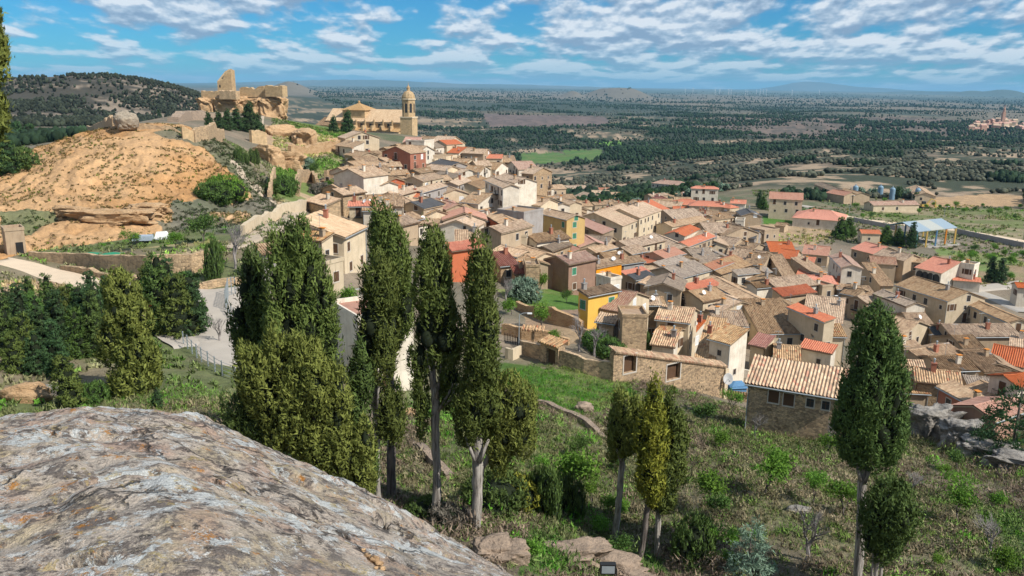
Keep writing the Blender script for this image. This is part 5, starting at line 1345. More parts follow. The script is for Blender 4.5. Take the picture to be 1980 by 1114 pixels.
# ------------------------------------------------------------------ sports pavilion
g_ = ghit(1815, 470, D0=200).z; zev = g_+5.6
def onz(px, py, z): r = ray(px, py); return r*(z/r.z)
cB, cC, cA = onz(1540+935/3.98, 330+468/3.98, zev), onz(1540+1238/3.98, 330+437/3.98, zev), onz(1540+688/3.98, 330+418/3.98, zev)
u_ = cC-cB; v_ = cA-cB; pv_ = empty('pavilion', (cB.x, cB.y, g_))
def S2(a, b, z): q = u_*a+v_*b; return (q.x, q.y, z)
rb = MB(); cols_ = [0, 1, 0]
for k in range(3):
    a0_, a1_ = k/3, (k+1)/3
    for (b0_, z0_), (b1_, z1_) in (((0, 5.6), (.5, 7.6)), ((.5, 7.6), (1, 5.6))):
        rb.add([S2(a0_, b0_, z0_), S2(a1_, b0_, z0_), S2(a1_, b1_, z1_), S2(a0_, b1_, z1_), S2(a0_, b0_, z0_-.25), S2(a1_, b0_, z0_-.25), S2(a1_, b1_, z1_-.25), S2(a0_, b1_, z1_-.25)],
               [(0,1,2,3),(7,6,5,4),(0,4,5,1),(2,6,7,3),(1,5,6,2),(3,7,4,0)], cols_[k] if b0_ == 0 else 2)
M_sheet = flat_mat('pale_blue_sheet', (0.27,0.34,0.39), 0.5, .2); M_csheet = flat_mat('cream_sheet', (0.40,0.41,0.37), 0.5, .15)
rb.obj('roof', [M_sheet, M_csheet, M_teal], pv_)
for b_ in (0.02, .98):
    for k in range(5):
        cm = MB(); x, y, _ = S2(.01+k*.245, b_, 0); cm.box(x-.2, x+.2, y-.2, y+.2, -1, 5.35); cm.obj('column', [M_teal, M_yellow, M_blue, M_orange, M_yellow][k], pv_)
fl = MB(); fl.add([S2(-.05, -.1, .15), S2(1.1, -.1, .15), S2(1.1, 1.05, .15), S2(-.05, 1.05, .15), S2(-.05, -.1, -2), S2(1.1, -.1, -2), S2(1.1, 1.05, -2), S2(-.05, 1.05, -2)], [(0,1,2,3),(0,4,5,1),(1,5,6,2),(2,6,7,3),(3,7,4,0)]); fl.obj('floor', M_conc, pv_)
tag(pv_, 'open sports pavilion with a pale blue and cream sheet roof on coloured columns', 'pavilion')
# ------------------------------------------------------------------ roads and paths
def road(name, pts, wd, m, off=.10, D0=40, D1=3000):
    P = [ghit(x, y, D0=D0, D1=D1) for x, y in pts]; S = []
    for i in range(len(P)-1):
        p0, p1, p2, p3 = P[max(i-1, 0)], P[i], P[i+1], P[min(i+2, len(P)-1)]
        n = max(3, int((p2-p1).length/1.0))
        for k in range(n):
            t = k/n; S.append(.5*((2*p1)+(p2-p0)*t+(2*p0-5*p1+4*p2-p3)*t*t+(3*p1-p0-3*p2+p3)*t**3))
    S.append(P[-1]); V = []; nw = 9; N = len(S)
    for i, q in enumerate(S):
        d = S[min(i+1, N-1)]-S[max(i-1, 0)]; nn_ = Vector((-d.y, d.x, 0)).normalized()
        wv = wd*(1+.06*math.sin(i*.7))
        for k in range(nw): s = (k/(nw-1)-.5)*wv; V.append((q.x+nn_.x*s, q.y+nn_.y*s))
    V = np.array(V); z = gz(V[:, 0], V[:, 1])+off; z[::nw] -= off*2; z[nw-1::nw] -= off*2
    idx = np.arange(N*nw).reshape(N, nw); f = np.stack([idx[:-1, :-1], idx[:-1, 1:], idx[1:, 1:], idx[1:, :-1]], -1).reshape(-1, 4)
    me = mesh_np(name, np.column_stack([V, z]), f[:, ::-1], m, smooth=True)
    if me.polygons[0].normal.z < 0: me.flip_normals()
    o = link(name, me); o['kind'] = 'structure'; return o
M_dirt = flat_mat('pale_dirt_road', (0.62,0.49,0.35), 0.95, .15, .8); M_crd = flat_mat('concrete_road', (0.40,0.355,0.30), 0.95, .18, .5); M_step = flat_mat('stony_path', (0.42,0.34,0.25), 0.95, .3, 1.5)
road('road', [(-120,478),(-40,493),(40,512),(100,530),(160,545),(215,552)], 4.6, M_dirt)
road('road', [(215,552),(300,565),(360,572),(410,572),(470,566),(520,560)], 5.5, M_crd, .13)
road('road', [(405,566),(425,598),(412,640),(370,655),(315,662)], 6.5, M_crd, .16)
road('road', [(418,625),(430,665),(455,695),(520,720)], 5.5, M_crd, .19)
road('path', [(455,310),(468,332),(492,356),(520,378),(548,398)], 2.2, M_step)
road('path', [(600,392),(570,405),(545,430),(505,452),(470,470),(440,482)], 4.5, M_step, .14)
road('path', [(505,240),(525,225),(525,208)], 1.8, M_step)
road('road', [(1600,408),(1643,421),(1740,434),(1850,446),(1980,468),(2080,485)], 5.5, M_dirt, .3, 200)
road('road', [(1870,560),(1920,556),(1985,548)], 6, M_crd, .25, 150)
road('road', [(1890,566),(1930,580),(1985,605)], 5, M_conc, .2, 120)
road('road', [(1480,405),(1540,398),(1570,402)], 5, M_crd, .3, 200)
# ------------------------------------------------------------------ buildings apart from the village
house('F', (688,622), (808,604), None, 'rosy', 'white', 6.5, L=7, label='white rendered building half hidden between the cypress trunks', D0=50, dens=.3, win='green')
hut = house('F', (4,449), (40,446), None, 'rosy', 'tan', 2.6, L=3.5, label='tiny flat roofed hut with a dark doorway beside the dirt road', D0=80, dens=0, chim=0, name='hut')
m_ = MB(); m_.box(-.45, .45, -.03, .02, 0, 2.0); o = m_.obj('door', M_black, hut); o.location = (.4, -1.47, .35)
house('S', (270,572), (300,580), (262,585), 'red', 'tan', 3.2, label='small red tiled roof peeping out of the dense pine group', D0=60, dens=0, chim=0, name='hut')
# fill the gaps between the drawn houses
HULL = [(700,285),(830,262),(1000,310),(1060,368),(1300,352),(1330,395),(1480,412),(1500,470),(1660,490),(1700,520),(1880,570),(1960,640),(1985,650),(1985,790),(1880,790),(1770,770),(1640,725),(1455,670),(1400,660),(1190,625),(1180,600),(1130,520),(1000,520),(960,490),(800,480),(730,420),(650,350)]
rf = random.Random(5); nf = 0; cand = []
def pr(v):
    X_, Y_ = project(np.array([v.x]), np.array([v.y]), np.array([v.z])); return (float(X_[0]), float(Y_[0]))
for _ in range(9000):
    px_, py_ = rf.uniform(640, 1985), rf.uniform(262, 795)
    if inpoly(np.array([px_]), np.array([py_]), HULL)[0]: cand.append((px_, py_))
cand.sort(key=lambda c: c[1])
cand = [c for i, c in enumerate(cand) if i % 2] + [c for i, c in enumerate(cand) if not i % 2]
H0_ = list(HOUSES); NHAND = len(HOUSES)
for px_, py_ in cand:
    if nf > 190: break
    q = hit(px_, py_, 4.5, 60)
    if q.y < (108 if px_ < 1460 else 93) or q.y > 430: continue
    if obb_hit(q.x, q.y, 2.8, .58): continue
    nb = min(H0_, key=lambda h: (h['px']-px_)**2+(h['py']-py_)**2)
    rzn = nb['o'].rotation_euler.z+(math.pi/2 if rf.random() < .3 else 0)
    l_ = rf.uniform(5, 8.5); w_ = rf.uniform(2.6, 3.6); hr_ = rf.uniform(3.6, 5.0)
    a = q+Vector((math.cos(rzn), math.sin(rzn), 0))*-l_/2; b2 = q+Vector((math.cos(rzn), math.sin(rzn), 0))*l_/2
    nv_ = Vector((math.sin(rzn), -math.cos(rzn), 0)); nv_ = nv_ if nv_.dot(-q) > 0 else -nv_
    e3 = a+nv_*w_-Vector((0, 0, .34*w_))
    C4 = [pr(q+Vector((math.cos(rzn)*sx*l_*.55-math.sin(rzn)*sy*w_, math.sin(rzn)*sx*l_*.55+math.cos(rzn)*sy*w_, zz))) for sx in (-1, 1) for sy in (-1, 1) for zz in (-hr_, 0)]
    x0_, x1_, y0_, y1_ = min(c[0] for c in C4), max(c[0] for c in C4), min(c[1] for c in C4), max(c[1] for c in C4)
    if any(x0_ < t[0] < x1_ and y0_ < t[1] < y1_ for h in H0_ for t in h['pts'][:2] if h['D'] > q.length-3): continue
    fs_ = rf.choice([nb['rm'], nb['rm'], 'tan', 'brown', 'brown', 'tan']) ; fs_ = fs_ if fs_ not in ('dark', 'maroon') else 'tan'
    house('S', pr(a), pr(b2), pr(e3), fs_, rf.choice(['tan', 'cream', 'tan', 'white', 'stone']), hr_, D0=80); HOUSES[-1]['vis'] = (x1_-x0_)*(y1_-y0_)
    nf += 1
print('filled', nf, 'houses', len(HOUSES))
# ------------------------------------------------------------------ small things
def simple(name, builder, mats_, px, py, label, cat, rz=0, D0=24, group=None):
    p = ghit(px, py, D0=D0); root = empty(name, p, rz)
    for pn_, mb_, mm in builder: mb_.obj(pn_, mm, root)
    return tag(root, label, cat, group)
def lampb(h_):
    m = MB(); m.tube([(0, 0, -.5), (0, 0, h_)], [.07, .05], 6); a_ = MB(); a_.tube([(0, 0, h_), (.5, 0, h_+.25), (1.1, 0, h_+.25)], [.04, .04, .04], 5); l_ = MB(); l_.box(1.0, 1.6, -.13, .13, h_+.14, h_+.28)
    return [('post', m, M_metal), ('arm', a_, M_metal), ('lamp_head', l_, M_white)]
simple('street_lamp', lampb(5.0), 0, 1003, 682, 'slim grey street lamp above the tan parapet', 'street lamp', 0, 60)
simple('street_lamp', lampb(7), 0, 1642, 412, 'tall street lamp beside the orange hipped house and the road', 'street lamp', 0, 200)
simple('street_lamp', lampb(6), 0, 1824, 430, 'street lamp beyond the pavilion roof', 'street lamp', 0, 200)
simple('street_lamp', lampb(5), 0, 1600, 618, 'street lamp among the roofs left of the tall dark cypress', 'street lamp', 0, 60)
pb_ = MB(); pb_.box(-.18, .18, -.18, .18, -.3, 2.3); rf_ = MB()
for k in range(7): x = -1.3+k*.43; rf_.tube([(x, .7, 2.75), (x, -.7, 2.45)], [.16, .2], 6)
rf_.uv = [(q[0], q[1]) for q in rf_.v]
simple('tiled_post', [('post', pb_, W['stone']), ('roof', rf_, R['stripe'])], 0, 1030, 672, 'little tile roof carried on a single post in the garden', 'shelter', -.2, 60)
for px_, py_, lb in ((1652.5, 376, 'blue grey tank left of the brown barn'), (1701, 376, 'smaller blue tank behind the long farm shed'), (1724, 380, 'tall blue tank behind the right end of the long farm shed'), (1773, 381, 'blue tank in front of the narrow yellowish barn')):
    b_ = MB(); b_.lathe([(1.25, -.5), (1.25, 5.0), (.9, 5.5), (.3, 5.8)], 16); c_ = MB(); c_.lathe([(.35, 6.0), (.35, 6.3), (.1, 6.4)], 8)
    simple('silo', [('tank', b_, flat_mat('tank_blue', (.18,.28,.36), .5, .15)), ('lid', c_, M_metal)], 0, px_, py_+6, lb, 'tank', 0, 300)
# parked car
def car(px, py, label, rz, m, D0):
    b_ = MB(); b_.add([(-2,-.8,.35),(2,-.8,.35),(2.05,-.8,.8),(1.1,-.78,.95),(-1.95,-.8,1.0),(-2,.8,.35),(2,.8,.35),(2.05,.8,.8),(1.1,.78,.95),(-1.95,.8,1.0)], [(0,1,2,3,4),(9,8,7,6,5),(1,6,7,2),(2,7,8,3),(3,8,9,4),(4,9,5,0),(0,5,6,1)])
    g_2 = MB(); g_2.add([(-1.85,-.74,.98),(1.0,-.74,.96),(.4,-.62,1.42),(-1.5,-.62,1.42),(-1.85,.74,.98),(1.0,.74,.96),(.4,.62,1.42),(-1.5,.62,1.42)], [(0,1,2,3),(7,6,5,4),(1,5,6,2),(4,0,3,7)])
    r_2 = MB(); r_2.box(-1.52, .42, -.64, .64, 1.421, 1.46)
    w_2 = []
    for x in (-1.25, 1.3):
        for y in (-.82, .62):
            t_ = MB(); t_.tube([(x, y, .32), (x, y+.2, .32)], [.32, .32], 12); w_2.append(('wheel', t_, M_black))
    return simple('parked_car', [('body', b_, m), ('windows', g_2, M_pane), ('roof', r_2, m)]+w_2, 0, px, py, label, 'car', rz, D0)
car(1627, 428, 'white car parked in front of the orange hipped house', .3, M_white, 200)
# yellow digger by the orchard
d1 = MB(); d1.box(-1.6,1.6,-1.1,1.1,.9,2.0); d2 = MB(); d2.box(-1.2,.2,-1,.3,2.0,3.2); d3 = MB(); d3.tube([(1.2,0,1.8),(3.0,0,4.2),(5.0,0,3.4)],[.3,.28,.2],6); d4 = MB(); d4.tube([(5,0,3.4),(5.3,0,1.2)],[.2,.15],6); d4.box(4.9,5.7,-.5,.5,.5,1.2)
d5 = MB(); d5.box(-1.8,1.8,-1.3,-.8,-.2,.85); d6 = MB(); d6.box(-1.8,1.8,.8,1.3,-.2,.85)
simple('excavator', [('body', d1, M_yellow), ('cab', d2, M_pane), ('boom', d3, M_yellow), ('bucket', d4, M_yellow), ('track', d5, M_black), ('track', d6, M_black)], 0, 1786, 403, 'yellow excavator standing among young orchard trees', 'excavator', .1, 250)
# things at the foot of the mound
c1 = MB(); c1.box(-1.3,1.3,-.8,.8,.45,1.1); c2 = MB(); c2.tube([(-.6,-.85,.3),(-.6,-.65,.3)],[.3,.3],10); c3_ = MB(); c3_.tube([(1.3,0,.6),(2.2,0,.4)],[.05,.05],5)
simple('trailer', [('box', c1, flat_mat('trailer_blue', (.34,.40,.46), .5)), ('wheel', c2, M_black), ('drawbar', c3_, M_metal)], 0, 277, 470, 'small blue grey trailer in the garden at the mound foot', 'trailer', .2, 90)
c1 = MB(); c1.add([(-1,-.7,0),(1,-.7,0),(1,.7,0),(-1,.7,0),(-.7,-.3,1.1),(.6,-.3,1.2),(.6,.4,1.1),(-.7,.4,1.0)], [(0,1,5,4),(1,2,6,5),(2,3,7,6),(3,0,4,7),(4,5,6,7)])
tag(c1.obj('white_cover', M_white, None, ghit(314, 462, D0=90)), 'white sheet over a low heap right of the small trailer', 'cover')
for px_, s_ in ((175, 1.4), (218, 1.7)):
    c1 = MB(); c1.add([(-s_,-.9,.1),(s_,-.8,.12),(s_*.9,.9,.15),(-s_*.8,.8,.12),(0,0,.4)], [(0,1,4),(1,2,4),(2,3,4),(3,0,4)])
    tag(c1.obj('netting', flat_mat('green_net', (.03,.22,.12), .6), None, ghit(px_, 493, D0=90)), 'green netting laid on the bed, '+('left one' if px_ < 200 else 'right one'), 'netting')
# fences
def fence(pts, h, label, m, D0=24, gap=1.6, rails=3, group=None):
    P = [ghit(x, y, D0=D0) for x, y in pts]; root = empty('fence', P[0]); S = []
    for i in range(len(P)-1):
        n = max(1, int((P[i+1]-P[i]).length/gap))
        for k in range(n): S.append(P[i].lerp(P[i+1], k/n))
    S.append(P[-1])
    for q in S: q.z = gz1(q.x, q.y)
    pm_ = MB(); pm_.box(-.04, .04, -.04, .04, -.3, h); pme = pm_.mesh('post', m)
    for q in S: link('post', pme, root, q-P[0])
    rm_2 = MB()
    for k in range(rails):
        for a_, b_ in zip(S, S[1:]): rm_2.tube([a_-P[0]+Vector((0, 0, h*(k+.6)/rails)), b_-P[0]+Vector((0, 0, h*(k+.6)/rails))], [.018, .018], 3)
    rm_2.obj('wire', m, root)
    return tag(root, label, 'fence', group)
fence([(437,602),(442,575),(455,570)], 2.2, 'tall blue grey mesh gate beside the concrete junction', M_metal, 50, .5, 6)
fence([(437,602),(470,640),(500,660)], 1.4, 'wire fence along the right edge of the concrete road', M_metal, 50, 1.2, 5)
fence([(355,668),(390,700),(430,728),(455,738)], 1.3, 'wire fence with thin posts on the dry slope below the road', M_metal, 45, 1.5, 4)
fence([(975,660),(1000,668),(1006,676)], 1.2, 'dark iron railing left of the slim street lamp', M_black, 60, .25, 2)
fence([(455,320),(490,352),(530,385)], 1.0, 'wooden handrail beside the stepped path', M_wood, 120, 2.2, 1)
# floodlight at the lower edge
fl_ = MB(); fl_.box(-.16,.16,-.06,.06,0,.22); f2_ = MB(); f2_.box(-.2,.2,-.005,.0,.02,.2); f3_ = MB(); f3_.tube([(-.18,0,-.15),(-.18,0,.1)],[.012]*2,4); f3_.tube([(.18,0,-.15),(.18,0,.1)],[.012]*2,4)
p = at(1175, 1108, 24); fo = empty('floodlight', (p.x, p.y, p.z)); a_ = fl_.obj('housing', M_black, fo); b_ = MB(); b_.box(-.13,.13,-.068,-.062,.03,.19); b_.obj('glass', M_metal, fo); f3_.obj('bracket', M_black, fo); fo.scale = (1.6,)*3
tag(fo, 'black floodlight on the brown rock at the lower edge', 'floodlight')
# wind turbines on the horizon
tm = MB(); tm.tube([(0,0,-30),(0,0,75)],[2.6,1.6],6); tbm = tm.mesh('mast', M_white); bm_ = MB()
for k in range(3):
    a_ = 2*math.pi*k/3+.4; bm_.add([(1.5*math.sin(a_+1.57),-3,75+1.5*math.cos(a_+1.57)),(-1.5*math.sin(a_+1.57),-3,75-1.5*math.cos(a_+1.57)),(36*math.sin(a_),-3,75+36*math.cos(a_)),(0,-2,75)],[(0,1,2),(0,2,3),(1,3,2)])
bme = bm_.mesh('rotor', M_white)
for i, (px_, D_) in enumerate([(1383,9200),(1392,9600),(1409,9000),(1414,9800),(1442,9300),(1446,9900),(1463,9400),(1470,9100),(1476,9700),(1482,9200),(1532,9900),(1340,9800),(1585,10400),(1325,10200)]):
    p = at(px_, 176, D_); r_ = empty('wind_turbine', (p.x, p.y, gz1(p.x, p.y)), i*.3); link('mast', tbm, r_); link('rotor', bme, r_); r_.scale = (.8,)*3
    tag(r_, 'tiny white wind turbine on the far horizon', 'wind turbine', 'wind turbines on the horizon')
# the far town on the right
tn = random.Random(9); hm_ = []
for wm_, rm_n in (('pink', 'rosy'), ('cream', 'rosy'), ('tan', 'tan'), ('pink', 'tan')):
    mb = MB(); mb.box(-5,5,-4,4,-6,6,0); mb.add([(-5.4,-4.4,6),(5.4,-4.4,6),(5.4,4.4,6),(-5.4,4.4,6),(-5.4,0,8),(5.4,0,8)], [(0,1,5,4),(2,3,4,5),(1,2,5),(3,0,4)], 1); hm_.append(mb.mesh('far_house', [W[wm_], R[rm_n]]))
tparts = []
for i in range(70):
    px_ = 1878+tn.random()*118; D_ = 1900+tn.uniform(-90, 120)-abs(px_-1945)*1.0; p = at(px_, 240, D_)
    tparts.append((hm_[i % 4], Matrix.Translation((p.x, p.y, -64-tn.random()*14-(2050-D_)*.03)) @ Matrix.Rotation(tn.uniform(-.7, .7), 4, 'Z') @ Matrix.Diagonal((1.15, 1.1, 1.2, 1))))
def merged(name, parts):
    import bmesh
    bm = bmesh.new(); ms = []; 
    for me, M4 in parts:
        t = me.copy(); t.transform(M4)
        for mm in me.materials:
            if mm not in ms: ms.append(mm)
        idx = [ms.index(mm) for mm in me.materials]; n0 = len(bm.faces); bm.from_mesh(t); bm.faces.ensure_lookup_table()
        for f in bm.faces[n0:]: f.material_index = idx[min(f.material_index, len(idx)-1)]
        bpy.data.meshes.remove(t)
    out = bpy.data.meshes.new(name); bm.to_mesh(out); bm.free()
    for mm in ms: out.materials.append(mm)
    o = link(name, out); o['kind'] = 'stuff'; return o
merged('distant_town', tparts)
# beyond 300 houses the least visible ones form one mass
bpy.context.view_layer.update()
hh_ = [h for h in HOUSES[NHAND:]]; hh_.sort(key=lambda h: h['vis'])
extra = hh_[:max(0, len(HOUSES)-296)]; ep = []
for h in extra:
    for c_ in list(h['o'].children): ep.append((c_.data, c_.matrix_world.copy())); bpy.data.objects.remove(c_)
    bpy.data.objects.remove(h['o']); HOUSES.remove(h)
if ep: merged('rooftop_mass', ep)
mb = MB(); mb.box(-3.2,3.2,-3.2,3.2,-20,26); mb.lathe([(3.0,26),(2.6,34),(1.2,36),(1.0,39),(.1,43)],8); p = at(1938, 240, 1900)
tag(mb.obj('far_bell_tower', W['pink'], None, (p.x, p.y, -68)), 'slender bell tower rising from the distant town', 'tower')
# ------------------------------------------------------------------ labels for the houses: where each stands among the landmarks
LM = {'the tall red brick house': (763, 295), 'the stone tower house': (1030, 345), 'the big cream gabled house': (680, 355), 'the orange brick building': (885, 490), 'the orange-walled house': (1150, 525),
      'the yellow house': (1150, 572), 'the ochre house': (1080, 425), 'the big terracotta roof': (1140, 440), 'the long front stone house': (1545, 725), 'the arcaded villa': (1820, 515),
      'the very long house': (1790, 570), 'the dark sided house': (1620, 515), 'the large wavy brown roof': (1450, 605), 'the hipped orange villa': (1365, 370), 'the grey gabled house': (1455, 415),
      'the large dark cypress': (1690, 680), 'the double gabled plaster house': (1280, 560), 'the dark asphalt roof': (1830, 650), 'the crag': (1830, 790), 'the slim cypress': (1248, 650), 'the grey-roofed balcony house': (795, 420)}
RN = {'tan': 'tan', 'brown': 'brown', 'stripe': 'striped', 'grey': 'grey', 'mauve': 'purplish', 'rosy': 'pinkish', 'red': 'bright red', 'dark': 'dark grey', 'maroon': 'maroon'}
WN = {'white': 'white', 'cream': 'cream', 'tan': 'beige', 'grey': 'grey', 'stone': 'stone', 'brick': 'red brick', 'orangebrick': 'orange brick', 'brownbrick': 'brown brick', 'yellow': 'yellow', 'ochre': 'ochre', 'pink': 'pinkish', 'gold': 'golden', 'front': 'rubble'}
ORD = ['', 'second ', 'third ', 'fourth ', 'fifth ', 'sixth ', 'seventh ', 'eighth ', 'ninth ', 'tenth ']
used = {}
for h in sorted([h for h in HOUSES if not h['label']], key=lambda h: h['px']):
    cs_ = sorted(LM, key=lambda k: math.hypot(LM[k][0]-h['px'], (LM[k][1]-h['py'])*1.3))[:4]
    done = False
    for k in cs_:
        dx_, dy_ = h['px']-LM[k][0], h['py']-LM[k][1]
        rel = ('right of ' if dx_ > 0 else 'left of ') if abs(dx_) > 1.2*abs(dy_) else ('below ' if dy_ > 0 else 'above ')
        key = (h['rm'], h['wm'], rel+k); 
        if key not in used:
            used[key] = 1; done = True; break
    used.setdefault(key, 0)
    if not done: used[key] += 1
    n_ = used[key]
    o = ORD[min(n_-1, 9)]
    lab = f"{o+'nearest ' if False else ('' if n_ == 1 else o)}{WN.get(h['wm'], 'pale')} house with a {RN[h['rm']]} roof {rel}{k}"
    h['o']['label'] = lab if n_ == 1 else lab.replace(' with a ', ', ')+', from left'
# ------------------------------------------------------------------ vegetation
RV = np.random.RandomState(21)
def sph(n):
    z = RV.uniform(-1, 1, n); a = RV.uniform(0, 2*np.pi, n); r = np.sqrt(1-z*z)
    return np.stack([r*np.cos(a), r*np.sin(a), z], 1)
def norm(v): return v/np.maximum(np.linalg.norm(v, axis=1, keepdims=True), 1e-9)
def quads(P, N, upv, w_, l_):
    """one bent leaf clump (two triangles) at every point"""
    n = len(P); t = norm(np.cross(N, upv)); u = norm(np.cross(t, N))
    w_ = w_*RV.uniform(.55, 1.5, (n, 1)); l_ = l_*RV.uniform(.5, 1.6, (n, 1))
    V = np.stack([P-t*w_/2, P-u*l_*.15+N*w_*.25, P+t*w_/2, P+u*l_+N*w_*.3], 1).reshape(-1, 3)
    F = (np.arange(n)*4)[:, None]+np.array([[0, 1, 2, 3]])
    return V, F
import bmesh
def ico(k):
    bm = bmesh.new(); bmesh.ops.create_icosphere(bm, subdivisions=k, radius=1)
    co = np.array([v.co[:] for v in bm.verts]); fs = np.array([[v.index for v in f.verts] for f in bm.faces]); bm.free(); return co, fs
ICO = {k: ico(k) for k in (1, 2, 3)}
def crown_mesh(name, lobes, m, pr=.3, ph=1.0, sp=.5, tufts=40, tw=.08, tl=.22, core=.66, up=.8, lump=.28, hole=-9):
    """lobes: rows cx cy cz rx ry rz; plumes of foliage over their surfaces"""
    lobes = np.asarray(lobes, float); Vs, Fs, n0 = [], [], 0
    PC, PU = [], []
    for L_ in lobes:
        c, R_ = L_[:3], L_[3:]
        area = 4*np.pi*(((R_[0]*R_[1])**1.6+(R_[0]*R_[2])**1.6+(R_[1]*R_[2])**1.6)/3)**(1/1.6)
        n = max(8, int(area/sp**2)); u = sph(n)
        w_ = u*R_; lum = 1+lump*fbm(u[:, 0]*2.2*R_[0]/1.2+c[0], u[:, 2]*R_[2]*.7+u[:, 1]*2+c[2], 1, 3, 7)*1.6-.06
        p = c+w_*lum[:, None]
        keep = np.ones(n, bool)
        for M_ in lobes:
            if M_ is L_: continue
            keep &= (((p-M_[:3])/M_[3:])**2).sum(1) > .66
        keep &= fbm(p[:, 0]*1.1+p[:, 1], p[:, 2]*.6-p[:, 1], 1, 3, 71) > hole
        PC.append(p[keep]); PU.append(norm(u/R_)[keep])
    PC = np.concatenate(PC); PU = np.concatenate(PU); n = len(PC)
    sc_ = RV.uniform(.65, 1.35, (n, 1, 1)); v = sph(n*tufts).reshape(n, tufts, 3)
    d = (v*PU[:, None]).sum(2, keepdims=True); v = np.where(d < -.25, -v, v)
    ex = np.array([pr, pr, ph/2]); P = PC[:, None]+v*ex*sc_
    N = norm((v*np.array([1, 1, .55])+RV.normal(0, .32, v.shape)).reshape(-1, 3))
    upv = norm(np.tile([0, 0, up], (n*tufts, 1))+RV.normal(0, .35, (n*tufts, 3))+np.repeat(PU, tufts, 0)*.45)
    Pq = P.reshape(-1, 3); far_ = RV.uniform(0, 1, (len(Pq), 1)) < .09; Pq = Pq+far_*norm(upv+N*.5)*RV.uniform(.3, 1.6, (len(Pq), 1))*tl
    V, F = quads(Pq, N, upv, tw, tl)
    Vs.append(V); Fs4 = [F]; Ft = []; n0 = len(V); fm = [np.zeros(len(F), int)]
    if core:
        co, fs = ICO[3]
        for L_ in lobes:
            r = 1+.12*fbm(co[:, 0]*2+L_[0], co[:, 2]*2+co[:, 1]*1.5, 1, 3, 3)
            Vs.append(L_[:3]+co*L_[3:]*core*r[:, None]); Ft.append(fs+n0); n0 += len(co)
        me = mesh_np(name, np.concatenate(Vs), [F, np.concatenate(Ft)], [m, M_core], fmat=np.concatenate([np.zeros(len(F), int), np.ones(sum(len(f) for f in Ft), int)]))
    else: me = mesh_np(name, V, [F], m)
    return me
def flute(lo, rs):
    """break every lobe into upright tongues of foliage"""
    out = []
    for c0, c1, c2, a_, b_, h_ in lo:
        out.append([c0, c1, c2, a_*.66, b_*.66, h_*.92])
        n = max(4, int(5+a_*1.6))
        for i in range(n):
            t = 2*math.pi*i/n+rs.uniform(-.4, .4); rr = rs.uniform(.42, .62); s = rs.uniform(.30, .46); dz = rs.uniform(-.42, .36)
            k = math.sqrt(max(.15, 1-(dz)**2)); out.append([c0+math.cos(t)*a_*rr*k, c1+math.sin(t)*b_*rr*k, c2+dz*h_, a_*s, b_*s, h_*rs.uniform(.36, .62)])
    return out
def px_lobe(px, py, rx, ry, D, base, depth=1.0):
    p = at(px, py, D); k = (p.length)/FPX; return [p.x-base.x, p.y-base.y, p.z-base.z, rx*k, rx*k*depth, ry*k*1.06]
def near_tree(name, label, D, lobes, trunks, m='cypress', bark=None, cat='cypress tree', group=None, twigs=None, **kw):
    """lobes in photo pixels: x, y, half width, half height[, distance offset]; trunks: lists of (x, y, width)"""
    tb = trunks[0][-1]; base = at(tb[0], tb[1], D); base.z = gz1(base.x, base.y); root = empty(name, base)
    lo = [px_lobe(l[0], l[1], l[2], l[3], D+(l[4] if len(l) > 4 else 0), base) for l in lobes]
    if len(lo) > 1: lo = flute(lo, random.Random(len(label)*7+int(D*10)))
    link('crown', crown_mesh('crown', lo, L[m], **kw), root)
    for tk in trunks:
        pts, rad = [], []
        for i, t in enumerate(tk):
            q = at(t[0], t[1], D+(t[3] if len(t) > 3 else 0))-base; pts.append(q); rad.append(t[2]/2*D*.94/FPX)
        last = pts[-1].copy(); last.z = min(last.z, -.4) if tk is trunks[0] else last.z-.1; pts.append(last+Vector((0, 0, -.5))); rad.append(rad[-1]*1.2)
        # finer, slightly crooked
        P2, R2 = [], []
        for i in range(len(pts)-1):
            for k in range(5):
                t = k/5; P2.append(pts[i].lerp(pts[i+1], t)+Vector((math.sin(i*3+k*1.3), math.cos(i*2+k*1.7), 0))*.025); R2.append((rad[i]*(1-t)+rad[i+1]*t)*(1+.08*math.sin(k*2.3+i)))
        P2.append(pts[-1]); R2.append(rad[-1])
        mb = MB(); mb.tube(P2, R2, 9); mb.obj('trunk', bark or M_bark, root, smooth=True)
    for tk in twigs or []:
        mb = MB(); mb.tube([at(t[0], t[1], D-.3)-base for t in tk], [t[2]/2*D/FPX for t in tk], 6); mb.obj('branch', bark or M_bark, root, smooth=True)
    return tag(root, label, cat, group)
KW = dict(pr=.22, ph=1.05, sp=.34, tufts=32, tw=.07, tl=.20, lump=.22, core=.70, hole=-.42)
near_tree('cypress_tree', 'tall slender cypress whose tip rises highest above the golden roofed house, dark trunk', 41,
  [(738,435,14,42),(740,480,24,60),(758,520,38,70),(768,580,34,80),(752,620,40,70),(778,600,18,45),(765,790,16,45)], [[(752,560,14),(754,700,17),(757,800,18),(757,942,22)]], 'cypress', M_darkbark, **KW)
near_tree('cypress_tree', 'cypress with a broad rounded crown and forked pale trunk in front of the tallest-tipped cypress', 37.5,
  [(735,560,34,60),(728,620,42,70),(735,680,36,50),(720,650,34,60),(748,640,22,50),(745,800,18,50),(765,820,12,40)], [[(722,700,14),(727,760,15),(729,830,12),(730,905,12)],[(705,720,5),(712,760,6),(724,800,7)]], 'cypress', twigs=[[(738,700,5),(732,745,6),(728,790,7)]], **KW)
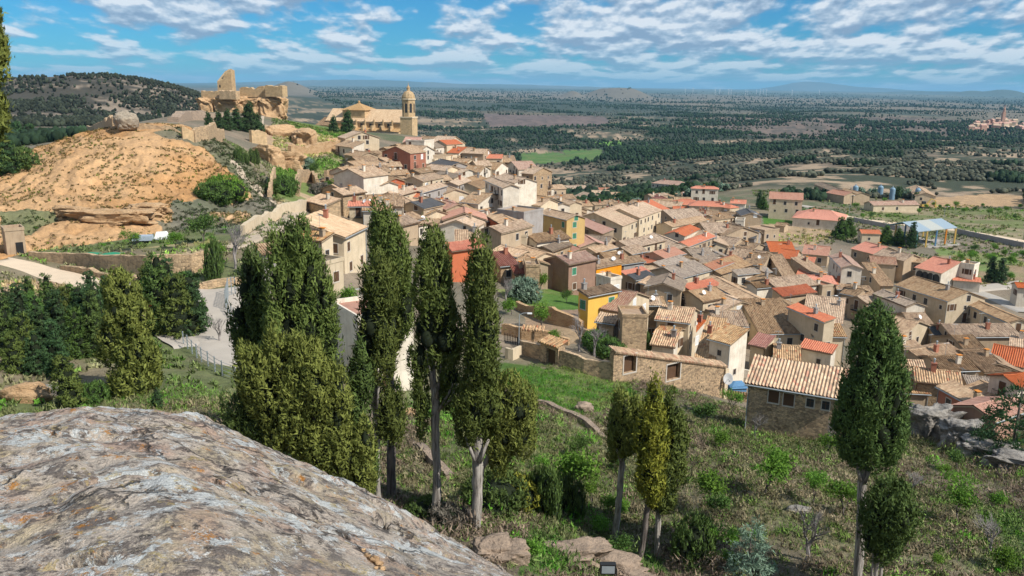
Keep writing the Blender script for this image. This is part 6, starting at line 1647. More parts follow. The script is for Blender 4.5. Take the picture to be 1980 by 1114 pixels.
near_tree('cypress_tree', 'tall cypress with a long bare pale trunk standing in the middle of the photo', 38,
  [(834,485,24,42),(836,540,36,70),(848,610,44,80),(845,652,48,50),(868,655,32,55),(872,722,22,34),(814,690,22,38),(814,780,12,62),(864,762,8,22)], [[(838,640,10),(836,720,15),(842,770,19),(842,840,19),(845,920,18),(843,1016,22)]], 'cypress',
  twigs=[[(822,660,3),(828,700,4),(838,745,7)],[(878,735,3),(868,760,5),(848,795,7)],[(855,690,4),(850,730,5),(844,770,8)],[(885,740,3),(872,772,4),(852,790,6)]], **KW)
near_tree('cypress_tree', 'tall cypress with a spindle crown and dark knotted trunk right of the pale trunked one', 37,
  [(926,505,20,38),(928,560,30,60),(934,630,34,75),(930,700,36,70),(925,770,38,62),(905,810,26,42),(940,800,30,40)], [[(925,800,10),(924,860,24),(923,930,24),(921,1032,24)]], 'cypress', M_bark,
  twigs=[[(900,845,4),(908,865,7),(918,890,10)],[(945,850,5),(936,870,8),(927,895,10)]], **KW)
near_tree('cypress_tree', 'bushy spreading side cypress with grey inner twigs leaning right of the spindle cypress', 37.6,
  [(985,785,42,48),(1000,820,34,50),(970,830,34,50),(965,880,22,36),(1012,790,22,40)], [[(975,830,8),(952,870,10),(932,905,12),(925,960,10)]], 'olivecyp', twigs=[[(990,760,4),(975,800,5),(955,850,8)],[(1005,790,3),(985,815,4),(960,850,7)]], **KW)
near_tree('cypress_tree', 'shorter dark cypress at the left end of the big cluster', 37,
  [(487,530,20,40),(488,580,30,60),(482,620,32,50),(500,660,40,60),(470,645,20,30)], [[(495,640,14),(500,750,16),(505,850,18)]], 'darkcyp', M_darkbark, **KW)
near_tree('cypress_tree', 'massive twin topped cypress forming the back of the big cluster', 35,
  [(545,495,26,46),(580,490,26,48),(562,560,44,70),(600,560,36,80),(575,650,60,80),(625,650,32,60),(620,600,34,60),(545,620,36,70),(560,730,60,60)], [[(580,700,20),(585,850,26),(590,960,30)]], 'cypress', M_darkbark, **KW)
near_tree('cypress_tree', 'broad light green cypress mass in front, spilling down over the foreground rock edge', 30.5,
  [(505,740,34,56),(540,700,26,56),(575,710,30,62),(610,760,38,84),(560,790,38,66),(640,830,32,70),(520,790,26,50),(668,880,28,50),(696,925,28,44),(620,880,34,56),(478,720,20,44),(706,860,16,44),(545,840,30,34),(655,760,20,56),(585,840,34,44),(598,690,20,40)], [[(600,800,20),(620,900,24),(640,1020,26)]], 'olivecyp', M_darkbark,
  pr=.19, ph=.6, sp=.27, tufts=30, tw=.07, tl=.16)
near_tree('cypress_tree', 'thin dark cypress between the broad cluster and the rounded crown', 35.5,
  [(690,770,18,60),(688,830,20,60),(700,720,14,50),(712,900,16,40)], [[(698,840,6),(702,900,8),(704,990,9)]], 'darkcyp', M_darkbark, **KW)
near_tree('cypress_sapling', 'small dark juniper bush low at the left foot of the big cluster', 31,
  [(475,800,26,36),(500,815,30,34),(462,830,16,20)], [[(480,810,6),(482,850,7)]], 'darkcyp', M_darkbark, **KW)
near_tree('cypress_sapling', 'tiny columnar cypress standing just above the rock edge left of the cluster', 34,
  [(443,800,6,34)], [[(443,815,2),(443,838,3)]], 'darkcyp', M_darkbark, **KW)
near_tree('cypress_tree', 'isolated ragged cypress on the left behind the foreground rock', 55,
  [(238,565,26,34),(245,610,36,50),(232,660,36,40),(268,680,30,50),(262,735,38,46),(235,745,24,30),(215,680,18,20),(245,765,28,22)], [[(250,740,10),(252,790,12)]], 'olivecyp', M_darkbark, pr=.3, ph=.8, sp=.42, tufts=26, tw=.12, tl=.26)
near_tree('cypress_tree', 'pale trunked cypress with an egg shaped crown, left of the yellow green pair', 43,
  [(1203,790,20,32),(1206,830,30,50),(1222,810,22,44),(1200,850,24,34)], [[(1206,860,8),(1203,900,13),(1196,970,14),(1188,1052,16)]], 'olivecyp', M_bark, twigs=[[(1192,868,4),(1200,890,7)]], pr=.2, ph=.7, sp=.32, tufts=28, tw=.085, tl=.2)
near_tree('cypress_tree', 'yellow green topped cypress with a dark leaning trunk', 41,
  [(1266,780,14,42),(1268,840,24,56),(1258,900,24,50),(1262,940,22,34),(1243,830,12,50)], [[(1262,930,9),(1252,980,13),(1244,1040,14),(1235,1090,15)]], 'yellowcyp', M_darkbark, pr=.2, ph=.8, sp=.3, tufts=28, tw=.08, tl=.2)
near_tree('cypress_tree', 'cypress with a straight pale trunk on the right of the yellow green one', 41.5,
  [(1298,800,16,44),(1304,860,22,50),(1308,900,18,40),(1285,920,24,40),(1284,960,26,26)], [[(1275,960,8),(1273,1010,13),(1268,1090,14)]], 'cypress', M_bark, pr=.2, ph=.8, sp=.3, tufts=28, tw=.08, tl=.2)
near_tree('cypress_tree', 'largest dark cypress at the right, its crown tall and columnar', 38,
  [(1692,645,32,42),(1690,690,44,60),(1700,700,36,70),(1684,760,58,70),(1705,780,48,80),(1668,800,44,70),(1690,838,52,54),(1715,836,34,50),(1640,800,22,50)], [[(1680,860,14),(1668,920,20),(1664,1000,19),(1658,1140,22)]], 'darkcyp', M_bark, twigs=[[(1655,893,5),(1664,930,8)],[(1690,890,4),(1672,935,7)]], **KW)
near_tree('cypress_tree', 'lower bushy cypress with several pale stems at the foot of the largest dark cypress', 36,
  [(1722,978,32,32),(1722,1010,44,46),(1698,1010,26,50),(1740,990,30,40),(1710,1050,34,24)], [[(1710,1030,7),(1697,1080,9),(1690,1150,12)],[(1722,1040,5),(1708,1080,7),(1700,1125,8)],[(1690,1040,4),(1688,1090,6),(1684,1130,7)]], 'darkcyp', M_bark, **KW)
near_tree('cypress_tree', 'cypress branches reaching in at the extreme left edge of the sky', 26,
  [(-26,60,24,56),(-22,110,26,36),(-20,205,24,24),(-18,235,22,16),(-52,140,36,120)], [[(-60,60,14),(-70,300,24),(-75,560,30),(-75,800,34)]], 'olivecyp', M_bark, pr=.16, ph=.4, sp=.22, tufts=30, tw=.06, tl=.14)
# ---- generic trees made once and copied
def cone_lobes(h, r, n=5, z0=.08):
    return [(0, 0, h*(z0+(1-z0)*(i+.6)/n*.9), r*(1-.8*(i/n))*1.0, r*(1-.8*(i/n)), h*.62/n+.15) for i in range(n)]
def trunk_mesh(h, r, m, lean=0.0):
    mb = MB(); mb.tube([(0, 0, -.4), (lean*.3, 0, h*.5), (lean, 0, h)], [r, r*.8, r*.4], 7); return mb.mesh('trunk', m, True)
def protos(name, crown, trunk, branch=None):
    r = empty(name, (0, 0, -500)); link('crown', crown, r); link('trunk', trunk, r)
    if branch is not None: link('branches', branch, r)
    return r
def grow(mb, p, d, ln, r, lev, rnd, spread=.6, k=5, m=0, upb=.1):
    q = p+d*ln*.5+Vector((rnd.uniform(-1, 1), rnd.uniform(-1, 1), 0))*ln*.06; e = p+d*ln
    mb.tube([p, q, e], [r, r*.8, r*.62], k, m)
    tips = []
    if lev == 0: return [e]
    for i in range(3 if lev > 1 else 3):
        nd = (d+Vector((rnd.uniform(-1, 1), rnd.uniform(-1, 1), rnd.uniform(-.4, .7)))*spread+Vector((0, 0, upb))).normalized()
        tips += grow(mb, p.lerp(e, rnd.uniform(.55, 1)), nd, ln*rnd.uniform(.6, .85), r*.58, lev-1, rnd, spread, 4 if lev > 2 else 3, m, upb)
    return tips
def bare_tree(seed, h, r=.12, lev=5, spread=.62):
    rnd = random.Random(seed); mb = MB(); tips = grow(mb, Vector((0, 0, -.2)), Vector((.05, .03, 1)).normalized(), h*.34, r, lev, rnd, spread); return mb, tips
def leafy_tree(seed, h, leaf, n_per=22, tw=.10, tl=.16, rad=.45, lev=4, bark=None):
    mb, tips = bare_tree(seed, h, .09*h/4, lev)
    T = np.array([t[:] for t in tips]); P = np.repeat(T, n_per, 0)+RV.normal(0, rad, (len(T)*n_per, 3)); N = sph(len(P))
    V, F = quads(P, N, norm(RV.normal(0, 1, (len(P), 3))+[0, 0, .6]), tw, tl)
    return mesh_np('crown', V, [F], leaf), mb.mesh('trunk', bark or M_darkbark, True)
pr_pine = []
for s in range(5):
    h = [6.5, 7.5, 5.5, 8.0, 6.0][s]; r = [1.7, 1.5, 1.9, 1.3, 1.6][s]
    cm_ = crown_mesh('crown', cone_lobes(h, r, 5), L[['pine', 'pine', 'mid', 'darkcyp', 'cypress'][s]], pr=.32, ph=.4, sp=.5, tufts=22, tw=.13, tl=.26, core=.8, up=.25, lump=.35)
    pr_pine.append(protos('pine_tree', cm_, trunk_mesh(h*.3, .14, M_darkbark)))
pr_fresh = []
for s in range(5):
    c_, t_ = leafy_tree(100+s, [3.4, 2.8, 3.0, 2.4, 3.8][s], L[['fresh', 'fresh', 'mid', 'fresh', 'fresh'][s]], n_per=16, tw=.11, tl=.17, rad=.26)
    pr_fresh.append(protos('almond_tree', c_, t_))
pr_bare = []
for s in range(3):
    mb, _ = bare_tree(200+s, [4.6, 3.6, 3.2][s], .13, 5, .66); pr_bare.append(mb.mesh('branches', M_twig))
pr_bush = []
for s, (mm, hh_) in enumerate([('mid', .9), ('fresh', .8), ('silver', .8), ('greyscrub', .8), ('darkcyp', 1.0), ('yellowcyp', .9)]):
    lb = [(0, 0, .5, .8, .8, .6), (.6, .2, .4, .5, .5, .45), (-.5, -.3, .45, .55, .5, .5)]
    pr_bush.append(crown_mesh('crown', lb, L[mm], pr=.16, ph=.3, sp=.22, tufts=18, tw=.06, tl=.12, core=.8, up=.5, lump=.3))
def place(pro, px, py, s, label, cat='tree', group=None, D0=24, rz=None, sink=.1, name=None, D=None):
    p = ghit(px, py, D0=D0) if D is None else at(px, py, D)
    if D is not None: p.z = gz1(p.x, p.y)
    if isinstance(pro, bpy.types.Mesh): o = link(name or 'bush', pro)
    else: o = copy_tree(pro); 
    if name: o.name = name
    o.location = (p.x, p.y, p.z-sink); o.rotation_euler = (0, 0, RV.uniform(0, 6.28) if rz is None else rz)
    o.scale = (s, s, s) if not isinstance(s, tuple) else s
    return tag(o, label, cat, group)
# pine group on the left
for i, (px, py, s) in enumerate([(20,640,.9),(45,655,1.0),(70,640,1.0),(100,630,1.0),(130,640,1.1),(160,645,1.1),(180,620,1.0),(205,600,.9),(15,690,1.0),(50,700,1.0),(85,690,1.0),(120,690,1.15),(150,690,1.15),(185,690,1.1),(30,720,.8),(75,725,.8),(110,725,.9),
     (290,640,1.15),(315,645,1.25),(345,650,1.25),(372,645,1.15),(330,610,1.0),(360,615,1.1),(300,615,1.0),(285,590,.9),(190,655,1.2),(215,640,1.1),(140,610,.9),(60,615,.8)]):
    place(pr_pine[i % 5], px, py, s*(.66 if px < 270 else .8), 'dark conical pine in the dense group beside the concrete road' if px > 270 else 'dark conical pine in the dense plantation at the left edge', 'pine tree',
          'pines beside the concrete road' if px > 270 else 'pines of the left plantation', 45)
place(pr_pine[4], 135, 790, .62, 'small spreading pine with grey inner twigs behind the rock at left', 'pine tree', None, 40)
place(pr_bush[0], 175, 780, 1.3, 'low green bush right of the small spreading pine', 'bush', None, 40)
place(pr_pine[0], 305, 790, .22, 'knee high blue green conifer seedling above the rock edge', 'conifer', None, 40)
# leafy and bare trees
FT = [(1480,960,1.15,'broad fresh green tree in the middle of the grassy slope'),(1120,960,1.3,'wide bright green tree between the spindle and egg crowned cypresses'),(1365,825,.9,'fresh green sapling below the long rubble wall'),(1400,870,.7,'small green sapling below the fresh sapling under the wall'),
  (1415,800,.75,'green sapling under the satellite dish'),(1380,985,.9,'loose green tree above the bare twiggy trees'),(1860,860,.8,'bright green bush tree in front of the dark crag'),(1850,915,.75,'thin green tree below the crag'),(1935,985,.6,'green tree low on the right slope'),(1845,1010,.9,'spreading thin leaved tree right of the lower bushy cypress'),
  (1630,1000,.8,'green shrub tree just left of the largest cypress trunk'),(1045,560,1.1,'green fig tree beside the brick porch'),(1095,585,.8,'darker leafy tree in the terraced garden'),(990,610,1.2,'light green tree on the terrace right of the spindle cypress'),(1045,640,1.1,'bright green tree above the tiled post'),
  (1075,670,.8,'green sapling behind the garden wall'),(680,600,1.1,'thin leafy tree behind the big cluster near the white building'),(395,470,1.5,'bright green leafy tree at the foot of the mound'),(430,500,.9,'green shrub tree below the leafy mound tree'),(255,485,.8,'green shrub left of the small trailer'),(340,480,.8,'green shrub right of the white sheet'),
  (640,380,1.6,'leafy tree at the ruins left of the big cream gabled house'),(605,345,1.5,'green tree on the terrace above the ruins'),(1270,800,1.0,'pale green scrub tree behind the egg crowned cypress'),(1350,750,.5,'bright bush at the foot of the rubble wall'),(1600,880,.7,'twiggy green shrub left of the largest cypress crown'),(1500,820,.6,'green shrub under the stone house windows'),(1570,830,.45,'green shrub at the stone house foot')]
for i, (px, py, s, lb) in enumerate(FT): place(pr_fresh[i % 5], px, py, s, lb, 'tree', None, 24, name='almond_tree')
for i, (px, py, s, lb) in enumerate([(455,520,1.5,'large bare grey tree beside the terrace wall'),(425,662,.9,'small bare tree at the concrete road bend'),(1150,690,1.5,'tangled bare grey tree behind the garden wall'),(1120,680,1.3,'bare whitish tree left of the tangled one'),(1195,675,1.2,'bare tree against the blank brown house'),
     (1460,850,.9,'dark bare tree below the front stone house'),(1600,870,.8,'bare twiggy tree left of the largest cypress'),(1560,1085,1.1,'half bare spreading tree at the bottom right of centre'),(1910,1075,.9,'bare tangled shrub in the lower right corner'),(978,590,1.2,'greyish violet bare shrub beside the terraced garden'),(1760,960,.7,'pale dead branches right of the lower bushy cypress')]):
    o = place(pr_bare[i % 3], px, py, s, lb, 'bare tree', None, 24, name='bare_tree')
# wiry bare bush at the bottom
rnd = random.Random(4); mb = MB()
for k in range(330):
    a_ = rnd.uniform(0, 6.28); t_ = rnd.uniform(.1, 1.25); d = Vector((math.cos(a_)*math.sin(t_), math.sin(a_)*math.sin(t_), math.cos(t_))); l_ = rnd.uniform(.6, 1.25)
    p0 = Vector((rnd.uniform(-.25, .25), rnd.uniform(-.25, .25), 0)); mid_ = p0+d*l_*.5; e_ = p0+d*l_+Vector((rnd.uniform(-.15, .15),)*2+(.1,)); mb.tube([p0, mid_, e_], [.011, .008, .004], 3)
    for j in range(2): mb.tube([mid_, mid_+(d+Vector((rnd.uniform(-.6, .6), rnd.uniform(-.6, .6), .2))).normalized()*l_*.45], [.006, .003], 3)
wb = mb.mesh('twigs', M_twig); place(wb, 1045, 1100, 1.5, 'wiry grey leafless bush between the rocks at the bottom', 'bush', None, 22, name='bare_bush', D=26.5)
place(wb, 905, 1010, .7, 'small wiry grey bush beside the spindle cypress trunk', 'bush', None, 22, name='bare_bush')
# conifers at the right and bottom
place(pr_pine[1], 1440, 1130, .62, 'blue green young fir at the bottom edge right of centre', 'fir tree', None, 24, name='fir_tree').children[0].data = pr_pine[1].children[0].data
fc = crown_mesh('crown', cone_lobes(4.2, 1.25, 6), L['silver'], pr=.3, ph=.16, sp=.42, tufts=20, tw=.07, tl=.2, core=0, up=.1, lump=.5); pf = protos('fir_tree', fc, trunk_mesh(3.6, .06, M_darkbark))
place(pf, 1445, 1120, .85, 'silvery young fir rising from the bottom edge', 'fir tree', None, 24, name='fir_tree')
for o in [o for o in C.objects if o.get('label') == 'blue green young fir at the bottom edge right of centre']:
    for c_ in list(o.children): bpy.data.objects.remove(c_)
    bpy.data.objects.remove(o)
fd = crown_mesh('crown', cone_lobes(7.5, 3.0, 6), L['pine'], pr=.6, ph=.2, sp=.75, tufts=26, tw=.12, tl=.3, core=0, up=.05, lump=.6); pc = protos('cedar_tree', fd, trunk_mesh(7, .16, M_darkbark))
place(pc, 1955, 885, .95, 'dark spreading cedar at the right edge in front of the lowest houses', 'cedar tree', None, 24)
for px, py, s, k, lb in [(960,985,1.8,4,'round juniper bush right of the spindle cypress trunk'),(985,975,1.5,5,'yellowish juniper bush beside the round juniper'),(940,960,1.2,0,'green bush behind the spindle cypress trunk'),(1040,985,(.7,.7,2.2),4,'narrow dark juniper left of the wide bright green tree'),(1060,1000,(.8,.8,2.6),4,'second narrow dark juniper under the bright green tree'),(1105,1000,(.7,.7,2.3),4,'narrow juniper directly below the bright green tree'),
   (1340,1085,(1.1,1.1,2.2),4,'dark scrubby tree at the bottom left of the silvery fir'),(860,1020,1.1,3,'grey bush at the base of the pale bare trunk'),(820,1000,1.0,4,'dark bush in the shade left of the pale bare trunk'),(440,375,3.4,1,'bright green bush on the right flank of the mound'),(415,380,3.0,0,'green bush beside the bright one on the mound flank'),(550,375,3.2,0,'olive green bush beside the stepped path'),(590,330,3.0,2,'agave clump on the terrace below the church'),
   (730,395,3.0,0,'dark bushy hedge behind the golden roofed house'),(705,420,3.0,4,'second dark bush behind the golden roofed house'),(640,480,3.0,0,'leafy bush against the golden roofed house'),(1015,580,3,2,'greyish olive bush in the terraced garden'),(1150,672,2.0,0,'olive bush behind the garden wall'),(1175,690,2.2,0,'second olive bush beside the blank brown house'),(545,215,3,2,'agaves on the rock below the castle wall'),
   (20,325,4.2,4,'dark round tree at the left edge below the mound'),(620,378,2.5,3,'brown bramble patch among the ruins')]:
    place(pr_bush[k], px, py, s, lb, 'bush', None, 24)
place(pr_bush[4], 1248, 690, (.75,.75,3.2), 'slim dark cypress against the blank brown stone house', 'cypress tree', None, 60, name='cypress_tree', sink=.2)
place(pr_bush[4], 414, 543, (.9,.9,4.2), 'single small cypress at the right end of the terrace wall', 'cypress tree', None, 60, name='cypress_tree')
for i, (px, py, h) in enumerate([(458,305,2.6),(466,307,2.9),(475,308,2.4),(488,315,2.7),(497,318,3.0)]):
    place(pr_bush[4], px, py, (.8,.8,h), 'little columnar cypress above the stepped path, '+['first','second','third','fourth','fifth'][i]+' from the left', 'cypress tree', 'little cypresses above the stepped path', 150, name='cypress_tree')
for px, py, s, lb in [(405,250,.8,'leftmost dark pine below the castle rock'),(425,252,.9,'second dark pine below the castle rock'),(440,252,1.0,'third dark pine below the castle rock'),(458,252,1.1,'dark pine in the middle of the row below the castle'),(482,256,1.5,'tallest dark pine below the castle rock'),(500,258,1.0,'last dark pine at the right below the castle rock'),
    (308,228,1.2,'single dark pine behind the mound'),(672,258,1.4,'dark pine in front of the church transept'),(645,256,1.0,'smaller dark pine left of the church transept'),(20,330,1.0,'pine at the left edge behind the mound'),
    (1625,462,1.3,'big dark garden tree in the field right of centre'),(1640,458,1.2,'dark tree touching the big garden tree'),(1475,405,1.0,'dark round tree left of the cream villa'),(1468,400,.9,'second dark tree left of the cream villa'),(1520,408,1.0,'green tree in front of the cream villa'),(1278,382,1.0,'dark tree between the two back villas'),(1300,386,1.0,'second dark tree between the back villas'),(1262,380,.8,'dark tree below the farthest villa'),
    (1712,472,1.1,'dark garden conifer left of the pavilion'),(1736,475,1.0,'dark columnar conifer in front of the pavilion'),(1762,480,1.1,'brownish green tree in front of the pavilion'),(1915,545,.9,'dark garden tree right of the arcaded villa'),(1933,548,.9,'second dark garden tree right of the arcaded villa')]:
    place(pr_pine[(int(px)) % 3 if px > 600 else 0], px, py, s, lb, 'tree', None, 120)
# orchards
no = 0
for i in range(46):
    if i < 24: px, py = 1655+13.7*i+RV.uniform(-4, 4), 400+RV.uniform(-4, 26)
    else: px, py = 1845+RV.uniform(0, 135), 488+RV.uniform(0, 62)
    place(pr_fresh[i % 5], px, py, RV.uniform(.8, 1.15), 'young green orchard tree in the field beyond the village road' if i < 24 else 'young green orchard tree in the plot beside the arcaded villa', 'fruit tree',
          'orchard beyond the road' if i < 24 else 'orchard beside the villa', 180, name='almond_tree')
rg = random.Random(31)
for i in range(26):
    px, py = rg.uniform(1010, 1975), rg.uniform(820, 1105)
    if 1600 < px < 1780 or py < 800+.05*(px-1000): continue
    place(pr_fresh[i % 5], px, py, rg.uniform(.35, .7), 'low green shrub scattered among the grey scrub of the slope', 'shrub', 'green shrubs of the slope', 24, name='shrub')
def number(group, fmt, rows=None):
    T = [o for o in C.objects if o.get('group') == group and o.parent is None]
    def row(o): 
        Y_ = project(np.array([o.location.x]), np.array([o.location.y]), np.array([o.location.z]))[1][0]
        return 0 if rows is None else sum(Y_ > r for r in rows)
    for rr in sorted(set(row(o) for o in T)):
        for k, o in enumerate(sorted([o for o in T if row(o) == rr], key=lambda o: o.location.x/o.location.y)):
            n = k+1; sfx = 'th' if 10 < n < 20 else {1: 'st', 2: 'nd', 3: 'rd'}.get(n % 10, 'th')
            o['label'] = fmt % ('%d%s' % (n, sfx), ['back', 'middle', 'front'][rr])
number('pines of the left plantation', 'dark conical pine, %s from left in the %s row of the plantation', (648, 700))
number('pines beside the concrete road', 'dark conical pine beside the concrete road, %s from left in the %s row', (630,))
number('orchard beyond the road', 'young green orchard tree beyond the road, %s from left in the %s strip', None)
number('orchard beside the villa', 'young orchard tree beside the arcaded villa, %s from left, %s rows', (520,))
for p_ in pr_pine+pr_fresh+[pf, pc]:
    for c_ in list(p_.children): bpy.data.objects.remove(c_)
    bpy.data.objects.remove(p_)
# ------------------------------------------------------------------ ground cover (nobody could count it)
def vcol_mat(name, trans=.1, rough=.85):
    m, t, b = mat(name, rough); c = t.new('ShaderNodeVertexColor', layer_name='Col').outputs[0]
    g = t.new('ShaderNodeNewGeometry'); s = t.vmath('SCALE', c); t.set(s.node, 'Scale', t.math('MULTIPLY_ADD', g.outputs['Random Per Island'], .8, c=.6)); t.set(b, 'Base Color', s)
    b.inputs['Specular IOR Level'].default_value = .1; return m
M_scrub = vcol_mat('scrub_material'); M_wood_f = vcol_mat('woodland_material')
def gcolor(x, y):
    a = np.arctan2(x, y); r = np.log(np.hypot(x, y)); i = np.clip(np.searchsorted(_azr, a)-1, 0, na-2); j = np.clip(np.searchsorted(_lr, r)-1, 0, nr-2)
    return GC.reshape(na, nr, 3)[i, j]
def scrub(name, n, d0, d1, a0, a1, size, k, tw, tl, seed, filt=None, tint=(1, 1, 1), flat=.7, dens_noise=(6, -.35)):
    rs = np.random.RandomState(seed); r = np.sqrt(rs.uniform(d0*d0, d1*d1, n)); a = np.radians(rs.uniform(a0, a1, n)); x, y = r*np.sin(a), r*np.cos(a); z = gz(x, y)
    px, py = project(x, y, z); ok = (px > -260) & (px < 2400) & (py < 1300)
    ok &= fbm(x, y, dens_noise[0], 3, seed) > dens_noise[1]+rs.uniform(-.3, .3, n)
    for nm in ROADS:
        pass
    if filt is not None: ok &= filt(px, py, r)
    x, y, z = x[ok], y[ok], z[ok]; n = len(x); s = size*rs.lognormal(0, .35, n)
    c = gcolor(x, y)*np.array(tint); v = sph(n*k).reshape(n, k, 3); v[..., 2] = np.abs(v[..., 2])
    P = np.stack([x, y, z-.05], 1)[:, None]+v*s[:, None, None]*np.array([1, 1, flat])*rs.uniform(.6, 1.05, (n, k, 1))
    N = norm((v+rs.normal(0, .5, v.shape)).reshape(-1, 3)); up_ = norm(v.reshape(-1, 3)*.6+[0, 0, .9]+rs.normal(0, .35, (n*k, 3)))
    V, F = quads(P.reshape(-1, 3), N, up_, tw, tl)
    hv = rs.uniform(.6, 1.5, (n, 1)); g = rs.uniform(0, 1, (n, 1)) < .18
    cc = np.clip(c*hv*1.25, 0, 1); cc = np.where(g, cc*np.array([.62, 1.05, .42]), cc); cc = np.repeat(np.repeat(cc, k, 0), 4, 0)
    o = link(name, mesh_np(name, V, [F], M_scrub, cols=cc)); o['kind'] = 'stuff'; return o
ROADS = []
roadpoly = [(300,560),(400,560),(470,560),(470,720),(420,720),(300,670)]
def f_slope(px, py, r):
    k = ~inpoly(px, py, roadpoly) & ~inpoly(px, py, [(-80,470),(60,505),(240,545),(240,570),(60,540),(-80,510)])
    meadow = inpoly(px, py, [(970,700),(1210,735),(1220,765),(1120,795),(1000,765),(960,730)])
    return k & (~meadow | (RS.uniform(0, 1, len(px)) < .15)) & (r < 60+38*sstep(700, 1100, px)+0*r)
scrub('scrub', 24000, 27, 98, -40, 44, .36, 28, .065, .22, 1, f_slope, (1, .93, .95), .95)
scrub('scrub', 1500, 27, 98, -40, 44, .72, 90, .075, .26, 12, f_slope, (1.0, .95, .98), .9, (9, -.1))
scrub('scrub', 1100, 27, 98, -40, 44, .62, 80, .075, .22, 13, f_slope, (.75, 1.35, .5), .9, (9, .0))
scrub('grass', 44000, 27, 98, -40, 44, .16, 9, .035, .24, 2, lambda px, py, r: ~inpoly(px, py, roadpoly) & (r < 60+38*sstep(700, 1100, px)), (.9, 1.2, .75), 1.0, (3, -.5))
def f_mound(px, py, r):
    return (inpoly(px, py, MOUND) & (RS.uniform(0, 1, len(px)) < .35)) | inpoly(px, py, [(330,238),(420,262),(470,300),(545,385),(545,430),(330,450),(300,420),(410,400),(490,380),(450,330),(390,275),(300,256)])
o = scrub('shrubs', 30000, 112, 235, -36, -13, .26, 12, .16, .24, 3, f_mound, (.30, .36, .28), .8, (7, -.05))
scrub('shrubs', 9000, 60, 235, -36, -10, .40, 16, .2, .32, 4, lambda px, py, r: ~inpoly(px, py, MOUND) & ~inpoly(px, py, roadpoly) & ~inpoly(px, py, [(-80,470),(60,505),(240,545),(240,570),(60,540),(-80,510)]) & (px < 560), (.8, .95, .75), .7)
scrub('shrubs', 7000, 200, 345, -16, -6, .5, 12, .3, .45, 5, lambda px, py, r: (py < 345) & (px > 380) & (px < 720), (.7, .9, .6), .7)
scrub('shrubs', 9000, 205, 430, 5, 36, .55, 12, .34, .5, 6, lambda px, py, r: inpoly(px, py, [(1640,400),(1980,395),(1990,560),(1860,560),(1650,470),(1480,480),(1480,415),(1440,345),(1980,330)]), (.75, .95, .6), .6, (14, -.05))
# ------------------------------------------------------------------ woodland of the valley
def blobs(x, y, r, h, c, k, seed, name, m):
    rs = np.random.RandomState(seed); co, fs = ICO[k]; n = len(x); z = gz(x, y)
    jit = rs.uniform(.72, 1.28, (n, len(co), 1)); V = co[None]*jit*np.stack([r, r, h*.5], 1)[:, None]+np.stack([x, y, z+h*.42], 1)[:, None]
    F = fs[None]+(np.arange(n)*len(co))[:, None, None]
    cc = np.repeat(np.clip(c, 0, 1), len(co), 0)
    o = link(name, mesh_np(name, V.reshape(-1, 3), [F.reshape(-1, 3)], m, cols=cc)); o['kind'] = 'stuff'; return o
def wood(n, d0, d1, seed, hs_, k, name, thr=-.02, logd=True):
    rs = np.random.RandomState(seed); r = np.exp(rs.uniform(math.log(d0), math.log(d1), n)); a = np.radians(rs.uniform(-38, 38, n)); x, y = r*np.sin(a), r*np.cos(a); z = gz(x, y)
    px, py = project(x, y, z); ok = (px > -40) & (px < 2020)
    dn = DN(x, y); pine = dn > .06
    ok &= pine | (rs.uniform(0, 1, n) < (.42 if d0 < 1400 else .28)) & (fbm(x, y, 55, 3, 88) > -.05)
    for pl in FIELDS: ok &= ~inpoly(px, py, pl)
    x, y, r, pine = x[ok], y[ok], r[ok], pine[ok]; n = len(x)
    h = hs_*rs.uniform(.6, 1.35, n)*np.where(pine, 1, .62); rr_ = h*np.where(pine, .36, .55)*rs.uniform(.8, 1.3, n)
    c = np.where(pine[:, None], np.array([.022, .040, .020]), np.array([.066, .070, .048]))*rs.uniform(.65, 1.5, (n, 1))
    return x, y, rr_, h, c, k, seed, name, M_wood_f
FIELDS = [[(1005,297),(1075,292),(1115,302),(1105,314),(1010,320)],[(1085,290),(1168,288),(1168,300),(1145,313),(1100,304)],[(1770,385),(1900,374),(1980,376),(1990,400),(1790,404)],[(1640,395),(1990,395),(1990,480),(1640,440)],[(930,222),(1170,226),(1180,243),(950,246)],
          [(-80,130),(400,130),(400,235),(200,262),(-80,262)],[(385,160),(560,160),(720,240),(720,290),(385,290)],[(340,225),(600,225),(600,320),(300,320)]]
wood_a = wood(6500, 430, 1000, 51, 5.0, 2, 'woodland', -.12)
keep = np.argsort(np.hypot(wood_a[0], wood_a[1]))[:260]; rest = np.setdiff1d(np.arange(len(wood_a[0])), keep)
tm_ = [crown_mesh('crown', [(0, 0, 2.6, 1.6, 1.6, 2.0), (.6, .3, 3.4, 1.1, 1.1, 1.5)], L['pine'], pr=.5, ph=.7, sp=.9, tufts=14, tw=.4, tl=.6, core=.85), crown_mesh('crown', [(0, 0, 1.8, 1.9, 1.9, 1.4)], L['silver'], pr=.5, ph=.5, sp=.9, tufts=14, tw=.4, tl=.55, core=.85)]
tt_ = trunk_mesh(2.0, .2, M_darkbark)
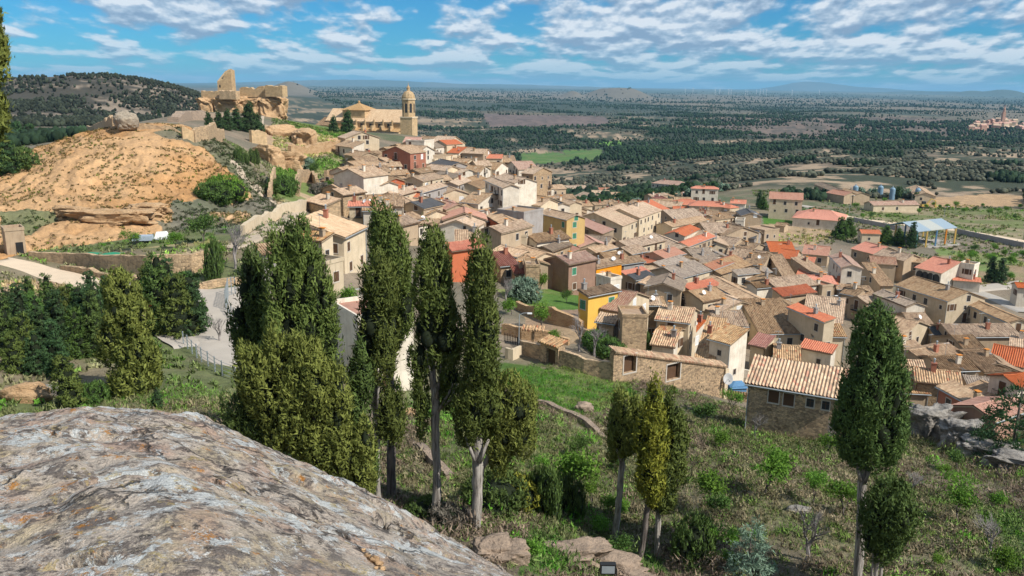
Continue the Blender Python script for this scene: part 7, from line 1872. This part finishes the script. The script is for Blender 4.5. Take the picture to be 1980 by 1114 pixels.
for i in keep:
    x, y = wood_a[0][i], wood_a[1][i]; pn_ = wood_a[4][i][1] < .075; rt = empty('pine_tree' if pn_ else 'olive_tree', (x, y, gz1(x, y)-.2), RV.uniform(0, 6))
    link('crown', tm_[0 if pn_ else 1], rt); link('trunk', tt_, rt); rt.scale = (RV.uniform(.85, 1.3),)*3
    tag(rt, 'dark pine scattered over the near valley behind the village' if pn_ else 'grey green olive tree scattered over the near valley behind the village', 'tree', 'valley pines' if pn_ else 'valley olive trees')
blobs(*[q[rest] if isinstance(q, np.ndarray) else q for q in wood_a])
FIELDS += [[(500,200),(1080,200),(1110,420),(500,600)],[(1480,395),(2000,370),(2000,600),(1480,600)],[(1255,345),(1500,345),(1500,420),(1255,420)]]
blobs(*wood(5200, 335, 470, 57, 3.4, 2, 'woodland', .02))
FIELDS = FIELDS[:-3]
blobs(*wood(52000, 430, 1700, 55, 4.0, 1, 'woodland', .0))
blobs(*wood(52000, 1500, 5200, 52, 6.0, 1, 'woodland', .0))
blobs(*wood(14000, 4500, 14000, 53, 11, 1, 'woodland', 0.0))
rs_ = np.random.RandomState(77); xs_ = []; 
r_ = rs_.uniform(560, 1350, 30000); a_ = np.radians(rs_.uniform(-37, -16, 30000)); x, y = r_*np.sin(a_), r_*np.cos(a_); px, py = project(x, y, gz(x, y)); ok = (px < 425) & (py < 245) & (fbm(x, y, 60, 3, 12)+rs_.uniform(-.35, .35, 30000) > -.06)
x, y = x[ok], y[ok]; n = len(x); h = rs_.uniform(1.4, 4.6, n); blobs(x, y, h*.42, h, np.array([.028, .034, .022])*rs_.uniform(.6, 1.6, (n, 1)), 1, 78, 'woodland', M_wood_f)
HAZE = 4.2e-5
# ------------------------------------------------------------------ haze
hb = MB(); hb.box(-46000, 46000, -3000, 46000, -135, 330)
hm = bpy.data.materials.new('haze_material'); hm.use_nodes = True
for nd in list(hm.node_tree.nodes): hm.node_tree.nodes.remove(nd)
ht = NT(hm.node_tree)
pv = ht.new('ShaderNodeVolumePrincipled', {'Color': (0.33, 0.67, 0.97, 1), 'Density': HAZE, 'Anisotropy': 0.0})
ho = ht.new('ShaderNodeOutputMaterial', {1: pv.outputs[0]})
haze = hb.obj('haze', hm); haze['kind'] = 'stuff'
